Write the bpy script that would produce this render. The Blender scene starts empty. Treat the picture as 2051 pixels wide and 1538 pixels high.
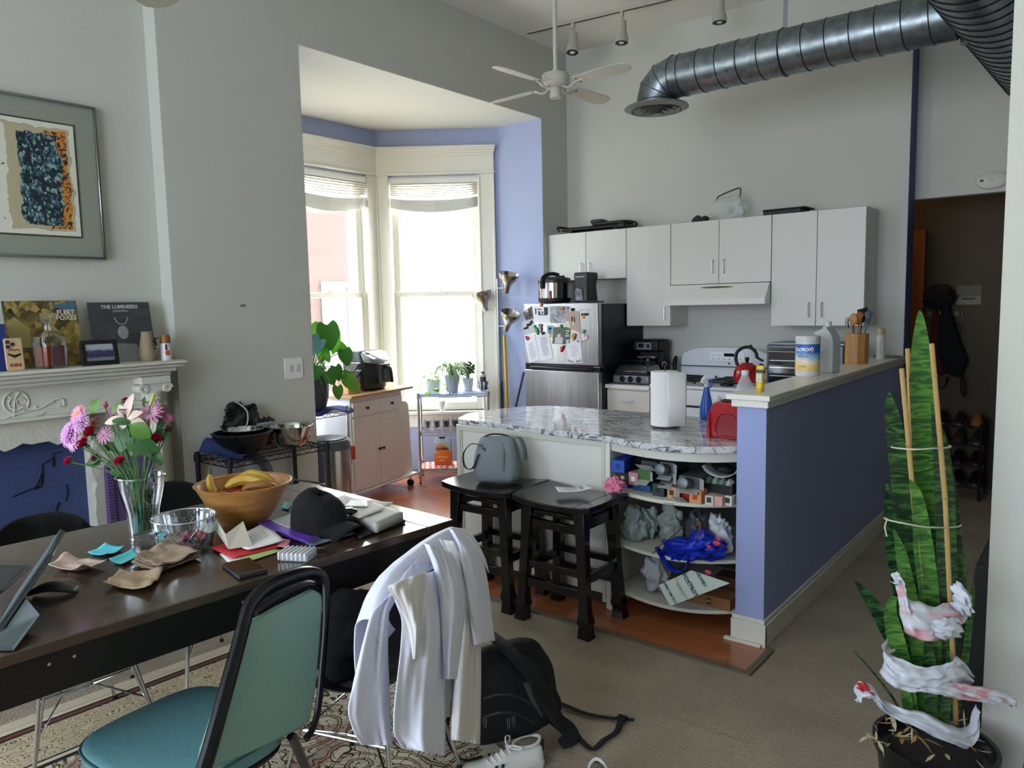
import bpy, bmesh, math, random
import numpy as np
from mathutils import Vector, Matrix, Euler, noise as mn
SC = bpy.context.scene
COL = SC.collection
rnd = random.Random(11)
V = Vector
PI = math.pi
# ------------------------------------------------------------------ camera
YAW, PITCH, ROLL, FPX, H = -0.677189307, -0.102714756, -0.0206176915, 1509.16196, 1.55
_f = V((math.sin(YAW)*math.cos(PITCH), math.cos(YAW)*math.cos(PITCH), math.sin(PITCH)))
_r = V((math.cos(YAW), -math.sin(YAW), 0)); _u = _r.cross(_f)
RT = math.cos(ROLL)*_r + math.sin(ROLL)*_u
UP = -math.sin(ROLL)*_r + math.cos(ROLL)*_u
CAMP = V((0, 0, H))
cam_d = bpy.data.cameras.new('camera'); cam = bpy.data.objects.new('camera', cam_d); COL.objects.link(cam)
m = Matrix((RT, UP, -_f)).transposed().to_4x4(); m.translation = CAMP
cam.matrix_world = m
cam_d.sensor_width = 36; cam_d.lens = FPX/2051*36; cam_d.clip_start = 0.02
SC.camera = cam
def ray(px, py): return RT*((px-1025.5)/FPX) - UP*((py-769)/FPX) + _f
def at(px, py, z=0.0):
    d = ray(px, py); return CAMP + d*((z-H)/d.z)
def atx(px, py, x):
    d = ray(px, py); return CAMP + d*(x/d.x)
def aty(px, py, y):
    d = ray(px, py); return CAMP + d*(y/d.y)
def wm(npx, p):            # how many metres npx pixels span at point p
    return npx*((p-CAMP).dot(_f))/FPX
# ------------------------------------------------------------------ world, light, exposure
SC.view_settings.view_transform = 'Standard'; SC.view_settings.look = 'None'
SC.view_settings.gamma = 1; SC.view_settings.use_curve_mapping = False
SC.view_settings.exposure = EXPO = 0.3
w = bpy.data.worlds.new('world'); SC.world = w; w.use_nodes = True
bg = w.node_tree.nodes['Background']
bg.inputs[1].default_value = 18.0
_n, _l = w.node_tree.nodes, w.node_tree.links      # a bright overcast sky, whiter to the north (+y), bluer to the south
_tc = _n.new('ShaderNodeTexCoord'); _sp = _n.new('ShaderNodeSeparateXYZ'); _rp = _n.new('ShaderNodeValToRGB')
_ad = _n.new('ShaderNodeMath'); _ad.operation = 'MULTIPLY_ADD'; _ad.inputs[1].default_value = .5; _ad.inputs[2].default_value = .5
_l.new(_tc.outputs['Generated'], _sp.inputs[0]); _l.new(_sp.outputs[1], _ad.inputs[0]); _l.new(_ad.outputs[0], _rp.inputs[0]); _l.new(_rp.outputs[0], bg.inputs[0])
_rp.color_ramp.elements[0].position = .35; _rp.color_ramp.elements[0].color = (.33, .375, .455, 1); _rp.color_ramp.elements[1].position = .6; _rp.color_ramp.elements[1].color = (1, 1, .97, 1)
SC.cycles.max_bounces = 10; SC.cycles.diffuse_bounces = 6; SC.cycles.glossy_bounces = 4
SC.cycles.transmission_bounces = 8; SC.cycles.transparent_max_bounces = 12
SC.cycles.sample_clamp_indirect = 6; SC.cycles.caustics_refractive = False; SC.cycles.caustics_reflective = False
SC.cycles.use_denoising = True
def portal(loc, rot, sx, sy):
    l = bpy.data.lights.new('window_daylight', 'AREA'); l.shape = 'RECTANGLE'; l.size = sx; l.size_y = sy
    l.cycles.is_portal = True
    o = bpy.data.objects.new('window_daylight', l); o.location = loc; o.rotation_euler = rot; COL.objects.link(o)
portal((-5.56, 4.25, 1.67), (PI/2, 0, -PI/2), 1.1, 2.3)
portal((-5.06, 5.25, 1.67), (PI/2, 0, -PI/2-math.atan2(.898, .699)+0.0), 1.1, 2.3)
portal((-5.06, 3.25, 1.67), (PI/2, 0, -PI/2+math.atan2(.898, .699)), 1.1, 2.3)
portal((-4.2, -0.9, 1.9), (PI/2, 0, -PI/2), 1.6, 2.2)
portal((-1.6, -3.05, 1.8), (PI/2, 0, 0), 3.6, 2.4)
# ------------------------------------------------------------------ materials
def lin(h):
    h = h.lstrip('#'); c = [int(h[i:i+2], 16)/255 for i in (0, 2, 4)]
    return tuple(x/12.92 if x <= .04045 else ((x+.055)/1.055)**2.4 for x in c) + (1,)
_mats = {}
def mat(hexc, rough=.5, metal=0, var=.06, vs=6, bump=0, bs=60, trans=0, alpha=1, coat=0, emit=0, ior=1.45, sheen=0, key=None):
    k = key or (hexc, rough, metal, var, vs, bump, bs, trans, alpha, coat, emit, ior, sheen)
    if k in _mats: return _mats[k]
    m = bpy.data.materials.new('m_%d' % len(_mats)); m.use_nodes = True; nt = m.node_tree; N = nt.nodes; L = nt.links
    b = N['Principled BSDF']; b.inputs['Roughness'].default_value = rough; b.inputs['Metallic'].default_value = metal
    b.inputs['IOR'].default_value = ior; b.inputs['Transmission Weight'].default_value = trans; b.inputs['Alpha'].default_value = alpha
    b.inputs['Coat Weight'].default_value = coat; b.inputs['Sheen Weight'].default_value = sheen
    c = lin(hexc); b.inputs['Base Color'].default_value = c
    tc = N.new('ShaderNodeTexCoord')
    if var:
        n = N.new('ShaderNodeTexNoise'); n.inputs['Scale'].default_value = vs; n.inputs['Detail'].default_value = 4
        r = N.new('ShaderNodeMixRGB'); r.inputs[1].default_value = tuple(x*(1-var) for x in c[:3])+(1,); r.inputs[2].default_value = tuple(min(1, x*(1+var)) for x in c[:3])+(1,)
        L.new(tc.outputs['Object'], n.inputs['Vector']); L.new(n.outputs['Fac'], r.inputs[0]); L.new(r.outputs[0], b.inputs['Base Color'])
    if bump:
        n2 = N.new('ShaderNodeTexNoise'); n2.inputs['Scale'].default_value = bs; n2.inputs['Detail'].default_value = 3
        bp = N.new('ShaderNodeBump'); bp.inputs['Strength'].default_value = bump; bp.inputs['Distance'].default_value = .01
        L.new(tc.outputs['Object'], n2.inputs['Vector']); L.new(n2.outputs['Fac'], bp.inputs['Height']); L.new(bp.outputs[0], b.inputs['Normal'])
    if emit:
        b.inputs['Emission Color'].default_value = c; b.inputs['Emission Strength'].default_value = emit
    _mats[k] = m; return m
class NT:                    # tiny node-graph helper for the patterned materials
    def __init__(s, rough=.5, metal=0, coat=0):
        s.m = bpy.data.materials.new('m_pattern'); s.m.use_nodes = True; s.n = s.m.node_tree.nodes; s.l = s.m.node_tree.links
        s.b = s.n['Principled BSDF']; s.b.inputs['Roughness'].default_value = rough; s.b.inputs['Metallic'].default_value = metal
        s.b.inputs['Coat Weight'].default_value = coat
        s.tc = s.n.new('ShaderNodeTexCoord').outputs['Object']
    def node(s, t, **kw):
        n = s.n.new('ShaderNode'+t)
        for k, v in kw.items():
            if k.startswith('_'): setattr(n, k[1:], v)
            else:
                i = n.inputs[int(k[1:])] if k[0] == 'i' and k[1:].isdigit() else n.inputs[k.replace('__', ' ')]
                if hasattr(v, 'is_output') or isinstance(v, bpy.types.NodeSocket): s.l.new(v, i)
                else: i.default_value = v
        return n
    def map(s, sc=(1, 1, 1), rot=(0, 0, 0), loc=(0, 0, 0), src=None):
        n = s.node('Mapping', Scale=sc, Rotation=rot, Location=loc); s.l.new(src or s.tc, n.inputs['Vector']); return n.outputs[0]
    def noise(s, vec, scale, detail=4, dist=0, rough=.5): return s.node('TexNoise', Vector=vec, Scale=scale, Detail=detail, Distortion=dist, Roughness=rough).outputs['Fac']
    def ramp(s, fac, stops, const=False):
        n = s.n.new('ShaderNodeValToRGB'); cr = n.color_ramp; s.l.new(fac, n.inputs[0])
        if const: cr.interpolation = 'CONSTANT'
        while len(cr.elements) < len(stops): cr.elements.new(.5)
        for e, (p, c) in zip(cr.elements, stops): e.position = p; e.color = lin(c) if isinstance(c, str) else (c, c, c, 1)
        return n.outputs[0]
    def mix(s, fac, a, b, mode='MIX'):
        n = s.n.new('ShaderNodeMixRGB'); n.blend_type = mode
        for i, v in enumerate((fac, a, b)):
            if isinstance(v, bpy.types.NodeSocket): s.l.new(v, n.inputs[i])
            elif isinstance(v, str): n.inputs[i].default_value = lin(v)
            else: n.inputs[i].default_value = v
        return n.outputs[0]
    def math(s, op, a, b=0.0, c=0.0):
        n = s.n.new('ShaderNodeMath'); n.operation = op
        for i, v in enumerate((a, b, c)):
            if isinstance(v, bpy.types.NodeSocket): s.l.new(v, n.inputs[i])
            else: n.inputs[i].default_value = v
        return n.outputs[0]
    def col(s, c): s.l.new(c, s.b.inputs['Base Color']); return s
    def bump(s, h, strength=.3, dist=.01):
        n = s.node('Bump', Strength=strength, Distance=dist, Height=h); s.l.new(n.outputs[0], s.b.inputs['Normal']); return s
    def rough(s, r): s.l.new(r, s.b.inputs['Roughness']); return s
    def xyz(s, src=None):
        n = s.n.new('ShaderNodeSeparateXYZ'); s.l.new(src or s.tc, n.inputs[0]); return n.outputs
# walls and floors
WALL = mat('#c4c5bb', .9, var=.03, vs=1.5, bump=.05, bs=80)
CEIL = mat('#dedfd8', .9, var=.02, vs=2, bump=.05, bs=90)
BLUE = mat('#a4afd0', .85, var=.03, vs=2, bump=.05, bs=80)
TRIM = mat('#e9e6da', .45, var=.03, vs=5, bump=.08, bs=30)
def carpet():
    n = NT(.95); v = n.map((1, 1, 1))
    a = n.noise(v, 3, 5); b = n.noise(n.map((45, 160, 1)), 1, 2, .6); c = n.noise(v, 260, 2)
    base = n.ramp(a, [(.3, '#aa9c86'), (.7, '#bdb098')])
    base = n.mix(n.math('MULTIPLY', b, .55), base, '#7c7060'); base = n.mix(n.ramp(c, [(.6, 0.), (.85, .5)]), base, '#d2c6b0')
    n.col(base); h = n.math('ADD', n.math('MULTIPLY', b, 1.), n.math('MULTIPLY', c, .6)); n.bump(h, .9, .012)
    return n.m
CARPET = carpet()
def vinyl():
    n = NT(.22, coat=.2); w_ = n.node('TexBrick', Vector=n.map((1, 1, 1), (0, 0, 0)), Scale=1.0)
    w_.inputs['Color1'].default_value = lin('#b26a44'); w_.inputs['Color2'].default_value = lin('#bd764d'); w_.inputs['Mortar'].default_value = lin('#a35c38')
    w_.inputs['Mortar Size'].default_value = .003; w_.inputs['Brick Width'].default_value = .9; w_.inputs['Row Height'].default_value = .09
    g = n.noise(n.map((2, 30, 1)), 2, 5, .5); n.col(n.mix(n.math('MULTIPLY', g, .5), w_.outputs[0], '#7c3b1d'))
    n.bump(w_.outputs['Fac'], .1, -.002); return n.m
VINYL = vinyl()
def marble():
    n = NT(.08, coat=.3); v = n.map((1.0, 3.4, 2.), (0, 0, .12))
    a = n.noise(v, 3.2, 8, 1.6, .62); b = n.noise(n.map((1, 2, 1), loc=(3, 1, 2)), 9, 6, 1.2)
    vein = n.ramp(a, [(.47, 1.), (.497, 0.), (.505, 0.), (.53, 1.)]); c = n.ramp(b, [(.3, '#b9bcc2'), (.65, '#e2e1de')])
    v2 = n.ramp(n.noise(v, 11, 5, 1.5), [(.48, 1.), (.5, .35), (.52, 1.)])
    c = n.mix(1., c, v2, 'MULTIPLY'); n.col(n.mix(vein, '#4a4c55', c)); return n.m
MARBLE = marble()
def steel(c='#9a9a98', r=.3, ax=2):
    n = NT(r, 1.0); s_ = [200, 200, 200]; s_[ax] = 2; g = n.noise(n.map(tuple(s_)), 1, 2)
    n.col(n.ramp(g, [(.3, c), (.7, '#b6b6b4')])); return n.m
STEEL = steel(); STEEL2 = mat('#c4c4c4', .12, 1, var=0); CHROME = mat('#d0d2d6', .12, 1, var=0)
def darkwood():
    n = NT(.2, coat=.5); n.b.inputs['Coat Roughness'].default_value = .12; g = n.noise(n.map((14, 1.2, 6)), 3, 6, .8)
    n.col(n.ramp(g, [(.25, '#2e221a'), (.55, '#403025'), (.8, '#524032')]))
    n.rough(n.ramp(n.noise(n.map((4, 4, 4)), 3, 4), [(.3, .16), (.8, .26)])); n.bump(g, .06, .003); return n.m
TABLE = darkwood()
BLACKWOOD = mat('#0f0d0d', .22, var=.2, vs=8, bump=.03, bs=40, coat=.3)
BLACK = mat('#0c0c0d', .5, var=.1); BLACKF = mat('#060607', .9, var=.3, vs=25, bump=.8, bs=18)
BLACKG = mat('#0a0a0b', .15, var=0); WHITEP = mat('#e8e8e4', .35, var=.02); PAPER = mat('#e6e6e4', .8, var=.02)
CAB = mat('#d9d9d0', .38, var=.02, vs=3); GREYPL = mat('#55585b', .4, var=.05)
GLASS = mat('#ffffff', .02, var=0, trans=1, ior=1.45)
def thinglass():
    m = bpy.data.materials.new('m_pane'); m.use_nodes = True; N = m.node_tree.nodes; L = m.node_tree.links; N.clear()
    o = N.new('ShaderNodeOutputMaterial'); t = N.new('ShaderNodeBsdfTransparent'); g = N.new('ShaderNodeBsdfGlossy'); g.inputs['Roughness'].default_value = .02
    x = N.new('ShaderNodeMixShader'); x.inputs[0].default_value = .06; t.inputs[0].default_value = (.97, .98, .98, 1)
    L.new(t.outputs[0], x.inputs[1]); L.new(g.outputs[0], x.inputs[2]); L.new(x.outputs[0], o.inputs[0]); return m
PANE = thinglass()
def filmy(c, a=.5, r=.3):
    m = bpy.data.materials.new('m_film'); m.use_nodes = True; N = m.node_tree.nodes; L = m.node_tree.links
    b = N['Principled BSDF']; b.inputs['Base Color'].default_value = lin(c); b.inputs['Roughness'].default_value = r; b.inputs['Alpha'].default_value = a; return m
# ------------------------------------------------------------------ mesh helper
class MB:
    def __init__(s): s.v = []; s.f = []; s.k = []; s.ms = []; s.cur = 0
    def use(s, m):
        if m not in s.ms: s.ms.append(m)
        s.cur = s.ms.index(m); return s
    def add(s, vs, fs, M=None):
        o = len(s.v); s.v += [(M @ V(p)) if M is not None else V(p) for p in vs]
        s.f += [[i+o for i in f] for f in fs]; s.k += [s.cur]*len(fs); return s
    def box(s, x0, x1, y0, y1, z0, z1, M=None):
        return s.add([(x0, y0, z0), (x1, y0, z0), (x1, y1, z0), (x0, y1, z0), (x0, y0, z1), (x1, y0, z1), (x1, y1, z1), (x0, y1, z1)],
                     [(0, 3, 2, 1), (4, 5, 6, 7), (0, 1, 5, 4), (1, 2, 6, 5), (2, 3, 7, 6), (3, 0, 4, 7)], M)
    def cbox(s, c, d, M=None): return s.box(c[0]-d[0]/2, c[0]+d[0]/2, c[1]-d[1]/2, c[1]+d[1]/2, c[2]-d[2]/2, c[2]+d[2]/2, M)
    def beam(s, p, q, w_, t, up=(0, 0, 1)):
        p, q = V(p), V(q); d = (q-p); L_ = d.length; d.normalize(); u = V(up); a = d.cross(u)
        if a.length < 1e-4: a = d.cross(V((1, 0, 0)))
        a.normalize(); b = a.cross(d)
        M = Matrix((a, d, b)).transposed().to_4x4(); M.translation = p
        return s.box(-w_/2, w_/2, 0, L_, -t/2, t/2, M)
    def rings(s, rs, closed=False, cap=True):
        n = len(rs[0]); o = len(s.v)
        for r in rs: s.v += [V(p) for p in r]
        m_ = len(rs); fs = []
        for i in range(m_ if closed else m_-1):
            j = (i+1) % m_
            for a in range(n):
                b = (a+1) % n; fs.append([o+i*n+a, o+i*n+b, o+j*n+b, o+j*n+a])
        if cap and not closed: fs.append([o+i for i in range(n)][::-1]); fs.append([o+(m_-1)*n+i for i in range(n)])
        s.f += fs; s.k += [s.cur]*len(fs); return s
    def tube(s, pts, r, n=8, closed=False, cap=True, sm=0, flat=1.0, up=None):
        pts = [V(p) for p in pts]
        if sm: pts, r = smooth(pts, r, sm, closed)
        rr = r if isinstance(r, (list, tuple)) else [r]*len(pts)
        rs = []; pu = None
        for i, p in enumerate(pts):
            if closed: d = pts[(i+1) % len(pts)]-pts[i-1]
            else: d = pts[min(i+1, len(pts)-1)]-pts[max(i-1, 0)]
            d.normalize()
            u = V(up) if up is not None else (pu if pu is not None else (V((0, 0, 1)) if abs(d.z) < .9 else V((1, 0, 0))))
            a = d.cross(u)
            if a.length < 1e-5: a = d.cross(V((.3, 1, .2)))
            a.normalize(); b = a.cross(d); pu = b
            rs.append([p + a*math.cos(t*2*PI/n)*rr[i] + b*math.sin(t*2*PI/n)*rr[i]*flat for t in range(n)])
        return s.rings(rs, closed, cap)
    def cyl(s, p, q, r0, r1=None, n=20, cap=True):
        return s.tube([p, q], [r0, r0 if r1 is None else r1], n, cap=cap)
    def lathe(s, prof, c=(0, 0, 0), n=36, M=None, cap=True, wob=0):
        rs = []
        for r, z in prof:
            ring = [V((c[0]+max(r, 1e-4)*math.cos(t*2*PI/n)*(1+wob*math.sin(t*2*PI/n*3)), c[1]+max(r, 1e-4)*math.sin(t*2*PI/n), c[2]+z)) for t in range(n)]
            rs.append([M @ p for p in ring] if M is not None else ring)
        return s.rings(rs, cap=cap)
    def prism(s, poly, z0, z1, M=None):
        n = len(poly)
        return s.add([(x, y, z0) for x, y in poly]+[(x, y, z1) for x, y in poly],
                     [list(range(n))[::-1], list(range(n, 2*n))]+[[i, (i+1) % n, n+(i+1) % n, n+i] for i in range(n)], M)
    def ball(s, c, r, n=14, m_=9, M=None):
        r = (r, r, r) if not isinstance(r, (list, tuple)) else r; rs = []
        for i in range(m_+1):
            t = -PI/2+PI*i/m_; cr = max(math.cos(t), .01)
            ring = [V((c[0]+r[0]*cr*math.cos(a*2*PI/n), c[1]+r[1]*cr*math.sin(a*2*PI/n), c[2]+r[2]*math.sin(t))) for a in range(n)]
            rs.append([M @ p for p in ring] if M is not None else ring)
        return s.rings(rs)
    def grid(s, fn, nu, nv, M=None):
        vs = [fn(i/nu, j/nv) for j in range(nv+1) for i in range(nu+1)]
        return s.add(vs, [(j*(nu+1)+i, j*(nu+1)+i+1, (j+1)*(nu+1)+i+1, (j+1)*(nu+1)+i) for j in range(nv) for i in range(nu)], M)
    def leaf(s, base, d, up, L_, W_, bend=.3, n=8, fold=.15, shape=None, notch=0):
        d = V(d).normalized(); up = V(up); sd = d.cross(up).normalized(); up = sd.cross(d).normalized(); base = V(base)
        def fn(u, v):
            wv = (shape(v) if shape else math.sin(PI*min(1, v*.94+.03))**.8)*W_/2; x = (u-.5)*2
            return base + d*L_*(v*(1-.15*abs(bend)*v)-notch*abs(x)*(1-v)**2) - up*bend*L_*v*v + sd*x*wv + up*abs(x)*fold*wv
        return s.grid(fn, 4, n)
    def text(s, body, size, M, depth=.0006, align='CENTER', bold=0):
        cu = bpy.data.curves.new('t', 'FONT'); cu.body = body; cu.size = size; cu.extrude = depth; cu.align_x = align; cu.align_y = 'CENTER'; cu.resolution_u = 2; cu.offset = bold
        o = bpy.data.objects.new('t', cu); COL.objects.link(o); bpy.context.view_layer.update()
        me = o.evaluated_get(bpy.context.evaluated_depsgraph_get()).to_mesh()
        s.add([tuple(v.co) for v in me.vertices], [tuple(p.vertices) for p in me.polygons], M)
        o.to_mesh_clear(); bpy.data.objects.remove(o); bpy.data.curves.remove(cu); return s
    def build(s, name, mt=None, parent=None, sm=True, bevel=0, seg=2, solid=0, sub=0, loc=None, rot=None, ang=35, label=None):
        me = bpy.data.meshes.new(name); me.from_pydata([tuple(v) for v in s.v], [], s.f)
        for x in (s.ms if s.ms else [mt]): me.materials.append(x)
        if s.ms: me.polygons.foreach_set('material_index', s.k)
        bm = bmesh.new(); bm.from_mesh(me); bmesh.ops.recalc_face_normals(bm, faces=bm.faces); bm.to_mesh(me); bm.free()
        me.validate(); me.update()
        if sm:
            me.polygons.foreach_set('use_smooth', [True]*len(me.polygons)); me.set_sharp_from_angle(angle=math.radians(ang))
        o = bpy.data.objects.new(name, me); COL.objects.link(o)
        if parent is not None: o.parent = parent
        if loc is not None: o.location = loc
        if rot is not None: o.rotation_euler = rot
        if solid: x = o.modifiers.new('s', 'SOLIDIFY'); x.thickness = solid; x.offset = 0
        if sub: x = o.modifiers.new('u', 'SUBSURF'); x.levels = sub; x.render_levels = sub
        if bevel: x = o.modifiers.new('b', 'BEVEL'); x.width = bevel; x.segments = seg; x.limit_method = 'ANGLE'; x.angle_limit = math.radians(40)
        if label: o['label'] = label
        return o
def smooth(pts, r, k, closed=False):
    out = []; ro = []; n = len(pts); rr = r if isinstance(r, (list, tuple)) else None
    rng = n if closed else n-1
    for i in range(rng):
        g = (lambda j: pts[j % n]) if closed else (lambda j: pts[max(0, min(n-1, j))])
        p0, p1, p2, p3 = g(i-1), g(i), g(i+1), g(i+2)
        for t in range(k):
            u = t/k
            out.append(.5*((2*p1)+(p2-p0)*u+(2*p0-5*p1+4*p2-p3)*u*u+(3*p1-p0-3*p2+p3)*u**3))
            if rr: ro.append(rr[i]+(rr[(i+1) % n]-rr[i])*u)
    if not closed: out.append(pts[-1]); ro.append(rr[-1] if rr else 0)
    return out, (ro if rr else r)
def tag(o, label=None, cat=None, group=None, kind=None):
    for k, v in (('label', label), ('category', cat), ('group', group), ('kind', kind)):
        if v: o[k] = v
    return o
def thing(name, label, cat, loc=(0, 0, 0), rz=0, group=None, rot=None):
    o = bpy.data.objects.new(name, None); o.empty_display_size = .05; COL.objects.link(o); o.location = loc
    o.rotation_euler = rot or (0, 0, rz); return tag(o, label, cat, group)
def kids(o): return [c for c in bpy.data.objects if c.parent == o]
def dup(o, loc=None, rz=None, label=None, parent=None, scale=None):
    c = o.copy(); COL.objects.link(c)
    if parent is not None: c.parent = parent
    for ch in kids(o): dup(ch, parent=c)
    if loc is not None: c.location = loc
    if rz is not None: c.rotation_euler = (0, 0, rz)
    if scale is not None: c.scale = (scale,)*3
    if label: c['label'] = label
    return c
def struct(name, mb, mt, parent=None, **kw):
    o = mb.build(name, mt, parent, **kw)
    if parent is None: o['kind'] = 'structure'
    return o
def Mx(loc, rot=(0, 0, 0), sc=1):
    return Matrix.Translation(V(loc)) @ Euler(rot).to_matrix().to_4x4() @ Matrix.Scale(sc, 4)
def lump(mb, c, r, amp=.2, fr=3, n=28, m_=18, seed=0, flat=None, M=None, top=None):     # a crumpled closed blob
    rs = []
    for i in range(m_+1):
        t = -PI/2+PI*i/m_; cr = max(math.cos(t), .012); ring = []
        for a in range(n):
            d = V((cr*math.cos(a*2*PI/n), cr*math.sin(a*2*PI/n), math.sin(t)))
            w1 = mn.noise(d*fr+V((seed, seed*2.3, 0))); r1 = abs(mn.noise(d*fr*1.1+V((seed+w1, 5, 1)))); r2 = abs(mn.noise(d*fr*4.1+V((1, seed-w1, 3))))
            k = 1-amp*.45+amp*(w1*.9+1.1*(.33-r1)+.35*(.3-r2))
            p = V((d.x*r[0]*k, d.y*r[1]*k, d.z*r[2]*k))
            if flat is not None: p.z = max(p.z, -flat)
            if top is not None: p.z = min(p.z, top)
            p += V(c); ring.append(M @ p if M is not None else p)
        rs.append(ring)
    return mb.rings(rs)
# ================================================================== THE SETTING
XL, YB, ZC, XH = -4.04, 5.905, 3.82, -1.178
mb = MB().box(-5.7, 3.2, -3.2, 7.4, -.1, 0); struct('floor', mb, CARPET, sm=False)
mb = MB().prism([(-4.2, 2.95), (-1.150, 2.95), (-1.150, 3.235), (-1.2, 3.235), (-1.2, 6.0), (-4.1, 6.0), (-4.1, 5.6), (-4.55, 5.6), (-5.5, 4.83), (-5.5, 3.6), (-4.5, 2.9)], 0, .004)
struct('floor_kitchen', mb, VINYL, sm=False)
mb = MB().prism([(-4.0, 2.925), (-1.12, 2.925), (-1.12, 3.21), (-1.15, 3.21), (-1.15, 2.955), (-4.0, 2.955)], 0, .010); struct('trim_1', mb, mat('#6f6553', .9))
mb = MB().box(-4.3, 3.2, -3.2, 7.3, ZC, ZC+.1); struct('ceiling', mb, CEIL, sm=False)
mb = MB()
mb.box(-4.31, -4.16, -3.1, -1.7, 0, ZC).box(-4.31, -4.16, -.1, 2.08, 0, ZC).box(-4.31, -4.16, -1.7, -.1, 0, .8).box(-4.31, -4.16, -1.7, -.1, 3.0, ZC)
mb.box(-4.31, -4.04, 2.08, 2.98, 0, ZC).box(-4.19, -4.04, 2.98, 5.515, 3.19, ZC).box(-4.19, -4.04, 5.515, 6.1, 0, ZC)
wl = struct('wall_left', mb, WALL, sm=False)
p = atx(486, 612, -4.038); mb = MB(); mb.lathe([(.001, 0), (.021, .001), (.001, .003)], n=9, M=Mx(p, (0, PI/2, 0)) @ Matrix.Diagonal((.35, 1, 1, 1)), wob=.3)
mb.build('paint_chip', mat('#7b765a', .9), wl, label='small tan paint chip on the grey wall')
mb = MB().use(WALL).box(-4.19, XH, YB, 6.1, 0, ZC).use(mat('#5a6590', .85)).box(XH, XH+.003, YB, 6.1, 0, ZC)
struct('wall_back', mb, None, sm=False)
HWB = mat('#99a4ce', .85, var=.04, vs=3, bump=.1, bs=120)
mb = MB().box(-1.31, XH, 3.235, YB, 0, 1.10); struct('wall_half', mb, HWB, sm=False)
mb = MB().box(-1.350, -1.150, 3.195, YB, 1.118, 1.143).box(-1.330, -1.163, 3.213, YB, 1.085, 1.118)
struct('trim_2', mb, mat('#e4e1d4', .25, var=.03), bevel=.004)
mb = MB().box(XH, XH+.016, 3.215, YB, 0, .105).box(XH, XH+.010, 3.22, YB, .105, .125).box(-1.325, XH+.016, 3.217, 3.235, 0, .105).box(-1.322, XH+.010, 3.222, 3.235, .105, .125).box(-1.35, XH+.0, 3.195, 3.22, .004, .018)
struct('baseboard_half', mb, mat('#d8d6c8', .5, var=.05), bevel=.003)
mb = MB().box(XH, 3.2, 6.1, 6.2, 2.25, ZC).box(-.60, 3.2, 6.1, 6.2, 0, 2.25); struct('wall_hall', mb, WALL, sm=False)
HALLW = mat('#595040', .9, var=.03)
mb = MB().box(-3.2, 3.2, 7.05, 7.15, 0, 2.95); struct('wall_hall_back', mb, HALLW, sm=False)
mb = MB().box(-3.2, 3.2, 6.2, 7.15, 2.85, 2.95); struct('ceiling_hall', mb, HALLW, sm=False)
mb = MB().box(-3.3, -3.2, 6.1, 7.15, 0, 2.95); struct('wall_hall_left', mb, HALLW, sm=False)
mb = MB().box(-1.345, -1.265, 6.98, 7.05, 0, 2.1).box(-1.265, -1.255, 6.97, 7.05, 0, 2.1); struct('door_1', mb, mat('#9b5a26', .4, var=.1, vs=3))  # door trim; warm light from the side room is put into its orange colour
l = bpy.data.lights.new('hall_lamp', 'POINT'); l.energy = 2.2; l.color = (1, .55, .22); l.shadow_soft_size = .08
o = bpy.data.objects.new('hall_lamp', l); o.location = (-1.75, 6.72, 2.55); COL.objects.link(o)
mb = MB().box(-.262, 3.2, 2.55, 2.66, 0, ZC); struct('wall_right_near', mb, WALL, sm=False)
mb = MB().box(3.1, 3.2, -3.2, 7.3, 0, ZC); struct('wall_right', mb, WALL, sm=False)
mb = MB().box(-4.3, -3.4, -3.2, -3.1, 0, ZC).box(.2, 3.2, -3.2, -3.1, 0, ZC).box(-3.4, .2, -3.2, -3.1, 0, .6).box(-3.4, .2, -3.2, -3.1, 3.0, ZC); struct('wall_rear', mb, WALL, sm=False)
# ---- bay
struct('ceiling_bay', MB().prism([(-4.19, 2.9), (-4.19, 2.981), (-4.042, 2.981), (-4.042, 5.514), (-4.19, 5.514), (-4.19, 5.6), (-4.6, 5.6), (-5.6, 4.85), (-5.6, 3.6), (-4.6, 2.9)], 3.187, 3.27), CEIL, sm=False)
def bay_frame(P0, P1):
    P0, P1 = V((*P0, 0)), V((*P1, 0)); d = (P1-P0); L_ = d.length; d.normalize(); n = V((-d.y, d.x, 0))   # n points out of the room
    M = Matrix((d, n, V((0, 0, 1)))).transposed().to_4x4(); M.translation = P0; return M, L_
BAYS = [((-4.543, 2.985), (-5.441, 3.686)), ((-5.441, 3.686), (-5.441, 4.806)), ((-5.441, 4.806), (-4.543, 5.505))]
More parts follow.
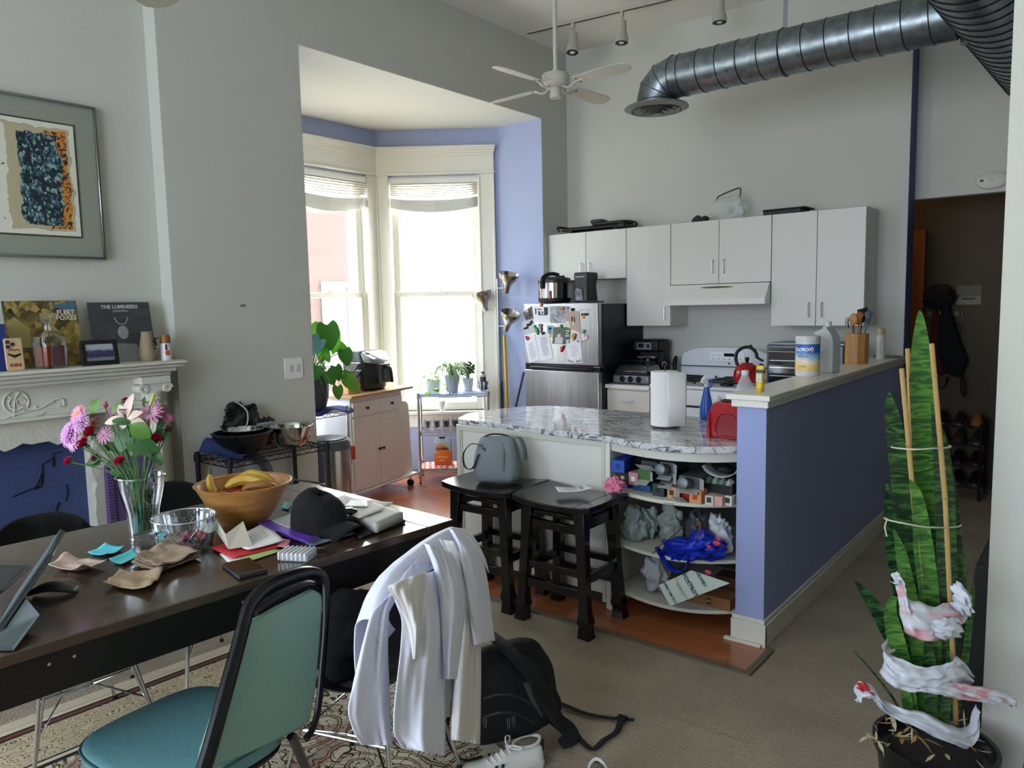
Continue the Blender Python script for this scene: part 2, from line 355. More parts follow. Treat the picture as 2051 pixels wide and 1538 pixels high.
# walls run so the room lies to the right of P0->P1: flip
def bay(i, P0, P1, sag):
    M, L_ = bay_frame(P0, P1); T0, T1, Z0, Z1 = .12, L_-.18 if i == 3 else L_-.12, .57, 2.765
    w_ = MB().box(-.02, T0, 0, .14, 0, 3.19, M).box(T1, L_+.02, 0, .14, 0, 3.19, M).box(T0, T1, 0, .14, 0, Z0, M).box(T0, T1, 0, .14, Z1, 3.19, M)
    struct('wall_bay_%s' % ('left', 'centre', 'right')[i-1], w_, BLUE, sm=False)
    W = thing('window_%d' % i, None, None); W['kind'] = 'structure'
    c = MB(); e1 = L_-.035 if i == 3 else L_
    c.box(0.0, T0, -.022, 0, .42, Z1+.01, M).box(T1, e1, -.022, 0, .42, Z1+.01, M)
    c.box(T0-.012, T0+.004, -.030, .10, Z0, Z1, M).box(T1-.004, T1+.012, -.030, .10, Z0, Z1, M).box(e1-.018, e1, -.032, 0, .42, Z1, M).box(0.004, .022, -.03, 0, .42, Z1, M)
    c.box(T0, T1, 0, .12, Z1-.02, Z1, M)
    c.build('casing', TRIM, W, bevel=.003, seg=1)
    c = MB().box(-.0, e1, -.026, 0, Z1+.01, 2.985, M).box(0, e1+.008, -.036, 0, Z1+.012, Z1+.032, M)
    for k, (a, b_) in enumerate(((2.94, .034), (2.962, .044), (2.984, .056), (3.002, .066))): c.box(0, e1+k*.006, -b_, 0, a, a+.024, M)
    c.build('cornice', TRIM, W, bevel=.003, seg=1)
    c = MB().box(0, e1, -.07, .1, .545, .57, M).box(.01, e1-.01, -.025, 0, .42, .545, M).box(.01, e1-.01, -.035, 0, .51, .53, M); c.build('sill', TRIM, W, bevel=.003, seg=1)
    for nm, za, zb, dp in (('sash', 1.655, Z1-.02, .07), ('sash', .572, 1.705, .035)):
        c = MB(); s_ = .062; bt = .05 if dp > .05 else .075
        c.box(T0+.01, T0+.01+s_, dp, dp+.032, za, zb, M).box(T1-.01-s_, T1-.01, dp, dp+.032, za, zb, M).box(T0+.01+s_, T1-.01-s_, dp, dp+.032, za, za+bt, M).box(T0+.01+s_, T1-.01-s_, dp, dp+.032, zb-.045, zb, M)
        so = c.build(nm, TRIM, W, bevel=.003, seg=1)
        MB().box(T0+.06, T1-.06, dp+.014, dp+.018, za+.04, zb-.04, M).build('pane', PANE, so, sm=False)
    c = MB(); c.cyl(M @ V((L_/2, .03, 1.706)), M @ V((L_/2, .03, 1.722)), .014).box(L_/2-.03, L_/2+.03, .02, .034, 1.706, 1.716, M); c.build('sash_lock', TRIM, W)
    # blind
    lab = {1: 'raised white slatted blind in the bay window hidden by the wall corner', 2: 'sagging white slatted blind in the centre bay window with a brick wall outside', 3: 'white slatted blind bunched at the top of the bay window nearest the fridge'}[i]
    B = thing('window_blind', lab, 'window blind', group='white blinds raised in the bay windows'); B.location = M @ V((L_/2, .0, 2.6)); B.rotation_euler = M.to_euler()
    hw = (T1-T0)/2-.012; off = (T0+T1)/2-L_/2
    MB().box(-hw+off, hw+off, -.02, .03, .10, .148).build('headrail', WHITEP, B, bevel=.003)
    c = MB(); nsl = 6; drop = .02 if sag < .08 else .03
    for k in range(nsl):
        z = .088-k*drop*.95
        def fn(u, v): x = (u-.5)*2; return V((x*hw+off, -.018+v*.042, z+.023*v-(1-x*x)*sag*(k/nsl)*.35))
        c.grid(fn, 12, 1)
    c.build('slats', mat('#e8e6dc', .5, var=.02), B, solid=.0012)
    c = MB(); z0 = .088-nsl*drop*.95; 
    for k in range(14):
        z = z0-.012-k*.0062
        def fn(u, v): x = (u-.5)*2; return V((x*hw+off, -.021+v*.044+(.002 if k % 2 else 0), z+(.004*(1-v))-(1-x*x)*sag*(.45+.04*k)))
        c.grid(fn, 12, 1)
    c.build('slat_bundle', mat('#efeee6', .5, var=.03), B, solid=.004)
    c = MB()
    for x in (-hw+.09, 0, hw-.09):
        xx = x/hw; zb = z0-.10-(1-xx*xx)*sag*1.0
        c.tube([(x+off, -.026, .1), (x+off+.003, -.026, z0), (x+off-.002, -.027, zb)], .0016, 5).tube([(x+off+.012, -.026, z0-.01), (x+off+.016, -.028, zb)], .0016, 5)
    c.build('cord', WHITEP, B)
bay(1, BAYS[0][0], BAYS[0][1], .05) if False else None
for i, (a, b_) in enumerate(BAYS):
    # frame must have its outward normal on the left side of travel; travel clockwise seen from above
    bay(i+1, a, b_, (.04, .075, .05)[i])
struct('wall_bay_side', MB().box(-4.60, -4.19, 5.512, 5.62, 0, 3.19).box(-4.60, -4.19, 2.86, 2.982, 0, 3.19).box(-4.19, -4.041, 5.512, 5.515, 0, 3.187).box(-4.19, -4.041, 2.98, 2.983, 0, 3.187), BLUE, sm=False)
struct('baseboard_bay', MB().box(-4.54, -4.04, 5.497, 5.512, 0, .13), TRIM, bevel=.003)
# ---- outside: brick building next door
nb = NT(.9); br = nb.node('TexBrick', Vector=nb.map((1, 1, 1), (PI/2, 0, PI/2)), Scale=1.0)
br.inputs['Color1'].default_value = lin('#46312e'); br.inputs['Color2'].default_value = lin('#402b28'); br.inputs['Mortar'].default_value = lin('#4c3e3a')
br.inputs['Brick Width'].default_value = .22; br.inputs['Row Height'].default_value = .075; br.inputs['Mortar Size'].default_value = .006; nb.col(br.outputs[0])
B = thing('brick_building', 'pink-red brick building seen through the left bay window', 'building', (-9.8, 3, 0))
MB().box(-1, 0, -6.5, 5.0, -1.5, 3.3).build('wall', nb.m, B, sm=False)
MB().box(-1.05, .08, -6.5, 5.05, 3.3, 3.45).build('coping', mat('#cfc4b8', .8), B)
f = MB().box(0, .05, 4.45, 4.52, .6, 2.0).box(0, .05, 4.95, 5.0, .6, 2.0).box(0, .05, 4.52, 4.95, 1.92, 2.0).box(0, .08, 4.4, 5.0, .5, .6).build('window', TRIM, B)
MB().box(.005, .015, 4.52, 4.95, .6, 1.92).build('pane', mat('#55606a', .1), f)
# ground outside
g = MB().box(-40, -5.8, -40, 40, -1.7, -1.5); struct('ground', g, mat('#dad6c8', .9), sm=False)
# left near window and rear window frames (out of the picture, they let in the daylight)
for nm, bx in (('window_4', (-4.26, -4.22, -1.7, -.1, .8, 3.0)), ('window_5', (-3.4, .2, -3.17, -3.13, .6, 3.0))):
    x0, x1, y0, y1, z0, z1 = bx; W = thing(nm, None, None); W['kind'] = 'structure'; t = .05; c = MB()
    if x1-x0 < .1: c.box(x0, x1, y0, y0+t, z0, z1).box(x0, x1, y1-t, y1, z0, z1).box(x0, x1, y0+t, y1-t, z0, z0+t).box(x0, x1, y0+t, y1-t, z1-t, z1).box(x0, x1, y0+t, y1-t, (z0+z1)/2-.02, (z0+z1)/2+.02)
    else: c.box(x0, x0+t, y0, y1, z0, z1).box(x1-t, x1, y0, y1, z0, z1).box(x0+t, x1-t, y0, y1, z0, z0+t).box(x0+t, x1-t, y0, y1, z1-t, z1).box(x0+t, x1-t, y0, y1, (z0+z1)/2-.02, (z0+z1)/2+.02)
    c.build('sash', TRIM, W)
# ================================================================== FIREPLACE WALL
F = thing('fireplace', 'white carved fireplace mantel with fluted column and ragged plaster opening', 'fireplace', (-4.16, 1.0, 0))
FW = mat('#d3d2c6', .5, var=.05, vs=9, bump=.15, bs=25); L0 = Matrix.Translation((0, 0, 0))
def fl(mb_): # world coordinates -> fireplace-local
    mb_.v = [p-V((-4.16, 1.0, 0)) for p in mb_.v]; return mb_
mb = MB(); y0, y1 = -.12, 2.04
mb.box(-4.155, -3.85, y0, y1, 1.285, 1.302).box(-4.155, -3.862, y0+.015, y1-.012, 1.268, 1.285).box(-4.155, -3.89, y0+.04, y1-.04, 1.245, 1.268).box(-4.155, -3.915, y0+.06, y1-.06, 1.225, 1.245)
fl(mb).build('mantel_shelf', FW, F, bevel=.005)
mb = MB(); mb.box(-4.155, -3.985, y0+.08, 1.975, 1.075, 1.225).box(-4.155, -3.965, y0+.08, 1.975, 1.06, 1.078)
ring = lambda cy, cz, r, a0, a1, n=20: [(-3.982, cy+r*math.cos(a0+(a1-a0)*i/n), cz+r*math.sin(a0+(a1-a0)*i/n)) for i in range(n+1)]
c0 = atx(32, 806, -3.983)
mb.tube(ring(c0.y, c0.z, .052, -.6, 5.4), .0045, 6).tube(ring(c0.y, c0.z-.005, .030, 1.6, 6.0), .004, 6).tube(ring(c0.y+.02, c0.z+.0, .018, 0, 5.0), .004, 6)
mb.tube([atx(*q, -3.982) for q in ((8, 838), (45, 826), (80, 818), (112, 800), (126, 800), (128, 812), (118, 812))], .0045, 6, sm=4)
mb.tube([atx(*q, -3.982) for q in ((28, 835), (30, 800), (40, 785))], .005, 6, sm=4).tube([atx(*q, -3.982) for q in ((60, 835), (82, 830), (90, 826))], .004, 6, sm=3)
for q, a in (((20, 795), .6), ((42, 800), -.7), ((25, 812), 1.1), ((48, 815), -1.2), ((105, 806), -.9), ((72, 815), .4)):
    p = atx(*q, -3.983); mb.ball((p.x, p.y, p.z), (.004, .012, .006), 8, 5, M=None)
fl(mb).build('frieze', FW, F, bevel=.002, seg=1)
# ragged plaster surround with the arched opening
mb = MB(); N_ = 34; ys = [.30+i*(1.59-.30)/N_ for i in range(N_+1)]; rr = random.Random(3)
top = [(.955-.030*((y-.95)/.65)**2+rr.uniform(-.012, .010)-(.018 if i % 6 == 0 else 0)) for i, y in enumerate(ys)]
for i in range(N_): mb.add([(-4.0, ys[i], top[i]), (-4.0, ys[i+1], top[i+1]), (-4.0, ys[i+1], 1.07), (-4.0, ys[i], 1.07), (-4.06, ys[i], top[i]), (-4.06, ys[i+1], top[i+1]), (-4.06, ys[i+1], 1.07), (-4.06, ys[i], 1.07)], [(0, 1, 2, 3), (4, 7, 6, 5), (0, 4, 5, 1)])
edge = [(1.59+rr.uniform(-.014, .012), .95-.05*k) for k in range(20)]
for k in range(19):
    (a, za), (b_, zb) = edge[k], edge[k+1]
    mb.add([(-4.0, a, za), (-4.0, 1.98, za), (-4.0, 1.98, zb), (-4.0, b_, zb), (-4.06, a, za), (-4.06, b_, zb)], [(0, 1, 2, 3), (0, 3, 5, 4)])
mb.box(-4.155, -4.0, -.04, .30, 0, 1.07).box(-4.155, -4.06, 1.59, 1.98, 0, 1.07)
fl(mb).build('plaster_surround', mat('#c9c7b9', .8, var=.06, vs=14, bump=.4, bs=40), F, ang=20)
# blue painted brick infill with crack
nb = NT(.75); br = nb.node('TexBrick', Vector=nb.map((1, 1, 1), (PI/2, 0, PI/2)), Scale=1.0)
br.inputs['Color1'].default_value = lin('#3b4c78'); br.inputs['Color2'].default_value = lin('#37476f'); br.inputs['Mortar'].default_value = lin('#344468')
br.inputs['Brick Width'].default_value = .2; br.inputs['Row Height'].default_value = .07; br.inputs['Mortar Size'].default_value = .004
nb.col(nb.mix(nb.math('MULTIPLY', nb.noise(nb.tc, 9, 5), .35), br.outputs[0], '#2b3860')); nb.bump(nb.math('ADD', br.outputs['Fac'], nb.math('MULTIPLY', nb.noise(nb.tc, 50, 3), -1.)), .35, -.006)
mb = MB().box(-4.155, -4.10, .28, 1.61, 0, 1.0); ip = fl(mb).build('blue_infill', nb.m, F, sm=False)
mb = MB()
for pts, r in (([(25, 995), (72, 975), (84, 948), (85, 930), (105, 918), (108, 908), (113, 907), (125, 905)], .004), ([(85, 948), (84, 972), (70, 980)], .005), ([(134, 970), (136, 990), (132, 1003)], .003), ([(118, 1006), (115, 1015), (112, 1025)], .004), ([(108, 917), (107, 935)], .006)):
    mb.tube([atx(*q, -4.098) for q in pts], r, 5, flat=.6)
o = fl(mb).build('crack', mat('#07090f', .9), F)
# column
mb = MB(); cy, cx_ = 1.885, -3.95; n = 48; rs = []
for z, r in ((0.10, .052), (.5, .05), (.85, .047), (1.10, .044)):
    rs.append([V((cx_+(r-(.0045 if (a % 4) in (0, 1) else 0))*math.cos(a*2*PI/n), cy+(r-(.0045 if (a % 4) in (0, 1) else 0))*math.sin(a*2*PI/n), z)) for a in range(n)])
mb.rings(rs)
mb.lathe([(.049, 1.10), (.052, 1.108), (.046, 1.116), (.05, 1.13), (.056, 1.14), (.056, 1.15)], (cx_, cy, 0)).box(cx_-.065, cx_+.062, cy-.075, cy+.075, 1.19, 1.225)
mb.box(cx_-.05, cx_+.05, cy-.05, cy+.05, 1.145, 1.19).box(cx_-.06, cx_+.06, cy-.06, cy+.06, 0, .10)
for s_ in (-1, 1):
    mb.tube([(cx_+.05, cy+s_*(.062+.026*math.cos(t)*(1-t/16)), 1.162+.026*math.sin(t)*(1-t/16)) for t in [x*.5 for x in range(25)]], .0055, 6)
    mb.cyl((cx_-.05, cy+s_*.062, 1.162), (cx_+.048, cy+s_*.062, 1.162), .022)
fl(mb).build('column', FW, F, ang=50)
# framed picture
P0 = V((-4.135, 1.05, 2.2)); PW, PH = 1.46, .77; pc = V((-4.155, 1.785-PW/2, 1.834+PH/2))
F2 = thing('framed_picture', 'large silver framed abstract print of teal and orange flecks above the mantel', 'picture', pc)
a, b_ = PW/2, PH/2
MB().box(0, .03, -a, a, b_-.012, b_).box(0, .03, -a, a, -b_, -b_+.012).box(0, .03, -a, -a+.012, -b_+.012, b_-.012).box(0, .03, a-.012, a, -b_+.012, b_-.012).build('frame', mat('#a8adae', .25, 1, var=.02), F2, bevel=.002, seg=1)
MB().box(.004, .016, -a+.012, a-.012, -b_+.012, b_-.012).build('mat_board', mat('#8e9386', .9, var=.02), F2, sm=False)
ia, ib = a-.105, b_-.105
MB().box(.016, .019, -ia, ia, -ib, ib).build('inner_border', mat('#3f4138', .8), F2, sm=False)
n = NT(.9); x, y, z = n.xyz(); nz = n.noise(n.tc, 7, 5, 1)
n1 = n.node('TexVoronoi', Vector=n.map((1, 1.6, 1), (.6, 0, 0)), Scale=62.0); n2 = n.noise(n.tc, 55, 6, 3)
fl_ = n.ramp(n1.outputs['Color'], [(.0, '#15252b'), (.35, '#3e6a73'), (.55, '#1d2f38'), (.7, '#8fa7a4'), (.85, '#27373c'), (1, '#5b8a8e')], True)
fl_ = n.mix(n.ramp(n2, [(.53, 0.), (.62, 1.)]), fl_, '#1f2b2e')
yy = n.math('ADD', y, n.math('MULTIPLY', n.math('SUBTRACT', nz, .5), .09))
org = n.mix(n.ramp(n.noise(n.tc, 40, 4, 2), [(.5, 0.), (.56, 1.)]), '#c8822f', '#2b2220')
core = n.mix(n.ramp(yy, [(.0, 0.), (1., 1.)]), fl_, fl_)
def band(c0_, c1_, e=.008):   # 1 inside c0..c1 of yy
    return n.math('MULTIPLY', n.math('SMOOTH_MIN', n.math('MULTIPLY', n.math('SUBTRACT', yy, c0_), 1/e), 1., .1), 1.), n.math('MULTIPLY', n.math('SUBTRACT', c1_, yy), 1/e)
def inb(v, c0_, c1_): 
    g1 = n.math('GREATER_THAN', v, c0_); g2 = n.math('LESS_THAN', v, c1_); return n.math('MULTIPLY', g1, g2)
zz = n.math('ADD', z, n.math('MULTIPLY', n.math('SUBTRACT', n.noise(n.tc, 9, 4, 1), .5), .05))
paper = n.mix(n.ramp(n.noise(n.map((1, 1, 1)), 30, 5), [(.68, 0.), (.70, 1.)]), '#d8d6c6', '#5a6a62')
c = n.mix(n.math('MULTIPLY', inb(yy, .31, .60), inb(zz, -.25, .25)), paper, '#b2a988')
c = n.mix(n.math('MULTIPLY', inb(yy, .49, .585), inb(zz, -.24, .235)), c, org)
c = n.mix(n.math('MULTIPLY', inb(yy, .365, .545), inb(zz, -.225, .215)), c, fl_)
n.col(c)
MB().box(.019, .021, -ia+.008, ia-.008, -ib+.008, ib-.008).build('print', n.m, F2, sm=False)
# light switch
S = thing('light_switch', 'white double light switch plate on the grey wall left of the bay', 'light switch', (XL, 2.83, 1.19))
MB().box(0, .006, -.068, .068, -.066, .066).build('plate', WHITEP, S, bevel=.003)
for y in (-.028, .026): MB().box(.006, .009, y-.012, y+.012, -.024, .024).box(.008, .015, y-.005, y+.005, -.002, .014).build('toggle', mat('#cfcec6', .4), S, bevel=.001, seg=1)
# ================================================================== KITCHEN BACK WALL
YC = 5.585
def handle(mb, p, vert=True, L_=.1, out=(0, -1, 0), r=.0045):
    o_ = V(out); d = V((0, 0, 1)) if vert else V((1, 0, 0)); p = V(p)
    return mb.tube([p-d*L_/2, p-d*L_/2+o_*.028, p+d*L_/2+o_*.028, p+d*L_/2], r, 8)
def wall_cab(x0, x1, z0, z1, nd, label, hs):
    T = thing('wall_cabinet', label, 'cabinet', ((x0+x1)/2, YB, z0), group=None); w_ = x1-x0; h = z1-z0
    MB().box(-w_/2+.001, w_/2-.001, -.302, -.002, .0, h-.001).build('body', CAB, T, sm=False)
    dw = w_/nd
    for i in range(nd):
        a = -w_/2+i*dw; d = MB().box(a+.002, a+dw-.002, -.322, -.303, .001, h-.002).build('door', CAB, T, bevel=.0015, seg=1)
        hx = a+dw-.045 if (i == 0 and nd == 2) or (nd == 1) else a+.045
        handle(MB(), (hx, -.322, hs)).build('handle', mat('#b9b9b2', .3, .9, var=0), d)
    return T
wall_cab(-4.036, -3.236, 1.768, 2.18, 2, 'short two door white wall cabinet above the fridge', .09)
wall_cab(-3.234, -2.828, 1.366, 2.18, 1, 'tall narrow one door white wall cabinet between fridge and hood', .10)
wall_cab(-2.826, -2.014, 1.693, 2.18, 2, 'two door white wall cabinet above the range hood', .13)
wall_cab(-2.012, -1.366, 1.366, 2.18, 2, 'tall two door white wall cabinet at the right end of the row', .115)
T = thing('range_hood', 'white range hood with beige control strip under the middle wall cabinet', 'range hood', (-2.42, YB, 1.529)); a = .403
MB().add([(-a, -.03, .0), (a, -.03, 0), (a, -.03, .16), (-a, -.03, .16), (-a, -.43, 0), (a, -.43, 0), (a, -.43, .045), (-a, -.43, .045), (-a, -.34, .16), (a, -.34, .16)], [(0, 1, 2, 3), (0, 4, 5, 1), (4, 6, 7, 5) if 0 else (4, 7, 6, 5), (7, 8, 9, 6), (8, 3, 2, 9), (0, 3, 8, 7, 4), (1, 5, 6, 9, 2)]).build('canopy', mat('#e2e2da', .35, var=.02), T, bevel=.004)
c = MB().box(-.22, .34, -.002, .003, -.018, .018).build('control_strip', mat('#cfc79a', .5), T, bevel=.003, loc=(0, -.357, .132), rot=(-.66+.0, 0, 0))
MB().prism([(.13*math.cos(t*PI/10), .009*math.sin(t*PI/10)) for t in range(20)], 0, .002, Mx((-.0, -.003, 0), (PI/2, 0, 0))).build('vent_slot', mat('#6a6440', .6), c)
for x in (.20, .27): MB().box(x, x+.03, -.006, 0, -.006, .006).build('rocker_switch', WHITEP, c)
# things on top of the wall cabinets
p = V((-3.60, 5.70, 2.19))
T = thing('electric_griddle', 'long black folded griddle tray lying on top of the cabinets above the fridge', 'griddle', p)
MB().box(-.31, .32, -.10, .10, .012, .030).box(-.29, .30, -.085, .085, .030, .04).build('tray', BLACK, T, bevel=.008)
for s_ in (-1, 1): MB().tube([(s_*.33, -.09, .015), (s_*.345, -.09, .05), (s_*.345, .09, .05), (s_*.33, .09, .015)], .010, 8, sm=3).build('end_handle', BLACK, T)
MB().box(.02, .34, -.11, .06, .040, .062).box(.28, .34, -.11, .06, .0, .04).build('lid_frame', BLACK, T, bevel=.006)
MB().box(-.02, .10, -.07, .03, .062, .092).build('thermostat', BLACKG, T, bevel=.01)
for x in (-.24, .22): MB().box(x, x+.04, -.08, .08, 0, .012).build('foot', BLACK, T)
p = ray(1402, 438); p = aty(1402, 444, 5.68); p.z = 2.18
mb = MB(); mb.prism([(-.065, 0), (-.05, .035), (-.012, .058), (.02, .03), (.045, .05), (.07, .03), (.055, .003)], -.03, .03, Mx((0, 0, 0), (PI/2, 0, 0))); o = mb.build('clip_clamp', BLACK, None, bevel=.006, loc=p); tag(o, 'small black folded clip on top of the cabinets left of the plastic bag', 'clip')
p = aty(1458, 430, 5.72); p.z = 2.181
T = thing('plastic_bag', 'clear plastic zip bag with a dark green carry handle on top of the cabinets', 'bag', p)
FILM = filmy('#dfe6e2', .35, .2)
mb = MB(); lump(mb, (0, 0, .088), (.15, .07, .10), .25, 2.2, seed=4, flat=.085); mb.build('bag_body', FILM, T)
MB().tube([(-.10, 0, .145), (-.09, 0, .175), (-.06, -.01, .195), (.08, -.01, .235), (.10, 0, .22), (.095, 0, .17)], .0055, 8, sm=3).build('carry_handle', mat('#1f3a35', .4), T)
p = aty(1580, 424, 5.70); p.z = 2.18
T = thing('baking_tray', 'flat black tray on top of the right hand wall cabinet', 'tray', p)
MB().prism([(-.155, .1), (-.155, -.1), (.12, -.1), (.12, .1)], 0.0, .03).build('pan', BLACK, T, bevel=.004)
MB().box(-.158, .155, -.105, .105, .030, .040).build('rim', BLACK, T, bevel=.003)
# ------------------------------------------------------------------ fridge
FX0, FX1, FY = -4.0, -3.245, 5.155
T = thing('fridge', 'stainless steel top freezer fridge covered in papers and magnets', 'fridge', ((FX0+FX1)/2, 5.5, 0)); a = (FX1-FX0)/2
MB().box(-a, a, -.285, .37, .03, 1.555).build('cabinet', mat('#141415', .45, var=.03), T, bevel=.006)
SF = steel('#8f908f', .32, 2)
d1 = MB().box(-a, a, -.345, -.29, 1.055, 1.57).build('freezer_door', SF, T, bevel=.008, label='brushed steel upper door')
d2 = MB().box(-a, a, -.345, -.29, .06, 1.005).build('fridge_door', SF, T, bevel=.008, label='brushed steel lower door')
MB().box(-a+.0, a, -.33, -.285, 1.006, 1.053).build('door_gap', mat('#0e1018', .3), T)
MB().box(-a+.06, a-.05, -.352, -.33, 1.012, 1.038).build('pull_recess', mat('#0b0c10', .25), T, bevel=.01)
MB().box(a-.10, a-.005, -.36, -.25, 1.565, 1.578).build('hinge_cover', BLACK, T)
MB().box(a-.05, a+.01, -.35, -.29, 1.042, 1.052).build('hinge', CHROME, T)
FRY = FY-.0035
def on_fridge(px, py): return aty(px, py, FY)
def paper(name, label, quad, mt, cat='paper', thick=.0008, off=0, grp=None, marks=None):
    P = [on_fridge(*q) for q in quad]; c = sum(P, V())/4; T = thing(name, label, cat, (c.x, FY-.0012-off, c.z), group=grp)
    mb = MB(); pl = [(q.x-c.x, q.z-c.z) for q in P]
    mb.add([(x, 0, z) for x, z in pl]+[(x, -thick, z) for x, z in pl], [(0, 1, 2, 3), (7, 6, 5, 4), (0, 4, 5, 1), (1, 5, 6, 2), (2, 6, 7, 3), (3, 7, 4, 0)])
    mb.build('sheet', mt, T, sm=False)
    # bilinear helper on the sheet
    def bl(u, v): 
        A, B_, C_, D = [V((x, 0, z)) for x, z in pl]; return (A*(1-u)+B_*u)*(1-v)+(D*(1-u)+C_*u)*v
    if marks:
        for nm, col, items in marks:
            m_ = MB()
            for u0, v0, u1, v1 in items:
                q = [bl(u0, v0), bl(u1, v0), bl(u1, v1), bl(u0, v1)]
                m_.add([(p_.x, -thick-.0003, p_.z) for p_ in q], [(0, 1, 2, 3)])
            m_.build(nm, mat(col, .8, var=0), T, sm=False)
    return T
def photo(c1, c2, c3, sc=30, seed=0, dist=1.5):
    n = NT(.4); f = n.noise(n.map((1, 1, 1), loc=(seed, seed*.7, 0)), sc, 5, dist)
    n.col(n.ramp(f, [(.35, c1), (.47, c2), (.6, c3)])); return n.m
lines = lambda u0, u1, v0, v1, n_, seed=1: [(u0+random.Random(seed*31+i).uniform(0, .1), v0+(v1-v0)*i/n_, u1-random.Random(seed*17+i).uniform(0, .2), v0+(v1-v0)*i/n_+.35*(v1-v0)/n_) for i in range(n_)]
def fq(*a): return [(1030+x/9.048, 590+y/9.047) for x, y in a]     # crop pixels -> photo pixels
W_ = '#e4e6ea'
paper('postcard', 'tilted dark grey card with a tan square at the top left of the fridge', fq((155, 330), (320, 205), (350, 430), (205, 475)), mat('#4b4d4f', .5), 'card', marks=[('drawing', '#2e3032', [(.2, .55, .45, .8), (.55, .5, .85, .75)])])
paper('postcard', 'white card with a black and white street sketch on the fridge', fq((340, 215), (650, 215), (655, 500), (355, 495)), mat(W_, .7), 'card', marks=[('sketch', '#3a3b3d', [(.12, .12, .2, .5), (.25, .15, .5, .22), (.3, .3, .42, .5), (.5, .32, .6, .45), (.65, .05, .88, .5), (.3, .5, .85, .56)])])
paper('photo_print', 'square photo of a pale sky over dark trees on the fridge', fq((655, 205), (1015, 210), (925, 515), (660, 515)), photo('#3f3f3c', '#8f9094', '#aab4c6', 30, 2), 'photo')
paper('photo_print', 'tall photo with a dark figure on tan ground on the fridge', fq((915, 300), (1180, 300), (1205, 690), (930, 585)), mat('#ae9c8b', .4, var=.12, vs=60), 'photo', off=.001, marks=[('figure', '#1c1a1a', [(.45, .3, .54, .55), (.6, .3, .68, .56)]), ('pale_patch', '#d9d6ce', [(.02, .6, .3, .95), (.5, .35, .58, .75)])])
paper('label_strip', 'narrow pale plastic strip near the top right of the fridge', fq((1175, 255), (1350, 255), (1350, 300), (1175, 300)), mat('#c9d0cc', .4), 'label')
paper('business_card', 'small black and white card held by an orange magnet on the fridge', fq((1215, 340), (1350, 335), (1350, 430), (1215, 435)), mat(W_, .6), 'card', marks=[('black_block', '#1f2020', [(.0, .0, 1, .45)])])
paper('photo_print', 'tilted black and white photo at the left edge of the fridge', fq((145, 500), (340, 430), (380, 680), (180, 730)), mat('#b5b7ba', .4, var=.1, vs=40), 'photo', marks=[('dark_figure', '#1b1c1e', [(.05, .45, .5, .62), (.35, .25, .8, .45), (.7, .12, .95, .35)])])
paper('photo_print', 'small bright photo of a palm tree on the fridge', fq((597, 562), (712, 562), (708, 770), (597, 770)), mat('#7ba6c8', .4), 'photo', marks=[('tree', '#2f3d2a', [(.2, .15, .75, .35), (.4, .35, .55, .7)]), ('sand', '#cdb75f', [(.0, .7, 1, .98)])])
paper('photo_print', 'photo of a person in pale clothes in front of a green hedge on the fridge', fq((715, 590), (1030, 590), (1000, 900), (690, 890)), photo('#26351f', '#41543a', '#5b6b4d', 60, 5), 'photo', marks=[('pale_figure', '#c9c3c4', [(.25, .4, .45, .6), (.15, .6, .6, .98)]), ('lettering', '#dfe3da', [(.72, .2, .95, .26), (.75, .35, .9, .4), (.72, .48, .95, .54)])])
paper('invitation', 'tilted white letter at the lower left of the fridge held by a red magnet', fq((190, 790), (370, 715), (460, 1170), (270, 1245)), mat(W_, .7), 'paper', marks=[('handwriting', '#8d9098', lines(.2, .85, .28, .92, 12, 3))])
paper('poem_sheet', 'white sheet with centred printed lines held by a black magnet on the fridge', fq((395, 740), (630, 700), (710, 1155), (470, 1205)), mat(W_, .7), 'paper', off=.001, marks=[('printed_lines', '#6d7077', lines(.25, .85, .12, .85, 20, 5))])
paper('invitation', 'white card with navy leaf borders at the lower right of the fridge door', fq((945, 820), (1210, 815), (1240, 1230), (970, 1230)), mat(W_, .7), 'paper', off=.001, marks=[('leaf_border', '#223446', [(.08, .05, .3, .09), (.12, .12, .25, .15), (.7, .04, .92, .08), (.75, .12, .95, .14), (.05, .85, .1, .95), (.12, .92, .3, .97), (.35, .93, .42, .98), (.6, .92, .8, .97), (.85, .86, .92, .95)]), ('printed_lines', '#b5b8c2', lines(.25, .75, .25, .75, 7, 8))])
def magnet(name, label, px, py, col, r=.011, shape='disc', grp=None):
    p = on_fridge(*fq((px, py))[0]); p.y = FY-.003; mb = MB(); r *= 1.35
    if shape == 'disc': mb.lathe([(r, 0), (r, .005), (r*.7, .009), (.001, .010)], n=16, M=Mx((0, 0, 0), (PI/2, 0, 0)))
    elif shape == 'pin': mb.lathe([(r*.8, 0), (r*.4, .005), (r, .012), (r*.8, .018), (.001, .02)], n=14, M=Mx((0, 0, 0), (PI/2, 0, 0)))
    elif shape == 'box': mb.cbox((0, -.005, 0), (r*2.2, .01, r*2))
    elif shape == 'bus': mb.cbox((0, -.006, 0), (.045, .012, .024)).cbox((0, -.007, .002), (.035, .012, .008)).cyl((-.013, -.014, -.012), (-.013, -.002, -.012), .005).cyl((.013, -.014, -.012), (.013, -.002, -.012), .005)
    else:
        for dx, dz, rr_ in shape: mb.ball((dx*1.4, -.006, dz*1.4), (rr_*1.4, .006, rr_*1.6), 10, 6)
    o = mb.build(name, mat(col, .35, var=.1, vs=60), None, bevel=.001 if shape in ('box', 'bus') else 0, seg=1, loc=p); return tag(o, label, 'magnet')
magnet('magnet', 'square tan magnet on the dark grey card', 250, 300, '#d49a6a', .009, 'box')
magnet('magnet', 'round orange red magnet above the street sketch card', 495, 190, '#b8482c', .010)
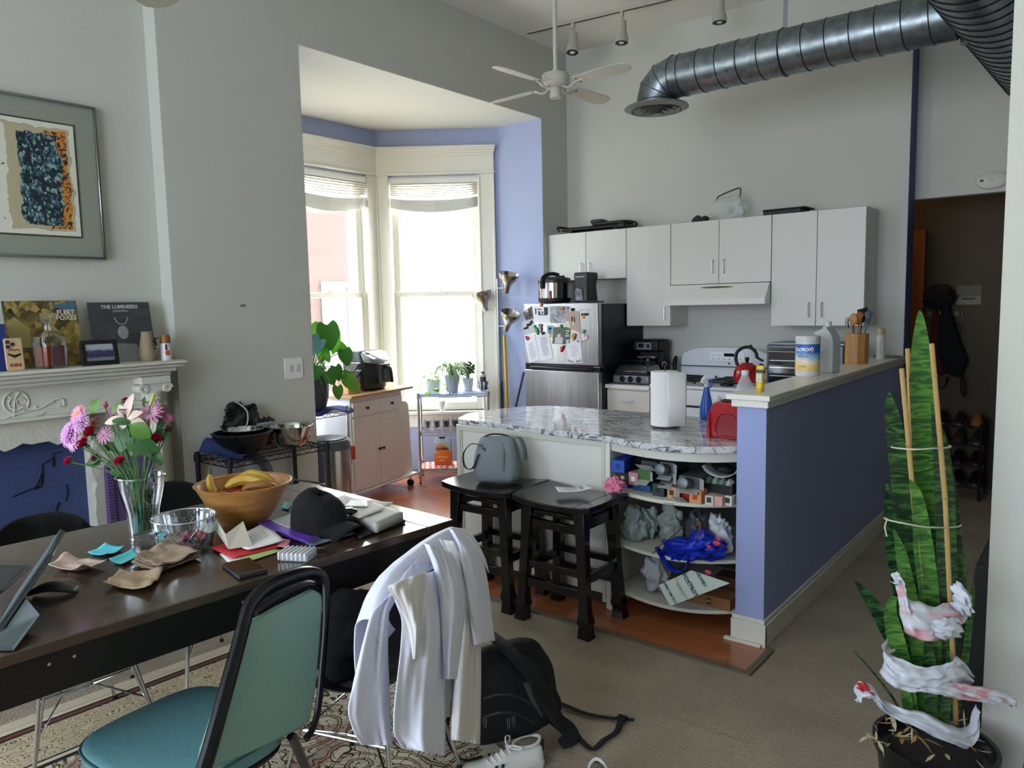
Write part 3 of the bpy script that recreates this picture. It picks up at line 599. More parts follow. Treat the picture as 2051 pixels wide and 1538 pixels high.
magnet('bus_magnet', 'yellow tram shaped magnet over the sky photo', 865, 245, '#a8763a', .01, 'bus')
magnet('magnet', 'black round pin magnet at the top of the tall tan photo', 1063, 270, '#16171d', .010, 'pin')
magnet('magnet', 'round orange fruit magnet on the small business card', 1262, 395, '#c98f1e', .012)
magnet('cactus_magnet', 'bright green cactus shaped magnet left of centre on the fridge', 420, 630, '#1f9a55', .01, [(-.0, -.012, .011), (-.004, .004, .010), (-.018, .012, .006), (-.016, .02, .006), (.004, -.024, .008)])
magnet('koala_magnet', 'striped grey and pink figure magnet beside the green cactus magnet', 480, 600, '#8f7f78', .01, [(0, .012, .011), (-.008, .018, .005), (.010, .016, .005), (.004, -.006, .010), (.003, -.02, .009)])
magnet('magnet', 'round green magnet on top of the hedge photo', 858, 568, '#1c8a3f', .011)
magnet('magnet', 'round green magnet above the smiley sticker', 1268, 662, '#3f9a5a', .011)
magnet('magnet', 'black pin magnet on the printed poem sheet', 530, 700, '#15161c', .010, 'pin')
magnet('heart_magnet', 'small dark red magnet on the tilted letter', 245, 785, '#a51f35', .01, [(-.008, .004, .008), (.008, 0, .008), (0, -.006, .008)])
magnet('pineapple_magnet', 'golden fruit shaped magnet above the leaf border card', 1085, 750, '#b98a1c', .01, [(-.006, .004, .010), (.006, .004, .010), (0, -.01, .010), (0, -.026, .005)])
magnet('glove_magnet', 'red glove shaped magnet low on the freezer door', 875, 980, '#c21f22', .01, [(.009, .012, .008), (.002, .0, .009), (-.005, -.012, .008), (-.008, .006, .005)])
p = on_fridge(*fq((1265, 770))[0])
T = thing('heart_sticker', 'pink round and heart sticker with a blue smiley at the right of the fridge', 'sticker', (p.x, FY-.0015, p.z))
hp = [(.016*16*math.sin(t)**3/16, .0011*(13*math.cos(t)-5*math.cos(2*t)-2*math.cos(3*t)-math.cos(4*t))) for t in [i*2*PI/40 for i in range(40)]]
Mh = Mx((0, 0, -.002), (PI/2, .5, 0), 2.2)
MB().prism([(x*1.12, y*1.12) for x, y in hp], 0, .0006, Mh).build('dark_outline', mat('#2b2640', .5), T)
MB().prism(hp, .0006, .0012, Mh).build('heart', mat('#e9cdd6', .5), T)
MB().lathe([(.011, .0013), (.011, .0022)], n=20, M=Mx((.008, 0, .005), (PI/2, 0, 0))).build('smiley', mat('#7f7ff0', .5), T)
m_ = MB()
for x, z in ((.005, .009), (.012, .008)): m_.ball((x, -.0024, z), (.0015, .0006, .0020), 8, 5)
m_.tube([(.003, -.0024, .002), (.008, -.0024, -.001), (.013, -.0024, .003)], .0008, 5, sm=3)
m_.build('face', mat('#241f50', .5), T)
m_ = MB(); [m_.box(-.02, -.006, -.0022, -.0014, .004-.006*i, .0055-.006*i) for i in range(3)]; m_.build('lettering', mat('#3b3550', .5), T, rot=(0, -.3, 0))
# on the fridge: pressure cooker and black coffee grinder/box
p = aty(1111, 604, 5.27); p.z = 1.573; r = wm(33, p)
T = thing('pressure_cooker', 'stainless steel pressure cooker with black lid on top of the fridge', 'pressure cooker', p)
MB().lathe([(r*.86, 0), (r*.97, .012), (r, .03), (r, .04)], n=48).build('base', BLACK, T)
MB().lathe([(r*.985, .04), (r*.985, .165)], n=48).build('body', STEEL2, T)
MB().lathe([(r*1.0, .165), (r*1.0, .185), (r*.98, .2), (r*.93, .207), (r*.5, .218), (.001, .222)], n=48).build('lid', mat('#2b2e31', .35), T)
MB().tube([(-.02, -r*1.02, .12), (-.02, -r*1.04, .19), (-.018, -r*.6, .235), (-.01, 0, .245), (.03, .03, .235)], [.02, .022, .016, .016, .012], 10, sm=4).build('lid_handle', BLACK, T)
MB().tube([(.0, -.02, .235), (.05, -.03, .225), (.10, -.03, .215), (.12, -.02, .218)], [.007, .006, .008, .011], 8, sm=3).build('steam_valve', BLACKG, T)
MB().box(.045, .062, -r*.99-.004, -r*.9, .03, .10).build('red_label', mat('#8c1f2b', .4), T)
p = aty(1174, 602, 5.30); p.z = 1.571; hw = wm(17, p)
T = thing('blender_base', 'narrow black kitchen appliance standing beside the pressure cooker on the fridge', 'appliance', p)
MB().add([(-hw*.95, -.08, 0), (hw*.95, -.08, 0), (hw*.95, .08, 0), (-hw*.95, .08, 0), (-hw*.82, -.07, .14), (hw*.82, -.07, .14), (hw*.82, .07, .14), (-hw*.82, .07, .14), (-hw, -.08, .21), (hw, -.08, .21), (hw, .08, .21), (-hw, .08, .21), (-hw*.95, -.075, .245), (hw*.95, -.075, .245), (hw*.95, .075, .245), (-hw*.95, .075, .245)],
   [(0, 3, 2, 1)]+[(i*4+j, i*4+(j+1) % 4, i*4+4+(j+1) % 4, i*4+4+j) for i in range(3) for j in range(4)]+[(12, 13, 14, 15)]).build('housing', mat('#111112', .4), T, bevel=.008)
MB().box(-hw*.75, hw*.55, -.083, -.078, .205, .212).build('silver_line', mat('#7a7a78', .3, .8), T)
MB().prism([(-hw*.7, .02), (hw*.3, .02), (hw*.2, .10), (-hw*.5, .12), (-hw*.8, .09)], 0, .004, Mx((0, -.079, 0), (PI/2, 0, 0))).build('carafe', mat('#1e1e20', .1), T)
MB().box(-hw*.5, 0, -.086, -.083, .025, .045).build('label_plate', mat('#8e8e8c', .5), T)
# ------------------------------------------------------------------ base cabinet, grill, coffee maker, stove, kettle, toaster oven
T = thing('base_cabinet', 'white base cabinet with a top drawer between fridge and stove', 'cabinet', (-3.045, 5.59, 0))
MB().box(-.195, .195, -.30, .31, .1, .868).build('body', CAB, T, sm=False)
d = MB().box(-.193, .193, -.320, -.301, .69, .855).build('drawer', CAB, T, bevel=.002, seg=1); MB().tube([(-.05, -.32, .775), (-.045, -.345, .772), (.045, -.345, .772), (.05, -.32, .775)], .005, 8).build('handle', CHROME, d)
d = MB().box(-.193, .193, -.320, -.301, .11, .68).build('door', CAB, T, bevel=.002, seg=1); handle(MB(), (.15, -.32, .58)).build('handle', CHROME, d)
T = MB().box(-3.243, -2.842, 5.245, 5.903, .87, .903).build('worktop', mat('#e3e3df', .3, var=.03), None, bevel=.003); tag(T, 'short white worktop between fridge and stove holding the grill', 'worktop')
p = V((-3.07, 5.43, .903))
p.x = -3.045
T = thing('contact_grill', 'silver countertop grill with three black knobs on the short white worktop', 'grill', p)
MB().prism([(-.165, -.12), (.165, -.12), (.165, .14), (-.165, .14)], .008, .075).build('base', mat('#8f9294', .3, .7), T, bevel=.012)
MB().prism([(-.15, -.11), (.15, -.11), (.15, .13), (-.15, .13)], .076, .10).build('grill_plate', BLACK, T, bevel=.004)
MB().add([(-.155, -.12, .10), (.155, -.12, .10), (.155, .13, .10), (-.155, .13, .10), (-.12, -.07, .15), (.12, -.07, .15), (.13, .11, .155), (-.13, .11, .155)], [(0, 3, 2, 1), (4, 5, 6, 7), (0, 1, 5, 4), (1, 2, 6, 5), (2, 3, 7, 6), (3, 0, 4, 7)]).build('lid', mat('#7b7d7d', .25, .9), T, bevel=.012)
for x in (-.075, 0, .075):
    k = MB().lathe([(.026, 0), (.024, .006)], n=20, M=Mx((x, -.12, .042), (PI/2, 0, 0))).build('knob', BLACK, T)
    MB().box(x-.004, x+.004, -.142, -.124, .024, .060).build('pointer', BLACK, k)
MB().tube([(-.15, .02, .175), (-.10, .0, .182), (.1, -.02, .180), (.17, -.02, .172)], .007, 8).build('lid_handle', BLACK, T)
p = V((-3.075, 5.72, .903))
T = thing('coffee_maker', 'black drip coffee maker with silver control panel behind the grill', 'coffee maker', p)
MB().box(-.115, .115, -.11, .10, 0, .035).box(-.115, .115, .0, .10, .035, .33).build('body', BLACK, T, bevel=.01)
MB().box(-.12, .12, -.11, .105, .245, .345).build('brew_head', BLACK, T, bevel=.018)
c = MB().box(-.075, .06, -.116, -.10, .262, .325).build('control_panel', mat('#8f9396', .3, .8), T, bevel=.003)
MB().box(-.06, -.01, -.119, -.113, .28, .315).build('display', mat('#11161a', .1), c)
MB().lathe([(.016, 0), (.015, .006)], n=16, M=Mx((.03, -.115, .295), (PI/2, 0, 0))).build('button', BLACK, c)
MB().lathe([(.06, .036), (.078, .06), (.08, .12), (.055, .17), (.058, .19)], (0, -.04, 0), n=28).build('carafe', mat('#1a1612', .05, trans=.3), T)
MB().box(-.075, .075, -.112, -.02, .19, .21).build('steel_band', STEEL2, T, bevel=.004)
# black mixer/plug hanging right of coffee maker
p = aty(1343, 728, 5.80); p.z = .903
T = thing('hand_blender', 'small black gadget with a curled cord beside the stove backguard', 'appliance', (-2.895, 5.79, .904))
MB().tube([(.0, 0, 0), (.0, 0, .10), (.005, 0, .16), (.02, -.01, .20)], [.022, .016, .020, .012], 10, sm=3).build('body', BLACK, T)
MB().tube([(-.01, 0, .12), (-.045, 0, .15), (-.05, 0, .11), (-.02, -.01, .07), (-.03, 0, .03)], .003, 6, sm=5).build('cord', BLACK, T)
# stove
SX0, SX1 = -2.835, -2.075; sc_ = (SX0+SX1)/2
T = thing('gas_stove', 'white freestanding gas stove with rounded backguard and black grates', 'stove', (sc_, 5.55, 0)); a = (SX1-SX0)/2; SW = mat('#dfe3e6', .22, var=.01)
MB().box(-a, a, -.27, .33, .1, .90).build('body', SW, T, bevel=.004)
MB().box(-a, a, -.31, .34, .90, .925).build('cooktop', SW, T, bevel=.008)
prof = [(-a, .925), (-a, 1.09), (-a+.02, 1.135), (-a+.10, 1.17), (-.15, 1.187), (.15, 1.187), (a-.10, 1.17), (a-.02, 1.135), (a, 1.09), (a, .925)]
b_ = MB().prism(prof, -.34, -.235, Mx((0, 0, 0), (PI/2, 0, 0))).build('backguard', SW, T, bevel=.012, seg=3)
MB().box(-.37, .37, .205, .235, 1.03, 1.036).build('trim_line', mat('#2b2f33', .4), b_)
c = MB().box(-.12, .17, .229, .236, 1.075, 1.150).build('control_panel', mat('#eef1f3', .3, var=0), b_, bevel=.006)
MB().box(.0, .085, .226, .230, 1.115, 1.140).build('clock_display', mat('#12161b', .1), c)
m_ = MB(); [m_.box(-.10+.045*i, -.08+.045*i, .2275, .229, 1.09, 1.096) for i in range(6)]; [m_.box(-.105+.03*i, -.09+.03*i, .2275, .229, 1.12, 1.124) for i in range(3)]; m_.build('printed_marks', mat('#8b939b', .5), c)
MB().text('e', .035, Mx((.04, .2335, 1.06), (PI/2, 0, 0)), .0005, bold=.001).build('logo', mat('#2a2e33', .4), b_)
for gx in (-.19, .19):
    m_ = MB()
    for y in (-.24, -.10, .04, .17):
        m_.tube([(gx-.16, y, .935), (gx-.15, y, .955), (gx+.15, y, .955), (gx+.16, y, .935)], .007, 6)
    for x in (-.15, 0, .15): m_.tube([(gx+x, -.25, .950), (gx+x, .18, .950)], .007, 6)
    m_.build('grate', BLACK, T)
    for y in (-.16, .10): MB().lathe([(.05, .925), (.048, .94), (.03, .945)], (gx, y, 0), n=20).build('burner', BLACK, T)
d = MB().box(-a+.01, a-.01, -.31, -.272, .22, .76).build('oven_door', SW, T, bevel=.006)
MB().box(-.24, .24, -.314, -.309, .36, .62).build('oven_window', BLACKG, d)
MB().tube([(-.32, -.31, .70), (-.32, -.355, .70), (.32, -.355, .70), (.32, -.31, .70)], .011, 8).build('oven_handle', SW, d)
MB().box(-a+.005, a-.005, -.30, -.27, .775, .895).build('front_panel', SW, T, bevel=.006)
MB().box(-a+.01, a-.01, -.3015, -.30, .762, .774).build('dark_gap', BLACK, T)
for x in (-.30, -.18, .18, .30): MB().lathe([(.026, 0), (.024, .02), (.008, .028)], n=18, M=Mx((x, -.30, .84), (PI/2, 0, 0))).build('knob', SW, T)
# kettle
p = aty(1500, 768, 5.33); p.z = .962; p = V((-2.10, 5.36, .962)); r = .098
T = thing('kettle', 'glossy red kettle with black loop handle on the stove', 'kettle', p); RED = mat('#a5141a', .15, var=.02, coat=.5)
MB().lathe([(r*.86, 0), (r*.97, .015), (r, .045), (r*.95, .085), (r*.75, .118), (r*.45, .135)], n=40).build('body', RED, T)
l_ = MB().lathe([(r*.45, .134), (r*.40, .142), (.001, .147)], n=28).build('lid', RED, T); MB().lathe([(.008, .145), (.014, .158), (.017, .17), (.012, .182), (.001, .185)], n=16).build('knob', BLACK, l_)
MB().tube([(-.072, 0, .12), (-.085, 0, .17), (-.075, 0, .22), (-.03, 0, .252), (.02, 0, .255), (.06, 0, .225), (.075, 0, .18)], .012, 10, sm=4).build('handle', BLACK, T)
MB().tube([(.0, 0, .255), (.03, 0, .272), (.035, 0, .262)], .006, 8).build('trigger', BLACK, T)
MB().tube([(.07, 0, .185), (.105, 0, .165), (.12, 0, .16)], [.010, .009, .008], 8).build('grip_tip', BLACK, T)
MB().tube([(.06, -.01, .08), (.10, -.015, .115), (.118, -.015, .135)], [.022, .017, .013], 12).build('spout', BLACK, T)
# worktop right of the stove and toaster oven
T = thing('base_cabinet', 'white base cabinet under the toaster oven against the low wall', 'cabinet', (-1.69, 5.59, 0))
MB().box(-.375, .375, -.30, .31, .1, .868).build('body', CAB, T, sm=False)
for x in (-.19, .19): d = MB().box(x-.18, x+.18, -.32, -.301, .11, .855).build('door', CAB, T, bevel=.002, seg=1); handle(MB(), (x*.2, -.32, .75)).build('handle', CHROME, d)
T = MB().box(-2.07, -1.312, 5.245, 5.903, .87, .903).build('worktop', mat('#e3e3df', .3, var=.03), None, bevel=.003); tag(T, 'white worktop in the corner under the toaster oven', 'worktop')
T = thing('toaster_oven', 'black and steel toaster oven in the corner behind the cleaning bottles', 'toaster oven', (-1.71, 5.58, .903)); a = .265
MB().box(-a, a, -.17, .20, .02, .335).build('body', mat('#5c6066', .35, .6), T, bevel=.008)
MB().box(-a, a, -.175, .20, .336, .345).build('top_rim', mat('#7d8388', .3, .7), T)
d = MB().box(-a+.02, a-.12, -.19, -.172, .05, .31).build('glass_door', mat('#0c0f14', .05, coat=.5), T, bevel=.004)
MB().tube([(-a+.03, -.19, .285), (-a+.03, -.215, .285), (a-.13, -.215, .285), (a-.13, -.19, .285)], .007, 8).build('handle', CHROME, d)
for z in (.11, .17, .22): MB().box(-a+.03, a-.13, -.192, -.190, z, z+.004).build('rack_bar', CHROME, d)
for z in (.10, .18, .26): MB().lathe([(.02, 0), (.018, .015)], n=16, M=Mx((a-.06, -.172, z), (PI/2, 0, 0))).build('knob', BLACK, T)
for x in (-.2, .2): MB().box(x-.02, x+.02, -.12, .12, 0, .02).build('foot', BLACK, T)
# ================================================================== ISLAND, STOOLS, LOW WALL THINGS
IS = '#dcdbd0'
T = thing('kitchen_island', 'white kitchen island cabinet with open curved shelves at its right end', 'cabinet', (0, 0, 0))
ISL = mat(IS, .45, var=.02, vs=3)
# outline of the curved end seen from above
def arc(off=0, n=30):   # curved front of the shelf end: from (-1.945, 3.20) bulging, then back to the low wall
    return [(-1.945+.630*t, 3.20-.07*math.sin(PI*t*.95)+.09*t**5+off) for t in [i/n for i in range(n+1)]]
MB().box(-2.985, -1.975, 3.205, 3.215, .07, .855).box(-2.985, -1.975, 3.215, 3.80, .07, .855).build('body', ISL, T, sm=False)
m_ = MB().box(-2.992, -2.965, 3.190, 3.205, .03, .87).box(-1.998, -1.975, 3.188, 3.205, .03, .87).box(-2.965, -1.998, 3.190, 3.205, .838, .87).box(-2.965, -2.955, 3.196, 3.205, .03, .838)
m_.build('face_frame', mat('#c9c9bb', .5, var=.03), T, bevel=.002, seg=1)
MB().box(-1.972, -1.945, 3.185, 3.80, .0, .87).box(-1.960, -1.925, 3.178, 3.205, 0, .03).build('end_post', ISL, T, bevel=.002, seg=1)
MB().box(-2.985, -1.975, 3.235, 3.78, .0, .07).build('plinth', mat('#3a2c22', .7), T, sm=False)
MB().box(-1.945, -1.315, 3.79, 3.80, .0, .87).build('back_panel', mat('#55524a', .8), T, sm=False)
for nm, z0, z1 in (('shelf', .105, .122), ('shelf', .345, .362), ('shelf', .612, .630), ('top_rail', .822, .870)):
    poly = arc(-.0)+[(-1.315, 3.79), (-1.945, 3.79)] if nm == 'shelf' else arc()+[(x, y+.02) for x, y in arc()[::-1]]
    MB().prism(poly, z0, z1).build(nm, mat('#d0cfc2', .5, var=.03), T, bevel=.002, seg=1)
MB().tube([(-1.72, 3.30, .63), (-1.70, 3.30, .82)], .006, 8).build('shelf_rod', mat('#b8b8b0', .4), T)
# marble worktop
poly = [(-3.03, 3.27), (-3.015, 3.235), (-2.98, 3.215), (-2.6, 3.195)]+[(x, y-.035) for x, y in arc()]+[(-1.313, 3.985), (-2.75, 3.985), (-2.88, 3.95), (-2.98, 3.86), (-3.06, 3.70), (-3.09, 3.50), (-3.085, 3.38)]
T = MB().prism(poly, .868, .900).build('island_worktop', MARBLE, None, bevel=.004); tag(T, 'white and grey marble worktop of the island with rounded corners', 'worktop')
# stools
def stool(x, y, rz, label):
    T = thing('bar_stool', label, 'stool', (x, y, 0), rz, 'black saddle stools along the island'); hw, hd, h = .24, .18, .615
    def seat_fn(z):
        return lambda u, v: V(((u-.5)*2*hw, (v-.5)*2*hd, z+.018*((u-.5)*2)**2))
    m_ = MB(); n = 14; top = []; bot = []
    def rr(u, v):  # rounded rectangle mapping
        x_ = (u-.5)*2; y_ = (v-.5)*2; return x_*hw*(1-.035*abs(y_)**6), y_*hd*(1-.045*abs(x_)**6)
    vs = []; 
    for zoff in (0, -.032):
        for j in range(7):
            for i in range(n+1):
                x_, y_ = rr(i/n, j/6); vs.append((x_*(1 if zoff == 0 else .985), y_*(1 if zoff == 0 else .985), h+zoff+.020*(x_/hw)**2))
    fs = []; N = 7*(n+1)
    for j in range(6):
        for i in range(n):
            a = j*(n+1)+i; fs.append((a, a+1, a+n+2, a+n+1)); fs.append((N+a, N+a+n+1, N+a+n+2, N+a+1))
    for i in range(n): fs.append((i, N+i, N+i+1, i+1)); a = 6*(n+1)+i; fs.append((a, a+1, N+a+1, N+a))
    for j in range(6): a = j*(n+1); fs.append((a, a+n+1, N+a+n+1, N+a)); a += n; fs.append((a, N+a, N+a+n+1, a+n+1))
    s_ = m_.add(vs, fs).build('seat', BLACKWOOD, T, bevel=.004)
    MB().box(hw-.10, hw-.098, -hd+.003, hd-.003, .0, .0012).build('seat_joint', mat('#000000', .9, var=0), s_, loc=(0, 0, h+.0065))
    for sx in (-1, 1):
        for sy in (-1, 1):
            top_ = V((sx*.155, sy*.125, h-.02)); b_ = V((sx*.192, sy*.150, 0)); d = b_-top_; w_ = .054
            pr = []
            for t, k in ((0, 1.15), (.25, .95), (.6, .9), (.80, .95), (.86, 1.22), (.88, 1.22), (.90, 1.0), (.95, 1.12), (1, 1.22)):
                c = top_+d*t; ww = w_*k/2; pr.append([c+V((-ww, -ww*.9, 0)), c+V((ww, -ww*.9, 0)), c+V((ww, ww*.9, 0)), c+V((-ww, ww*.9, 0))])
            MB().rings(pr).build('leg', BLACKWOOD, T, bevel=.003)
    def at_(sx, sy, z): t = (h-.02-z)/(h-.02); return V((sx*(.155+.037*t), sy*(.125+.025*t), z))
    for sy in (-1, 1):
        MB().beam(at_(-1, sy, .20), at_(1, sy, .20), .026, .042).build('stretcher', BLACKWOOD, T, bevel=.002)
        MB().beam(at_(-1, sy, .555), at_(1, sy, .555), .020, .020).beam(at_(-1, sy, .50), at_(1, sy, .50), .028, .040).build('apron', BLACKWOOD, T, bevel=.002)
        MB().beam(at_(-1, sy, .295), at_(1, sy, .295), .024, .034).build('rail', BLACKWOOD, T, bevel=.002)
    for sx in (-1, 1):
        MB().beam(at_(sx, -1, .27), at_(sx, 1, .27), .026, .042).build('stretcher', BLACKWOOD, T, bevel=.002)
        MB().beam(at_(sx, -1, .53), at_(sx, 1, .53), .026, .055).build('apron', BLACKWOOD, T, bevel=.002)
    return T
stool(-2.545, 3.005, .03, 'black wooden stool at the left with the grey cooler bag on its seat')
stool(-2.055, 2.990, -.02, 'black wooden stool nearer the low wall with a receipt on its seat')
# cooler bag on the left stool
GB = mat('#7d878c', .8, var=.08, vs=12, bump=.35, bs=16); GB2 = mat('#5c6469', .85, var=.1)
T = thing('cooler_bag', 'slate grey fabric lunch cooler bag with handles on the left stool', 'bag', (-2.545, 3.03, .632), .45)
rs = []
for z, a, b_, sq in ((0, .112, .080, 5), (.008, .122, .088, 5), (.06, .122, .088, 5), (.12, .116, .082, 5), (.165, .110, .074, 4), (.20, .100, .056, 4), (.222, .090, .036, 3), (.236, .078, .016, 3)):
    ring = []
    for i in range(36):
        t = i*2*PI/36; ct, st = math.cos(t), math.sin(t); k = (abs(ct)**sq+abs(st)**sq)**(-1/sq); wv = 1+.075*mn.noise(V((ct*2.6, st*2.6, z*17)))
        ring.append(V((a*ct*k*wv, b_*st*k*wv, z)))
    rs.append(ring)
b_ = MB().rings(rs).build('bag_body', GB, T, sub=1, ang=50)
MB().tube([(-.085, -.005, .222), (-.03, -.012, .245), (.03, .01, .24), (.08, .004, .222), (.102, .0, .17)], .005, 6, sm=4).build('zip', mat('#23282b', .6), T)
MB().tube([(-.07, -.055, .19), (-.12, -.085, .205), (-.165, -.08, .15), (-.16, -.075, .08), (-.115, -.085, .075), (-.08, -.078, .15)], .013, 8, sm=5, flat=.22).build('handle', GB2, T)
MB().tube([(.05, .04, .20), (.115, .02, .225), (.15, -.015, .17), (.155, -.02, .115)], .013, 8, sm=4, flat=.25).build('handle', GB2, T)
MB().tube([(.03, -.048, .21), (.045, -.085, .15), (.05, -.092, .06)], [.016, .014, .004], 8, sm=4, flat=.25).build('flap_strap', GB, T)
MB().tube([(-.06, -.068, .175), (-.045, -.073, .165), (-.05, -.073, .18), (-.062, -.07, .185)], .002, 6, closed=True).build('ring', BLACK, T)
# receipt
T = thing('receipt', 'curled white till receipt with a round logo on the right stool', 'receipt', (-2.06, 3.03, .640), -.75)
m_ = MB().grid(lambda u, v: V(((u-.5)*.09, (v-.5)*.17, .003+.022*(2*v-1)**2*(.6 if v > .5 else .3)+.012*(u-.5)*(v-.5))), 4, 12).build('sheet', PAPER, T, solid=.0006)
MB().tube([(.018*math.cos(t*PI/8)-.005, .045+.012*math.sin(t*PI/8), .0078) for t in range(16)], .0016, 5, closed=True).build('logo', mat('#2a2a2c', .6), T)
m_ = MB(); [m_.box(-.03, .02+.012*(i % 2), .01-.013*i, .013-.013*i, .0055, .0060) for i in range(5)]; m_.build('printed_lines', mat('#8a8a8a', .7), T)
# pink scrunchie/pouch on right stool edge
p = V((-1.865, 3.115, .665))
T = MB(); lump(T, (0, 0, 0), (.058, .05, .042), .35, 3.2, seed=9, flat=.035); T = T.build('hair_scrunchie', mat('#d97f98', .85, var=.15, vs=40, bump=.5, bs=30), None, loc=(-1.868, 3.10, .674)); tag(T, 'crumpled pink fabric scrunchie on the corner of the right stool', 'scrunchie')
# ------------------------------------------------------------------ boxes on the shelf
def capbox(px, py, z, w_, d_, h_, col, label, rz=0, flap=None, emblem=None, y=None, can=False):
    p = at(px, py, z) if y is None else aty(px, py, y); p.z = z
    T = thing('capsule_box', label, 'box', p, rz)
    MB().box(-w_/2, w_/2, 0, d_, 0, h_).build('carton', mat(col, .55, var=.04), T, bevel=.001, seg=1)
    if emblem:
        e = MB()
        if emblem[1] == 'sq': e.box(-.011, .011, -.0012, 0, h_*.3, h_*.3+.024)
        elif emblem[1] == 'star': e.add([(.016*math.sin(k*PI/5)*(1 if k % 2 else .5), -.001, h_*.5+.013*math.cos(k*PI/5)*(1 if k % 2 else .5)) for k in range(10)], [tuple(range(10))])
        else: e.box(-w_*.4, w_*.4, -.001, 0, h_*.7, h_*.76).box(-w_*.3, w_*.35, -.001, 0, h_*.15, h_*.22)
        e.build('emblem', mat(emblem[0], .5), T)
    if flap:
        f = MB().use(mat('#aeb0ac', .6, var=.03))
        f.add([(-w_/2, 0, 0), (w_/2, 0, 0), (w_/2, -.06, .035+.0*h_), (-w_/2, -.06, .035)], [(0, 1, 2, 3)]) if flap == 'low' else f.add([(w_/2, 0, 0), (w_/2, 0, h_), (w_/2+.045, -.055, h_+.005), (w_/2+.045, -.055, .012)], [(0, 1, 2, 3)])
        if flap == 'both': f.add([(-w_/2, 0, 0), (w_/2, 0, 0), (w_/2+.01, -.055, -.012), (-w_/2+.01, -.055, -.012)], [(0, 1, 2, 3)])
        f.build('flap', None, T, solid=.0012, sm=False, label='open grey-white flap')
    if can:
        MB().lathe([(.026, 0), (.027, .004), (.027, .05), (.024, .052)], n=24, M=Mx((0, -.02, h_/2), (PI/2-.2, 0, 0))).build('tin', mat('#6a6e72', .45, .6), T)
    return T
zs = .631; D_ = .17
# front faces lie on the shelf's curved edge: (px centre, row height index, colour)
h1 = .058
Yf = 3.235
capbox(1247, 990, zs, .060, D_, .024, '#2457a8', 'flat blue carton at the bottom left of the box shelf', y=Yf)
capbox(1247, 960, zs+.026, .060, D_, .060, '#3a2a26', 'dark brown carton with a small white star, second from the bottom at the left', y=Yf-.01, emblem=('#d9d6d0', 'star'))
capbox(1238, 930, zs+.088, .064, D_, .062, '#1f4fae', 'bright blue carton tilted out at the top left of the box shelf', y=Yf-.05, rz=.18, emblem=('#16357c', 'sq'))
capbox(1268, 965, zs+.03, .055, D_, .064, '#b78787', 'dusty pink carton with a white square label on the box shelf', y=Yf-.03, rz=-.1, emblem=('#e7e2df', 'sq'))
capbox(1285, 990, zs, .095, D_, .030, '#24598f', 'wide mid blue carton under the open flaps at the bottom of the stack', y=Yf-.0, rz=.04)
capbox(1290, 945, zs+.062, .07, D_, .050, '#3f6b38', 'green carton with an open white flap beside the pink carton', y=Yf-.02, flap='both', rz=-.05)
capbox(1300, 918, zs+.115, .085, D_, .045, '#3b4046', 'dark carton with a barcode flap on the top row of the box shelf', y=Yf-.03, flap='low', emblem=('#222222', 'bar'))
capbox(1335, 930, zs+.10, .07, D_, .06, '#5e6264', 'open grey carton holding a black tin on the top row', y=Yf-.01, flap='both', can=True)
capbox(1318, 995, zs, .062, D_, .060, '#2d3c37', 'dark green grey carton with a small black emblem at the bottom of the shelf', y=Yf-.05, emblem=('#1a211f', 'sq'))
capbox(1345, 995, zs, .045, D_, .055, '#c79a72', 'tan carton mostly hidden behind a hanging white flap', y=Yf-.055, emblem=('#4a3020', 'sq'), flap='both')
capbox(1335, 965, zs+.062, .065, D_, .055, '#35403c', 'dark green carton with folded flap in the middle row', y=Yf-.02, flap='both')
capbox(1367, 1000, zs, .058, D_, .052, '#b3221f', 'bright red carton at the bottom of the box shelf', y=Yf-.075, flap='low')
capbox(1392, 1005, zs, .060, D_, .062, '#d99a5e', 'orange tan carton with a red square emblem on the box shelf', y=Yf-.075, emblem=('#c8441f', 'sq'))
capbox(1380, 970, zs+.064, .105, D_, .055, '#4a4d4f', 'open grey carton with silver tins above the orange carton', y=Yf-.06, flap='both', can=True)
capbox(1420, 1006, zs, .040, D_, .045, '#cfc9b6', 'cream carton with a dark tree print, left of the pale pink carton', y=Yf-.07, emblem=('#2f4238', 'sq'))
capbox(1437, 1008, zs, .045, D_, .045, '#d3a29c', 'pale pink carton between two cream cartons at the right of the shelf', y=Yf-.06)
capbox(1457, 1010, zs, .040, D_, .045, '#d5d0c0', 'cream carton with a dark tree print against the low wall', y=Yf-.03, emblem=('#2f4238', 'sq'))
p = V((-1.385, 3.33, .676))
T = thing('egg_carton', 'open dark box with pale rounded packs on top of the small cartons', 'box', (-1.405, 3.225, .677))
MB().box(-.08, .08, 0, .14, 0, .004).box(-.08, -.076, 0, .14, .004, .05).box(.076, .08, 0, .14, .004, .05).box(-.076, .076, .136, .14, .004, .05).box(-.076, .076, 0, .004, .004, .04).build('tray', mat('#1c1c1c', .6), T)
for i in range(4): m_ = MB(); lump(m_, (-.05+.034*i, .045, .035), (.018, .04, .03), .15, 3, seed=i, n=16, m_=10); m_.build('pack', mat('#a9b0a6' if i % 2 else '#6f8a78', .5), T)
T = thing('plastic_tray', 'grey white plastic tray and black pack tucked under the shelf top at the low wall', 'tray', (-1.40, 3.25, .745))
MB().grid(lambda u, v: V(((u-.5)*.17, v*.12, .045-.045*math.sin(PI*u)**.6)), 12, 3).build('liner', mat('#b6bab6', .5), T, solid=.002)
MB().ball((0, .05, .035), (.045, .04, .022), 14, 8).build('black_pack', BLACK, T)
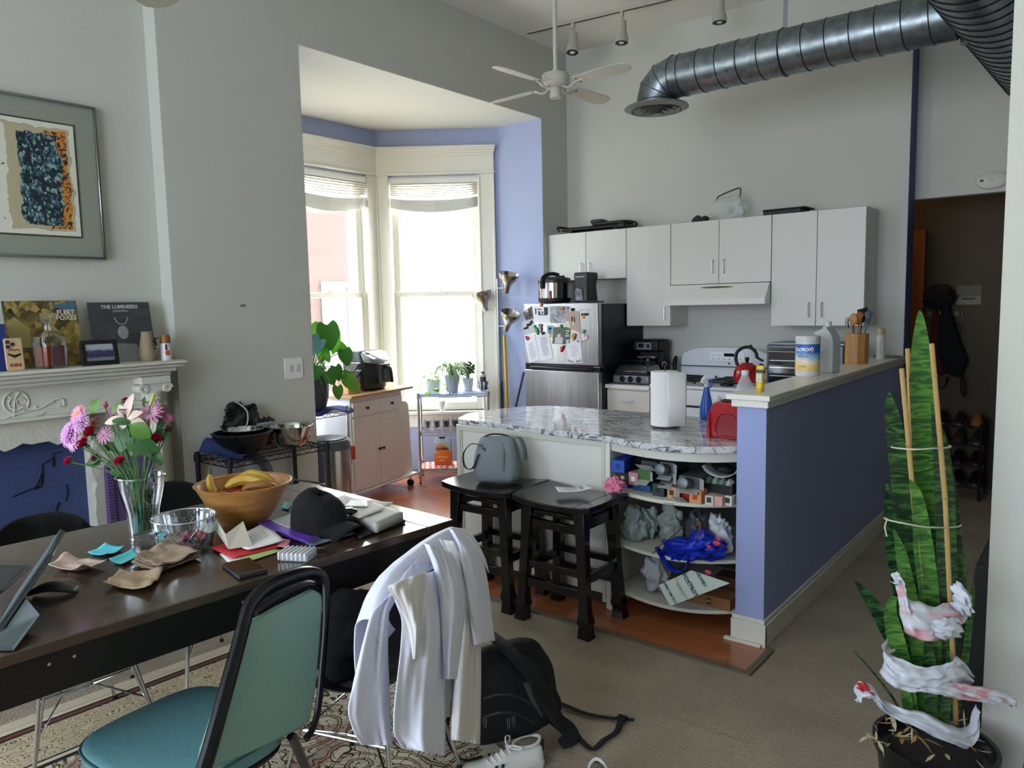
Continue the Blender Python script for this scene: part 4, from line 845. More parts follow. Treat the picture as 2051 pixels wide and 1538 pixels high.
# middle shelf: bags
def crumple(name, label, px, py, z, r, col, y, seed, amp=.3, rough=.45, flat=None, cat='bag', bump=.6):
    p = aty(px, py, y); p.z = z+r[2]*.95
    m_ = MB(); lump(m_, (0, 0, 0), r, amp*1.5, 1.7, n=44, m_=30, seed=seed, flat=r[2]*.93, top=r[2]*1.02)
    o = m_.build(name, mat(col, rough, var=.12, vs=10, bump=bump*.5, bs=16), None, loc=p, ang=60); return tag(o, label, cat)
crumple('plastic_bag', 'crumpled grey plastic bag at the left of the middle shelf', 1272, 1080, .363, (.075, .065, .095), '#8b9894', 3.27, 3)
crumple('plastic_bag', 'rolled pale grey plastic bag bulging behind the right stool leg', 1292, 1055, .363, (.075, .055, .09), '#a3afac', 3.33, 8)
crumple('plastic_bag', 'grey green plastic bag in the middle of the bag shelf under the cartons', 1345, 1045, .363, (.07, .05, .105), '#8f9a90', 3.33, 12)
crumple('plastic_bag', 'white patterned plastic bag at the right end of the bag shelf', 1440, 1050, .363, (.07, .055, .105), '#c6c9cf', 3.30, 17)
crumple('plastic_bag', 'black and white striped bag under the red carton on the bag shelf', 1395, 1045, .39, (.05, .045, .10), '#3b3d42', 3.24, 23)
crumple('plastic_bag', 'knotted whitish plastic bag at the bottom left of the lowest shelf', 1315, 1150, .123, (.085, .075, .10), '#aab0b2', 3.26, 31)
# big blue shopping bag, sagging off the shelf
T = thing('shopping_bag', 'glossy royal blue woven shopping bag sagging over the middle shelf edge', 'bag', (0, 0, 0))
BLB = mat('#0f2aa8', .3, var=.25, vs=30, bump=.7, bs=45)
m_ = MB(); c = aty(1385, 1100, 3.16); lump(m_, (c.x, c.y+.02, c.z), (.165, .085, .075), .5, 1.7, n=44, m_=26, seed=41, M=Matrix.Translation(c) @ Euler((0, -.22, 0)).to_matrix().to_4x4() @ Matrix.Translation(-c)); m_.build('bag_body', BLB, T, ang=60)
m_ = MB(); c = aty(1352, 1125, 3.15); m_.tube([aty(*q, 3.12) for q in ((1315, 1095), (1330, 1120), (1350, 1142), (1372, 1140), (1382, 1110))], [.018, .024, .026, .024, .018], 8, sm=4, flat=.2); m_.build('loop', BLB, T)
MB().tube([aty(*q, 3.10) for q in ((1308, 1108), (1325, 1090), (1348, 1072), (1368, 1055))], [.012, .011, .010, .009], 6, sm=4, flat=.2).build('strap', mat('#b06f3e', .6), T, label='tan webbing strap')
MB().tube([aty(*q, 3.11) for q in ((1395, 1080), (1402, 1060), (1400, 1045))], .011, 6, sm=4, flat=.2).build('strap', mat('#c07a3a', .6), T, label='orange strap')
m_ = MB()
for q, s_ in (((1435, 1088), .012), ((1420, 1095), .008), ((1418, 1146), .011), ((1440, 1080), .008)): p = aty(*q, 3.075); m_.ball((p.x, p.y, p.z), (s_*1.5, .006, s_), 8, 5)
m_.build('pink_print', mat('#c2375e', .5), T)
# paper shopping bag on the lowest shelf
T = thing('paper_bag', 'flat white paper carrier bag with printed lettering leaning on the lowest shelf', 'paper bag', (0, 0, 0))
Q = [at(1385, 1140, .215), at(1463, 1165, .20), at(1345, 1213, .132), at(1323, 1175, .14)]
q0 = [aty(1320, 1172, 3.08), aty(1385, 1142, 3.13), aty(1462, 1168, 3.20), aty(1343, 1214, 3.06)]
nrm = (q0[1]-q0[0]).cross(q0[3]-q0[0]).normalized(); _d = ray(1462, 1168); q0[2] = CAMP+_d*((q0[0]-CAMP).dot(nrm)/_d.dot(nrm))
if nrm.z < 0: nrm = -nrm
m_ = MB().add([q+nrm*.004 for q in q0]+[q-nrm*.006 for q in q0], [(0, 1, 2, 3), (7, 6, 5, 4), (0, 4, 5, 1), (1, 5, 6, 2), (2, 6, 7, 3), (3, 7, 4, 0)]); m_.build('bag_body', mat('#b9c4bc', .7, var=.04, bump=.2, bs=15), T, sm=False)
ex = (q0[3]-q0[0]).normalized()     # text runs down along the left-hand edge
ey = nrm.cross(ex).normalized()
def tx(u, v): # u along 0->1, v along 0->3
    return (q0[0]*(1-u)+q0[1]*u)*(1-v)+(q0[3]*(1-u)+q0[2]*u)*v
def TM(u, v, s_=1): M_ = Matrix((ex, ey, nrm)).transposed().to_4x4(); M_.translation = tx(u, v)+nrm*.009; return M_
INK = mat('#1b2a2c', .6)
MB().text('FOXTROT', .025, TM(.56, .52), .0003, bold=.0006).build('lettering', INK, T)
MB().text('OPEN 7 AM TO 9 P', .014, TM(.13, .52), .0003, bold=.0004).build('lettering', INK, T)
MB().text('THE NEIGHBORHOOD MARKET\nWINE  GIFTS  CAFE', .0075, TM(.36, .50), .0002).build('lettering', INK, T)
MB().text('DELIVERY', .018, TM(.84, .46), .0003, bold=.0004).build('lettering', INK, T)
o = MB().box(-.09, .16, 0, .12, 0, .055).build('cardboard_box', mat('#8a6038', .8, var=.05), None, loc=(-1.495, 3.235, .123), bevel=.001, seg=1); tag(o, 'brown cardboard box with a black hexagon emblem on the lowest shelf', 'box')
m_ = MB().lathe([(.017, 0), (.017, .001)], n=6, M=Mx((.055, -.0002, .028), (PI/2, 0, 0))); m_.build('hexagon', mat('#141210', .6), o)
MB().text('GU', .017, Mx((.055, -.002, .028), (PI/2, 0, 0)), .0002, bold=.0006).build('lettering', mat('#c6a070', .6), o)
o = MB().box(-.08, .08, 0, .10, 0, .09).build('cardboard_box', mat('#5c3f26', .8), None, loc=(-1.41, 3.42, .123), bevel=.001); tag(o, 'darker brown cardboard box at the back of the lowest shelf by the low wall', 'box')
# ------------------------------------------------------------------ on the worktop
p = V((-1.836, 3.56, .901))
T = thing('paper_towel_holder', 'white paper towel roll standing on a wire holder on the marble worktop', 'paper towel holder', p); r = .072
m_ = MB(); m_.tube([(.078*math.cos(t*PI/12), .078*math.sin(t*PI/12), .004) for t in range(24)], .003, 6, closed=True).tube([(0, 0, .004), (0, 0, .32), (.012, 0, .335), (0.0, 0, .345), (-.014, 0, .335), (-.012, 0, .32)], .0035, 6).tube([(-.078, 0, .004), (.078, 0, .004)], .003, 6); m_.build('wire_stand', mat('#55524e', .4, .8), T)
PT = mat('#e2e1dc', .95, var=.02, bump=.3, bs=90)
MB().lathe([(.02, .012), (r, .012), (r, .295), (.02, .295)], n=48).build('towel_roll', PT, T)
MB().grid(lambda u, v: V(((r+.002)*math.cos(-.9+.3*u)+RT.x*.095*u-.02*u*u, (r+.002)*math.sin(-.9+.3*u)+RT.y*.095*u, .014+.28*v)), 12, 2).build('loose_sheet', PT, T, solid=.001)
p = V((-1.77, 3.93, .901))
T = thing('spray_bottle', 'blue and white trigger spray bottle behind the red box on the worktop', 'spray bottle', p, .3); BL = mat('#1c55b5', .3, coat=.3)
MB().lathe([(.034, 0), (.038, .01), (.036, .07), (.026, .12), (.016, .165), (.014, .185)], n=24, M=Matrix.Diagonal((1, .7, 1, 1))).build('body', BL, T)
MB().tube([(-.02, 0, .20), (.0, 0, .232), (.045, 0, .24)], [.016, .020, .010], 10, sm=3).tube([(0, 0, .18), (0, 0, .22)], .014, 10).build('trigger_head', mat('#d6dbe0', .35), T)
MB().tube([(.03, 0, .225), (.028, 0, .19), (.015, 0, .175)], .005, 8, sm=3).build('trigger', BL, T)
p = V((-1.435, 3.40, .901)); RP = mat('#9c1a1e', .22, var=.03, coat=.4)
T = thing('red_plastic_box', 'glossy red plastic box with an arched recess beside the low wall end', 'box', (-1.425, 3.43, .901))
pr = [(-.10, 0), (-.088, .13), (-.075, .165), (-.05, .175), (.09, .175), (.105, .165), (.105, .0)]
MB().prism(pr, -.05, .035, Mx((0, 0, 0), (PI/2, 0, 0))).build('housing', RP, T, bevel=.008, seg=3)
ap = [(-.055, .012), (-.052, .08), (-.04, .11), (-.02, .125), (.03, .125), (.05, .11), (.058, .08), (.06, .012)]
MB().tube([(x, -.037, z) for x, z in ap], .005, 8, closed=True, sm=2).build('arch', RP, T)
MB().prism([(x*.9, z*.92+.003) for x, z in ap], 0, .004, Mx((0, -.035, 0), (PI/2, 0, 0))).build('recess_panel', mat('#7e1216', .3), T, bevel=.002)
MB().prism(pr[0:2]+[(-.086, .13), (-.080, 0)], .035, .05, Mx((0, 0, 0), (PI/2, 0, 0))).build('side_foot', RP, T, bevel=.004)
MB().box(-.04, .06, -.02, .03, .176, .184).build('lid_clip', mat('#2a1a16', .5), T, bevel=.003)
# ------------------------------------------------------------------ on the low wall cap
ZT = 1.1435
p = V((-1.305, 4.19, ZT)); r = wm(23, p)
T = thing('wipes_canister', 'white wipes canister with a blue and yellow printed label on the low wall cap', 'canister', p)
MB().lathe([(r*.98, 0), (r, .006), (r, .20)], n=48).build('tub', mat('#d8d8d4', .4), T)
n = NT(.35); x, y, z = n.xyz(); zz = n.math('ADD', z, n.math('MULTIPLY', n.math('SINE', n.math('MULTIPLY', x, 30.)), .006))
n.col(n.ramp(zz, [(0, '#e7b21c'), (.072, '#f0dc9a'), (.082, '#e9e6df'), (.125, '#5d9ed0'), (.135, '#1d63b8')]))
MB().lathe([(r+.0006, .028), (r+.0006, .172)], n=48, cap=False).build('label', n.m, T)
MB().lathe([(r*1.02, .185), (r*1.03, .19), (r*1.03, .205), (r*.97, .215), (.001, .217)], n=48).build('lid', mat('#d2d1cc', .4), T)
def curved_text(body, size, rad, ang0, z, mt, par, bold=0, name='lettering', dep=.0004):
    m_ = MB().text(body, size, Matrix.Identity(4), dep, bold=bold)
    m_.v = [V((0, 0, 0))+V((math.sin(v.x/rad+ang0)*(rad+v.z), -math.cos(v.x/rad+ang0)*(rad+v.z), z+v.y)) for v in m_.v]; return m_.build(name, mt, par)
a0 = math.atan2(-p.x*-1, p.y)*0-.10
m_ = MB(); dia = [(.056*math.cos(t)*abs(math.cos(t))**.3, (.031*math.sin(t))) for t in [k*2*PI/32 for k in range(32)]]
def wrap(mb_, rad, a_, z): mb_.v = [V((math.sin(v.x/rad+a_)*(rad+v.z), -math.cos(v.x/rad+a_)*(rad+v.z), z+v.y)) for v in mb_.v]; return mb_
for s_, cc, zz_ in ((1.0, '#e8e6e2', .0008), (.92, '#c02030', .0014), (.80, '#1a3c90', .0020)):
    wrap(MB().prism([(x*s_, y*s_) for x, y in dia], zz_-.0003, zz_), r, a0, .143).build('logo_shape', mat(cc, .4, var=0), T)
curved_text('CLOROX', .0235, r+.0022, a0, .143, mat('#ffffff', .4, var=0), T, .0009)
curved_text('Disinfecting Wipes', .008, r+.001, a0, .108, mat('#3a3a44', .5), T, .0002)
curved_text('Kills 99.9% of Viruses & Bacteria', .0045, r+.001, a0, .098, mat('#b03030', .5), T)
curved_text('75 WIPES', .010, r+.001, a0, .052, mat('#5a4a20', .5), T)
p = V((-1.268, 4.42, ZT))
T = thing('bleach_bottle', 'large white plastic jug with moulded shoulder behind the wipes canister', 'bottle', p, -.35)
WB = mat('#b9bcba', .35, var=.02)
pr = [(-.056, 0), (.056, 0), (.058, .01), (.058, .17), (.05, .205), (.03, .232), (.015, .245), (.015, .258), (-.012, .258), (-.013, .245), (-.035, .238), (-.066, .225), (-.066, .215), (-.045, .205), (-.040, .19), (-.056, .16)]
MB().prism(pr, -.035, .035, Mx((0, 0, 0), (PI/2, 0, 0))).build('jug', WB, T, bevel=.012, seg=3)
MB().lathe([(.019, .256), (.019, .283), (.017, .286), (.001, .287)], n=24).build('cap', mat('#cfd0cd', .4), T)
m_ = MB(); [m_.box(-.03, .0+.02*(i % 3 == 0), -.0365, -.0355, .12-.012*i, .122-.012*i) for i in range(6)]; m_.build('printed_lines', mat('#7c7f80', .5), T)
p = V((-1.29, 5.12, ZT)); r = .072
T = thing('utensil_holder', 'octagonal bamboo utensil holder on the low wall cap', 'utensil holder', p)
m_ = MB(); ro = [(r, 0), (r*1.0, .19)]; m_.lathe(ro+[(r*.9, .19), (r*.9, .012)], n=10); n = NT(.5); g = n.noise(n.map((20, 20, 1.5)), 3, 4, .5); n.col(n.ramp(g, [(.3, '#a8743a'), (.7, '#c69556')])); m_.build('cup', n.m, T)
WD = mat('#a46a33', .6, var=.1, vs=20)
def utensil(name, label, col, tip, head, base=(0, 0, .02), rt=.004):
    o_ = thing(name, label, name.replace('_', ' '), p); mt = mat(col, .4, .0 if col != '#b0b2b2' else .9, var=.03)
    MB().tube([base, tip], rt, 8).build('handle', mt, o_)
    tip = V(tip); d = (tip-V(base)).normalized(); m_ = MB()
    if head == 'spoon': m_.ball((0, 0, 0), (.026, .007, .04), 14, 8, M=Matrix.Translation(tip+d*.03))
    elif head == 'turner': m_.add([tip+V(q) for q in ((-.012, 0, -.01), (.012, 0, -.01), (.04, .0, .05), (.028, 0, .085), (-.03, 0, .07), (-.03, 0, .02))], [tuple(range(6))])
    elif head == 'paddle': m_.add([tip+V(q) for q in ((-.01, 0, 0), (.01, 0, 0), (.032, 0, .07), (-.0, 0, .085), (-.02, 0, .06))], [tuple(range(5))])
    else: m_.tube([tip+V(q) for q in ((-.02, 0, -.04), (-.028, 0, .0), (-.01, 0, .02), (.02, 0, .015), (.024, 0, -.02))], .004, 6, sm=3)
    m_.build('head', mt, o_, solid=.003 if head in ('turner', 'paddle') else 0); return o_
utensil('spatula', 'black spatula with wide head in the bamboo holder', '#141416', (.025, .01, .27), 'turner')
utensil('wooden_spoon', 'wooden spoon with rounded bowl in the bamboo holder', '#a4652f', (.012, -.02, .245), 'paddle')
utensil('wooden_spoon', 'slim wooden spoon left of the black spatula in the bamboo holder', '#b37a42', (-.012, -.03, .25), 'spoon')
utensil('serving_fork', 'grey handled turner leaning right in the bamboo holder', '#59606a', (.06, 0, .255), 'paddle')
utensil('tongs', 'steel and black tongs leaning left in the bamboo holder', '#b0b2b2', (-.045, .0, .27), 'loop')
utensil('whisk', 'black handled wire utensil at the left rim of the bamboo holder', '#232527', (-.035, .02, .265), 'loop')
p = V((-1.235, 5.50, ZT)); r = .028
T = thing('spray_can', 'small white aerosol can with a cream cap behind the bamboo holder', 'spray can', p)
MB().lathe([(r, 0), (r, .15), (r*.8, .165)], n=28).build('can', mat('#d7d9d4', .3), T); MB().lathe([(r*.95, .165), (r*.95, .195), (r*.7, .21), (.001, .212)], n=28).build('cap', mat('#b7a77e', .4), T)
wrap(MB().box(-.012, .012, .03, .12, 0, .0008), r, -.3, 0).build('label', mat('#31404a', .5), T); wrap(MB().box(-.035, -.015, .03, .09, 0, .0008), r, -.3, 0).build('label', mat('#c8862f', .5), T)
T = MB().lathe([(.085, 0), (.09, .004), (.085, .009), (.07, .010)], n=40, wob=.03).build('trivet', mat('#8d8b7c', .7, var=.35, vs=60, bump=.6, bs=90), None, loc=(-1.245, 5.74, ZT)); tag(T, 'round mottled grey stone trivet at the far end of the low wall cap', 'trivet')
p = V((-1.245, 3.335, ZT)); r = .017
T = thing('lotion_tube', 'small yellow tube standing on its cap at the near end of the low wall', 'tube', p)
MB().lathe([(r*.95, 0), (r*.95, .018)], n=20).build('cap', mat('#caa015', .4), T)
MB().rings([[V((r*math.cos(t)*(1+.15*k), r*math.sin(t)*(1-.75*k), .018+.10*k)) for t in [i*2*PI/20 for i in range(20)]] for k in (0, .3, .6, 1)]).build('body', mat('#d9b21c', .35), T)
MB().box(-r*.8, r*.8, -.0165, -.0155, .045, .085).build('label', mat('#c9c6a8', .5), T); MB().box(-r*1.1, r*1.1, -.010, .010, .085, .10).build('dark_band', mat('#3b3422', .5), T)
p = V((-1.42, 3.60, .901)); 
T = thing('clear_bottle', 'clear plastic bottle with sloping shoulders behind the end of the low wall', 'bottle', p)
MB().lathe([(.048, 0), (.052, .01), (.052, .19), (.044, .225), (.022, .275), (.015, .292)], n=28).build('bottle_body', filmy('#d5dadd', .35, .1), T); MB().lathe([(.018, .29), (.019, .312), (.001, .314)], n=20).build('cap', mat('#cfd2d2', .4), T)
# ================================================================== BAY: CART, RACKS, PLANTS, LAMP
def wire_rack(name, label, p, rz, w_, d_, zs_, ph, mt, post=.0125, group=None, feet=True):
    T = thing(name, label, 'shelf', p, rz, group)
    for x in (0, w_):
        for y in (0, d_):
            q = MB().cyl((x, y, .02), (x, y, ph), post).cyl((x, y, ph), (x, y, ph+.006), post*1.15)
            for z in zs_: q.cyl((x, y, z-.025), (x, y, z+.012), post*1.5)
            q.build('post', mt, T)
            if feet: MB().cyl((x, y, 0), (x, y, .02), post*.9, n=12).build('foot', mat('#7a4a3a' if mt is not BLACK else '#111111', .5), T)
    for z in zs_:
        m_ = MB(); r = .0028
        for y in (0, d_):
            for zz in (z, z-.028): m_.cyl((0, y, zz), (w_, y, zz), r*1.2, n=6)
            k = int(w_/.035); m_.tube([(w_*i/k, y, z if i % 2 else z-.028) for i in range(k+1)], r*.8, 5)
        for x in (0, w_):
            for zz in (z, z-.028): m_.cyl((x, 0, zz), (x, d_, zz), r*1.2, n=6)
            k = int(d_/.035); m_.tube([(x, d_*i/k, z if i % 2 else z-.028) for i in range(k+1)], r*.8, 5)
        n_ = int(w_/.026)
        for i in range(1, n_): m_.cyl((w_*i/n_, 0, z+.002), (w_*i/n_, d_, z+.002), r*.7, n=5)
        for f_ in (.33, .66): m_.cyl((0, d_*f_, z-.004), (w_, d_*f_, z-.004), r, n=6)
        m_.build('wire_shelf', mt, T)
    return T
# black wire shelf against the grey wall with bowls
RX, RY, RW, RD = -3.985, 2.13, .60, .29
wire_rack('wire_shelf', 'low black wire shelf against the grey wall holding bowls', (-3.675, 2.145, 0), PI/2, .64, .335, (.745, .46, .12), .765, BLACK, .013)
ZR = .7495
def bowl(r, h, mt, name, label, p, t=.003, base=.45, par=None, group=None, cat='bowl', ex=.55):
    pr = [(r*base, 0)]+[(r*(base+(1-base)*(k/8)**ex), h*k/8) for k in range(1, 9)]+[(r*1.03, h+.002), (r*1.0, h+.004)]
    inn = [(x-t-.001, z+.0) for x, z in pr[1:-2]][::-1]
    m_ = MB().lathe(pr+inn+[(r*base*.6, t+.002), (.001, t+.002)], n=48, cap=False); m_.lathe([(.001, .0), (r*base, .0)], n=48, cap=False)
    o = m_.build(name, mt, None, loc=p, group=None) if 0 else m_.build(name, mt, None, loc=p); return tag(o, label, cat, group)
bp = at(490, 905, ZR); bp = V((-3.845, 2.33, ZR)); 
bowl(.165, .120, mat('#101012', .25), 'mixing_bowl', 'wide black mixing bowl at the left of the black wire shelf', bp)
bowl(.155, .085, mat('#17181a', .25), 'mixing_bowl', 'second black bowl nested inside the wide black mixing bowl', bp+V((0, 0, .038)), base=.5)
bowl(.108, .055, STEEL2, 'steel_bowl', 'shallow steel bowl nested on top of the black bowls', bp+V((.0, .01, .083)), base=.5)
bp2 = V((-3.82, 2.635, ZR)); bowl(.125, .115, STEEL2, 'steel_bowl', 'polished steel mixing bowl at the right of the black wire shelf', bp2+V((0, 0, .004)), base=.62)
bowl(.133, .060, mat('#eef2f2', .02, trans=1, var=0), 'glass_bowl', 'clear glass bowl with pouring lip nested over the polished steel bowl', bp2+V((0, .015, .068)), base=.8, t=.0015)
bowl(.115, .03, BLACK, 'pan', 'flat black pan lying under the polished steel bowl', V((-3.78, 2.625, ZR-.001)), base=.8) if 0 else None
# crumpled black plastic bag
T = thing('plastic_bag', 'shiny black plastic bag with a pale drawn edge behind the mixing bowls', 'bag', (-3.99, 2.42, ZR+.10))
BP = mat('#0b0c0d', .18, var=.2, bump=.9, bs=26)
m_ = MB(); lump(m_, (0, 0, .03), (.05, .125, .16), .5, 1.9, n=36, m_=24, seed=51, flat=.12); m_.build('bag_body', BP, T, ang=70)
m_ = MB(); lump(m_, (.0, .15, -.02), (.045, .10, .09), .5, 2.2, n=30, m_=20, seed=57, flat=.08); m_.build('bag_fold', BP, T, ang=70)
MB().tube([(.066, -.02, -.07), (.070, .005, -.03), (.068, -.02, .02), (.066, .0, .07), (.05, .005, .13), (.02, -.03, .175)], .004, 6, sm=3).build('drawn_edge', mat('#a9adaa', .5), T)
o = MB().box(-.02, .02, -.055, .055, -.02, .03).build('paper_packet', mat('#8f9ba0', .6, var=.1), None, loc=(-3.95, 2.545, ZR+.11), bevel=.004); tag(o, 'small grey white packet tucked between the black bag and the steel bowl', 'packet')
# blue towel
def cloth(name, label, cat, fn, mt, nu=26, nv=20, solid=.004, par=None, sub=1):
    o = MB().grid(fn, nu, nv).build(name, mt, par, solid=solid, sub=sub, ang=180)
    return tag(o, label, cat) if par is None else o
NAVY = mat('#1a2a52', .9, var=.15, vs=40, bump=.4, bs=200)
def tw(u, v):
    x = -3.70-.24*u; y = 2.135+.15*v-.02*u; z = ZR+.008+.125*max(0, u-.25)**.8*math.sin(PI*min(1, v*.9+.1))**.7*(1 if u < .9 else .9)+.012*math.sin(9*v+5*u)
    return V((x, y, z))
cloth('kitchen_towel', 'navy blue towel with pale hem folded at the left end of the black wire shelf', 'towel', tw, NAVY)
# lower shelf: large grey pan lid / basin leaning
T = thing('serving_tray', 'large round grey platter leaning on edge under the black wire shelf', 'tray', (-3.90, 2.42, .60))
MB().lathe([(.001, .0), (.118, .004), (.132, .018), (.138, .02), (.134, .012), (.118, -.002), (.001, -.006)], n=48, M=Mx((0, 0, 0), (0, 1.15, .2))).build('platter', mat('#5b656c', .3, .3), T)
MB().lathe([(.001, .03), (.10, .034), (.118, .044), (.122, .042), (.10, .026), (.001, .022)], n=40, M=Mx((.0, -.06, -.03), (0, 1.25, .25))).build('second_platter', mat('#8b969b', .3, .2), T)
T = thing('roasting_pan', 'black roasting pan with steel rim on the middle level of the black wire shelf', 'pan', (-3.83, 2.60, .465), .1)
MB().box(-.13, .13, -.10, .16, 0, .006).build('pan_base', BLACK, T); MB().tube([(-.135, -.105, .035), (.135, -.105, .035), (.135, .165, .035), (-.135, .165, .035)], .006, 8, closed=True).build('rim', CHROME, T)
m_ = MB(); lump(m_, (-3.76, 2.41, .545), (.055, .075, .055), .25, 2.5, seed=61, flat=.05); o = m_.build('onion_bag', mat('#b5532c', .6, var=.3, vs=60, bump=.8, bs=90), None); tag(o, 'orange mesh bag of onions on the middle level of the black wire shelf', 'bag')
# trash can
TC = V((-4.30, 3.10, 0)); TC = V((-4.22, 3.20, 0))
T = thing('trash_can', 'tall brushed steel trash can with grey plastic lid just inside the bay', 'trash can', TC); r = .15
MB().lathe([(r, .02), (r, .60)], n=56).build('body', steel('#8e8c89', .25, 2), T); MB().lathe([(r*1.02, 0), (r*1.02, .025), (r, .03)], n=48).build('base_ring', BLACK, T)
l_ = MB().lathe([(r*1.04, .60), (r*1.05, .645), (r*1.0, .665), (r*.55, .672), (.001, .674)], n=56).build('lid', mat('#4b555b', .4), T, ang=25)
MB().lathe([(r*.86, .668), (r*.87, .674), (r*.83, .675)], n=48).build('lid_groove', mat('#39434a', .4), l_)
# rack with monstera behind the wall corner
wire_rack('wire_shelf', 'chrome wire shelf behind the wall corner carrying the big leafy plant', (-4.90, 3.08, 0), 0, .44, .50, (.80, .42, .12), .83, CHROME, .012)
o = MB().box(-.05, .05, -.03, .03, 0, .10).build('orange_carton', mat('#c4471f', .5), None, loc=(-4.50, 3.60, .425), bevel=.002); tag(o, 'small orange carton on the lower level of the left chrome shelf', 'box')
m_ = MB(); lump(m_, (-4.60, 3.52, .50), (.06, .05, .07), .3, 3, seed=66, flat=.065); o = m_.build('grey_pouch', mat('#6f7a80', .5, bump=.6, bs=30), None); tag(o, 'small grey pouch behind the orange carton on the left chrome shelf', 'pouch')
def tw2(u, v): return V((-4.92+.50*u, 3.12+.50*v, .812+.010*math.sin(8*u+3*v)+(.09*max(0, u-.55)*math.sin(6*v+1)**2 if v > .4 else 0)-(.30*max(0, u-.93))))
cloth('kitchen_towel', 'royal blue towel spread under the big leafy plant pot', 'towel', tw2, mat('#1d2d68', .9, var=.2, vs=30, bump=.5, bs=150))
MP = V((-4.56, 3.34, .83))
T = thing('potted_monstera', 'large leafy green houseplant in a tall dark grey pot at the wall corner', 'plant', MP); r = .125
MB().lathe([(r*.72, 0), (r*.80, .02), (r*.97, .10), (r*1.0, .16), (r*1.0, .25), (r*.95, .25), (r*.93, .22), (.001, .22)], n=40).build('pot', mat('#3b4247', .45), T)
LG = mat('#3f8a1e', .35, var=.25, vs=12); LG2 = mat('#6aa52e', .35, var=.2, vs=12); LD = mat('#4f7f74', .25, var=.1)
def heart(v): return max(.02, math.sin(PI*min(1, .16+.84*v**.8)))**.75
def leafpx(T_, o_, px, py, L_, W_, dirpx, mt, dep, bend=.25, facing=1.0, shape=heart, name='leaf', stem_to=None, stem_r=.0035):
    """a leaf hung at its own distance: base at the pixel, pointing the way dirpx says in the picture plane"""
    b_ = atx(px, py, dep); sc = (b_-CAMP).dot(_f); d = (RT*dirpx[0]-UP*dirpx[1]).normalized(); up = (-_f*facing+RT*.25+V((0, 0, .35))).normalized()
    MB().leaf(b_-o_, d, up, L_*1.1, W_, bend, n=12, shape=shape, notch=.22).build(name, mt, T_, ang=180, sub=1)
    if stem_to is not None: s0 = V(stem_to); e = b_-o_; MB().tube([s0, (s0+e)/2+V((0, 0, .04)), e], stem_r, 6, sm=4).build('stem', mat('#4e7a2e', .5), T_)
SB = (0, 0, .22)
for (px, py, L_, W_, d, mt, dx, bd) in ((655, 652, .17, .165, (.15, 1), LG, -4.50, .1), (640, 655, .13, .12, (-.6, .9), LG2, -4.55, .2), (690, 702, .11, .11, (.25, 1), LG, -4.46, .15), (640, 680, .14, .12, (-.5, .6), LD, -4.45, .3), (632, 665, .14, .12, (-.8, .3), LG, -4.62, .2),
    (672, 735, .10, .09, (.3, 1), LG, -4.44, .2), (695, 758, .12, .11, (.7, .7), LG2, -4.42, .25), (688, 750, .10, .09, (.9, .5), LG, -4.46, .2), (650, 720, .16, .10, (-.2, -1), LG2, -4.60, .2), (662, 700, .15, .10, (.4, -.9), LG2, -4.64, .1), (634, 735, .10, .08, (-.2, 1), LG, -4.42, .2), (676, 775, .09, .08, (.1, 1), LG2, -4.44, .2), (655, 745, .10, .10, (.5, .8), LG, -4.42, .3), (668, 690, .12, .10, (.7, .3), LG2, -4.66, .2), (648, 700, .12, .10, (.1, -1), LG, -4.6, .2)):
    leafpx(T, MP, px, py, L_, W_, d, mt, dx, bd, stem_to=SB)
for i in range(26):
    a = rnd.uniform(0, 2*PI); R1 = rnd.uniform(.12, .24); h_ = rnd.uniform(.02, .12); e = V((R1*math.cos(a), R1*math.sin(a), .22+h_-rnd.uniform(0, .2)))
    MB().tube([(0, 0, .2), (e.x*.45, e.y*.45, .24+h_), e], [.006, .005, .001], 5, sm=4, flat=.3).build('blade', mat('#7fa063' if i % 2 else '#4f7a3a', .5), T, ang=180)
# cart
CP, CQ = V((-4.60, 3.735, 0)), V((-4.72, 4.385, 0)); cd = (CQ-CP); CWd = cd.length; crz = math.atan2(cd.y, cd.x)
T = thing('kitchen_cart', 'white kitchen cart with wooden top, two drawers and two doors on casters', 'cart', CP, crz); CC = mat('#f5f3ef', .45, var=.02)
DP = .40   # depth runs along local +y (away from the camera)
MB().box(0, CWd, 0.018, DP, .115, .862).build('body', CC, T, bevel=.003, seg=1)
MB().box(-.012, CWd+.17, -.012, DP+.02, .10, .118).build('base_board', CC, T, bevel=.004)
n = NT(.35); g = n.noise(n.map((2, 25, 25)), 3, 4, .5); n.col(n.ramp(g, [(.3, '#b88a55'), (.7, '#cfa875')]))
MB().box(-.03, CWd+.12, -.025, DP+.03, .862, .885).build('wooden_top', n.m, T, bevel=.003)
KN = mat('#4d463d', .3, .8)
for i in range(2):
    x0 = .012+i*(CWd-.024)/2; x1 = x0+(CWd-.024)/2-.004
    d = MB().box(x0, x1, 0, .018, .715, .825).build('drawer', CC, T, bevel=.003, seg=1); MB().lathe([(.005, 0), (.006, .012), (.013, .018), (.012, .026), (.001, .029)], n=16, M=Mx(((x0+x1)/2, 0, .772), (PI/2, 0, 0))).build('knob', KN, d)
    d = MB().box(x0, x1, .006, .018, .125, .700).box(x0, x0+.05, 0, .006, .125, .700).box(x1-.05, x1, 0, .006, .125, .700).box(x0+.05, x1-.05, 0, .006, .125, .18).box(x0+.05, x1-.05, 0, .006, .645, .700).build('door', CC, T, bevel=.002, seg=1)
    kx = x1-.022 if i == 0 else x0+.022; MB().lathe([(.005, 0), (.006, .012), (.013, .018), (.012, .026), (.001, .029)], n=16, M=Mx((kx, 0, .42), (PI/2, 0, 0))).build('knob', KN, d)
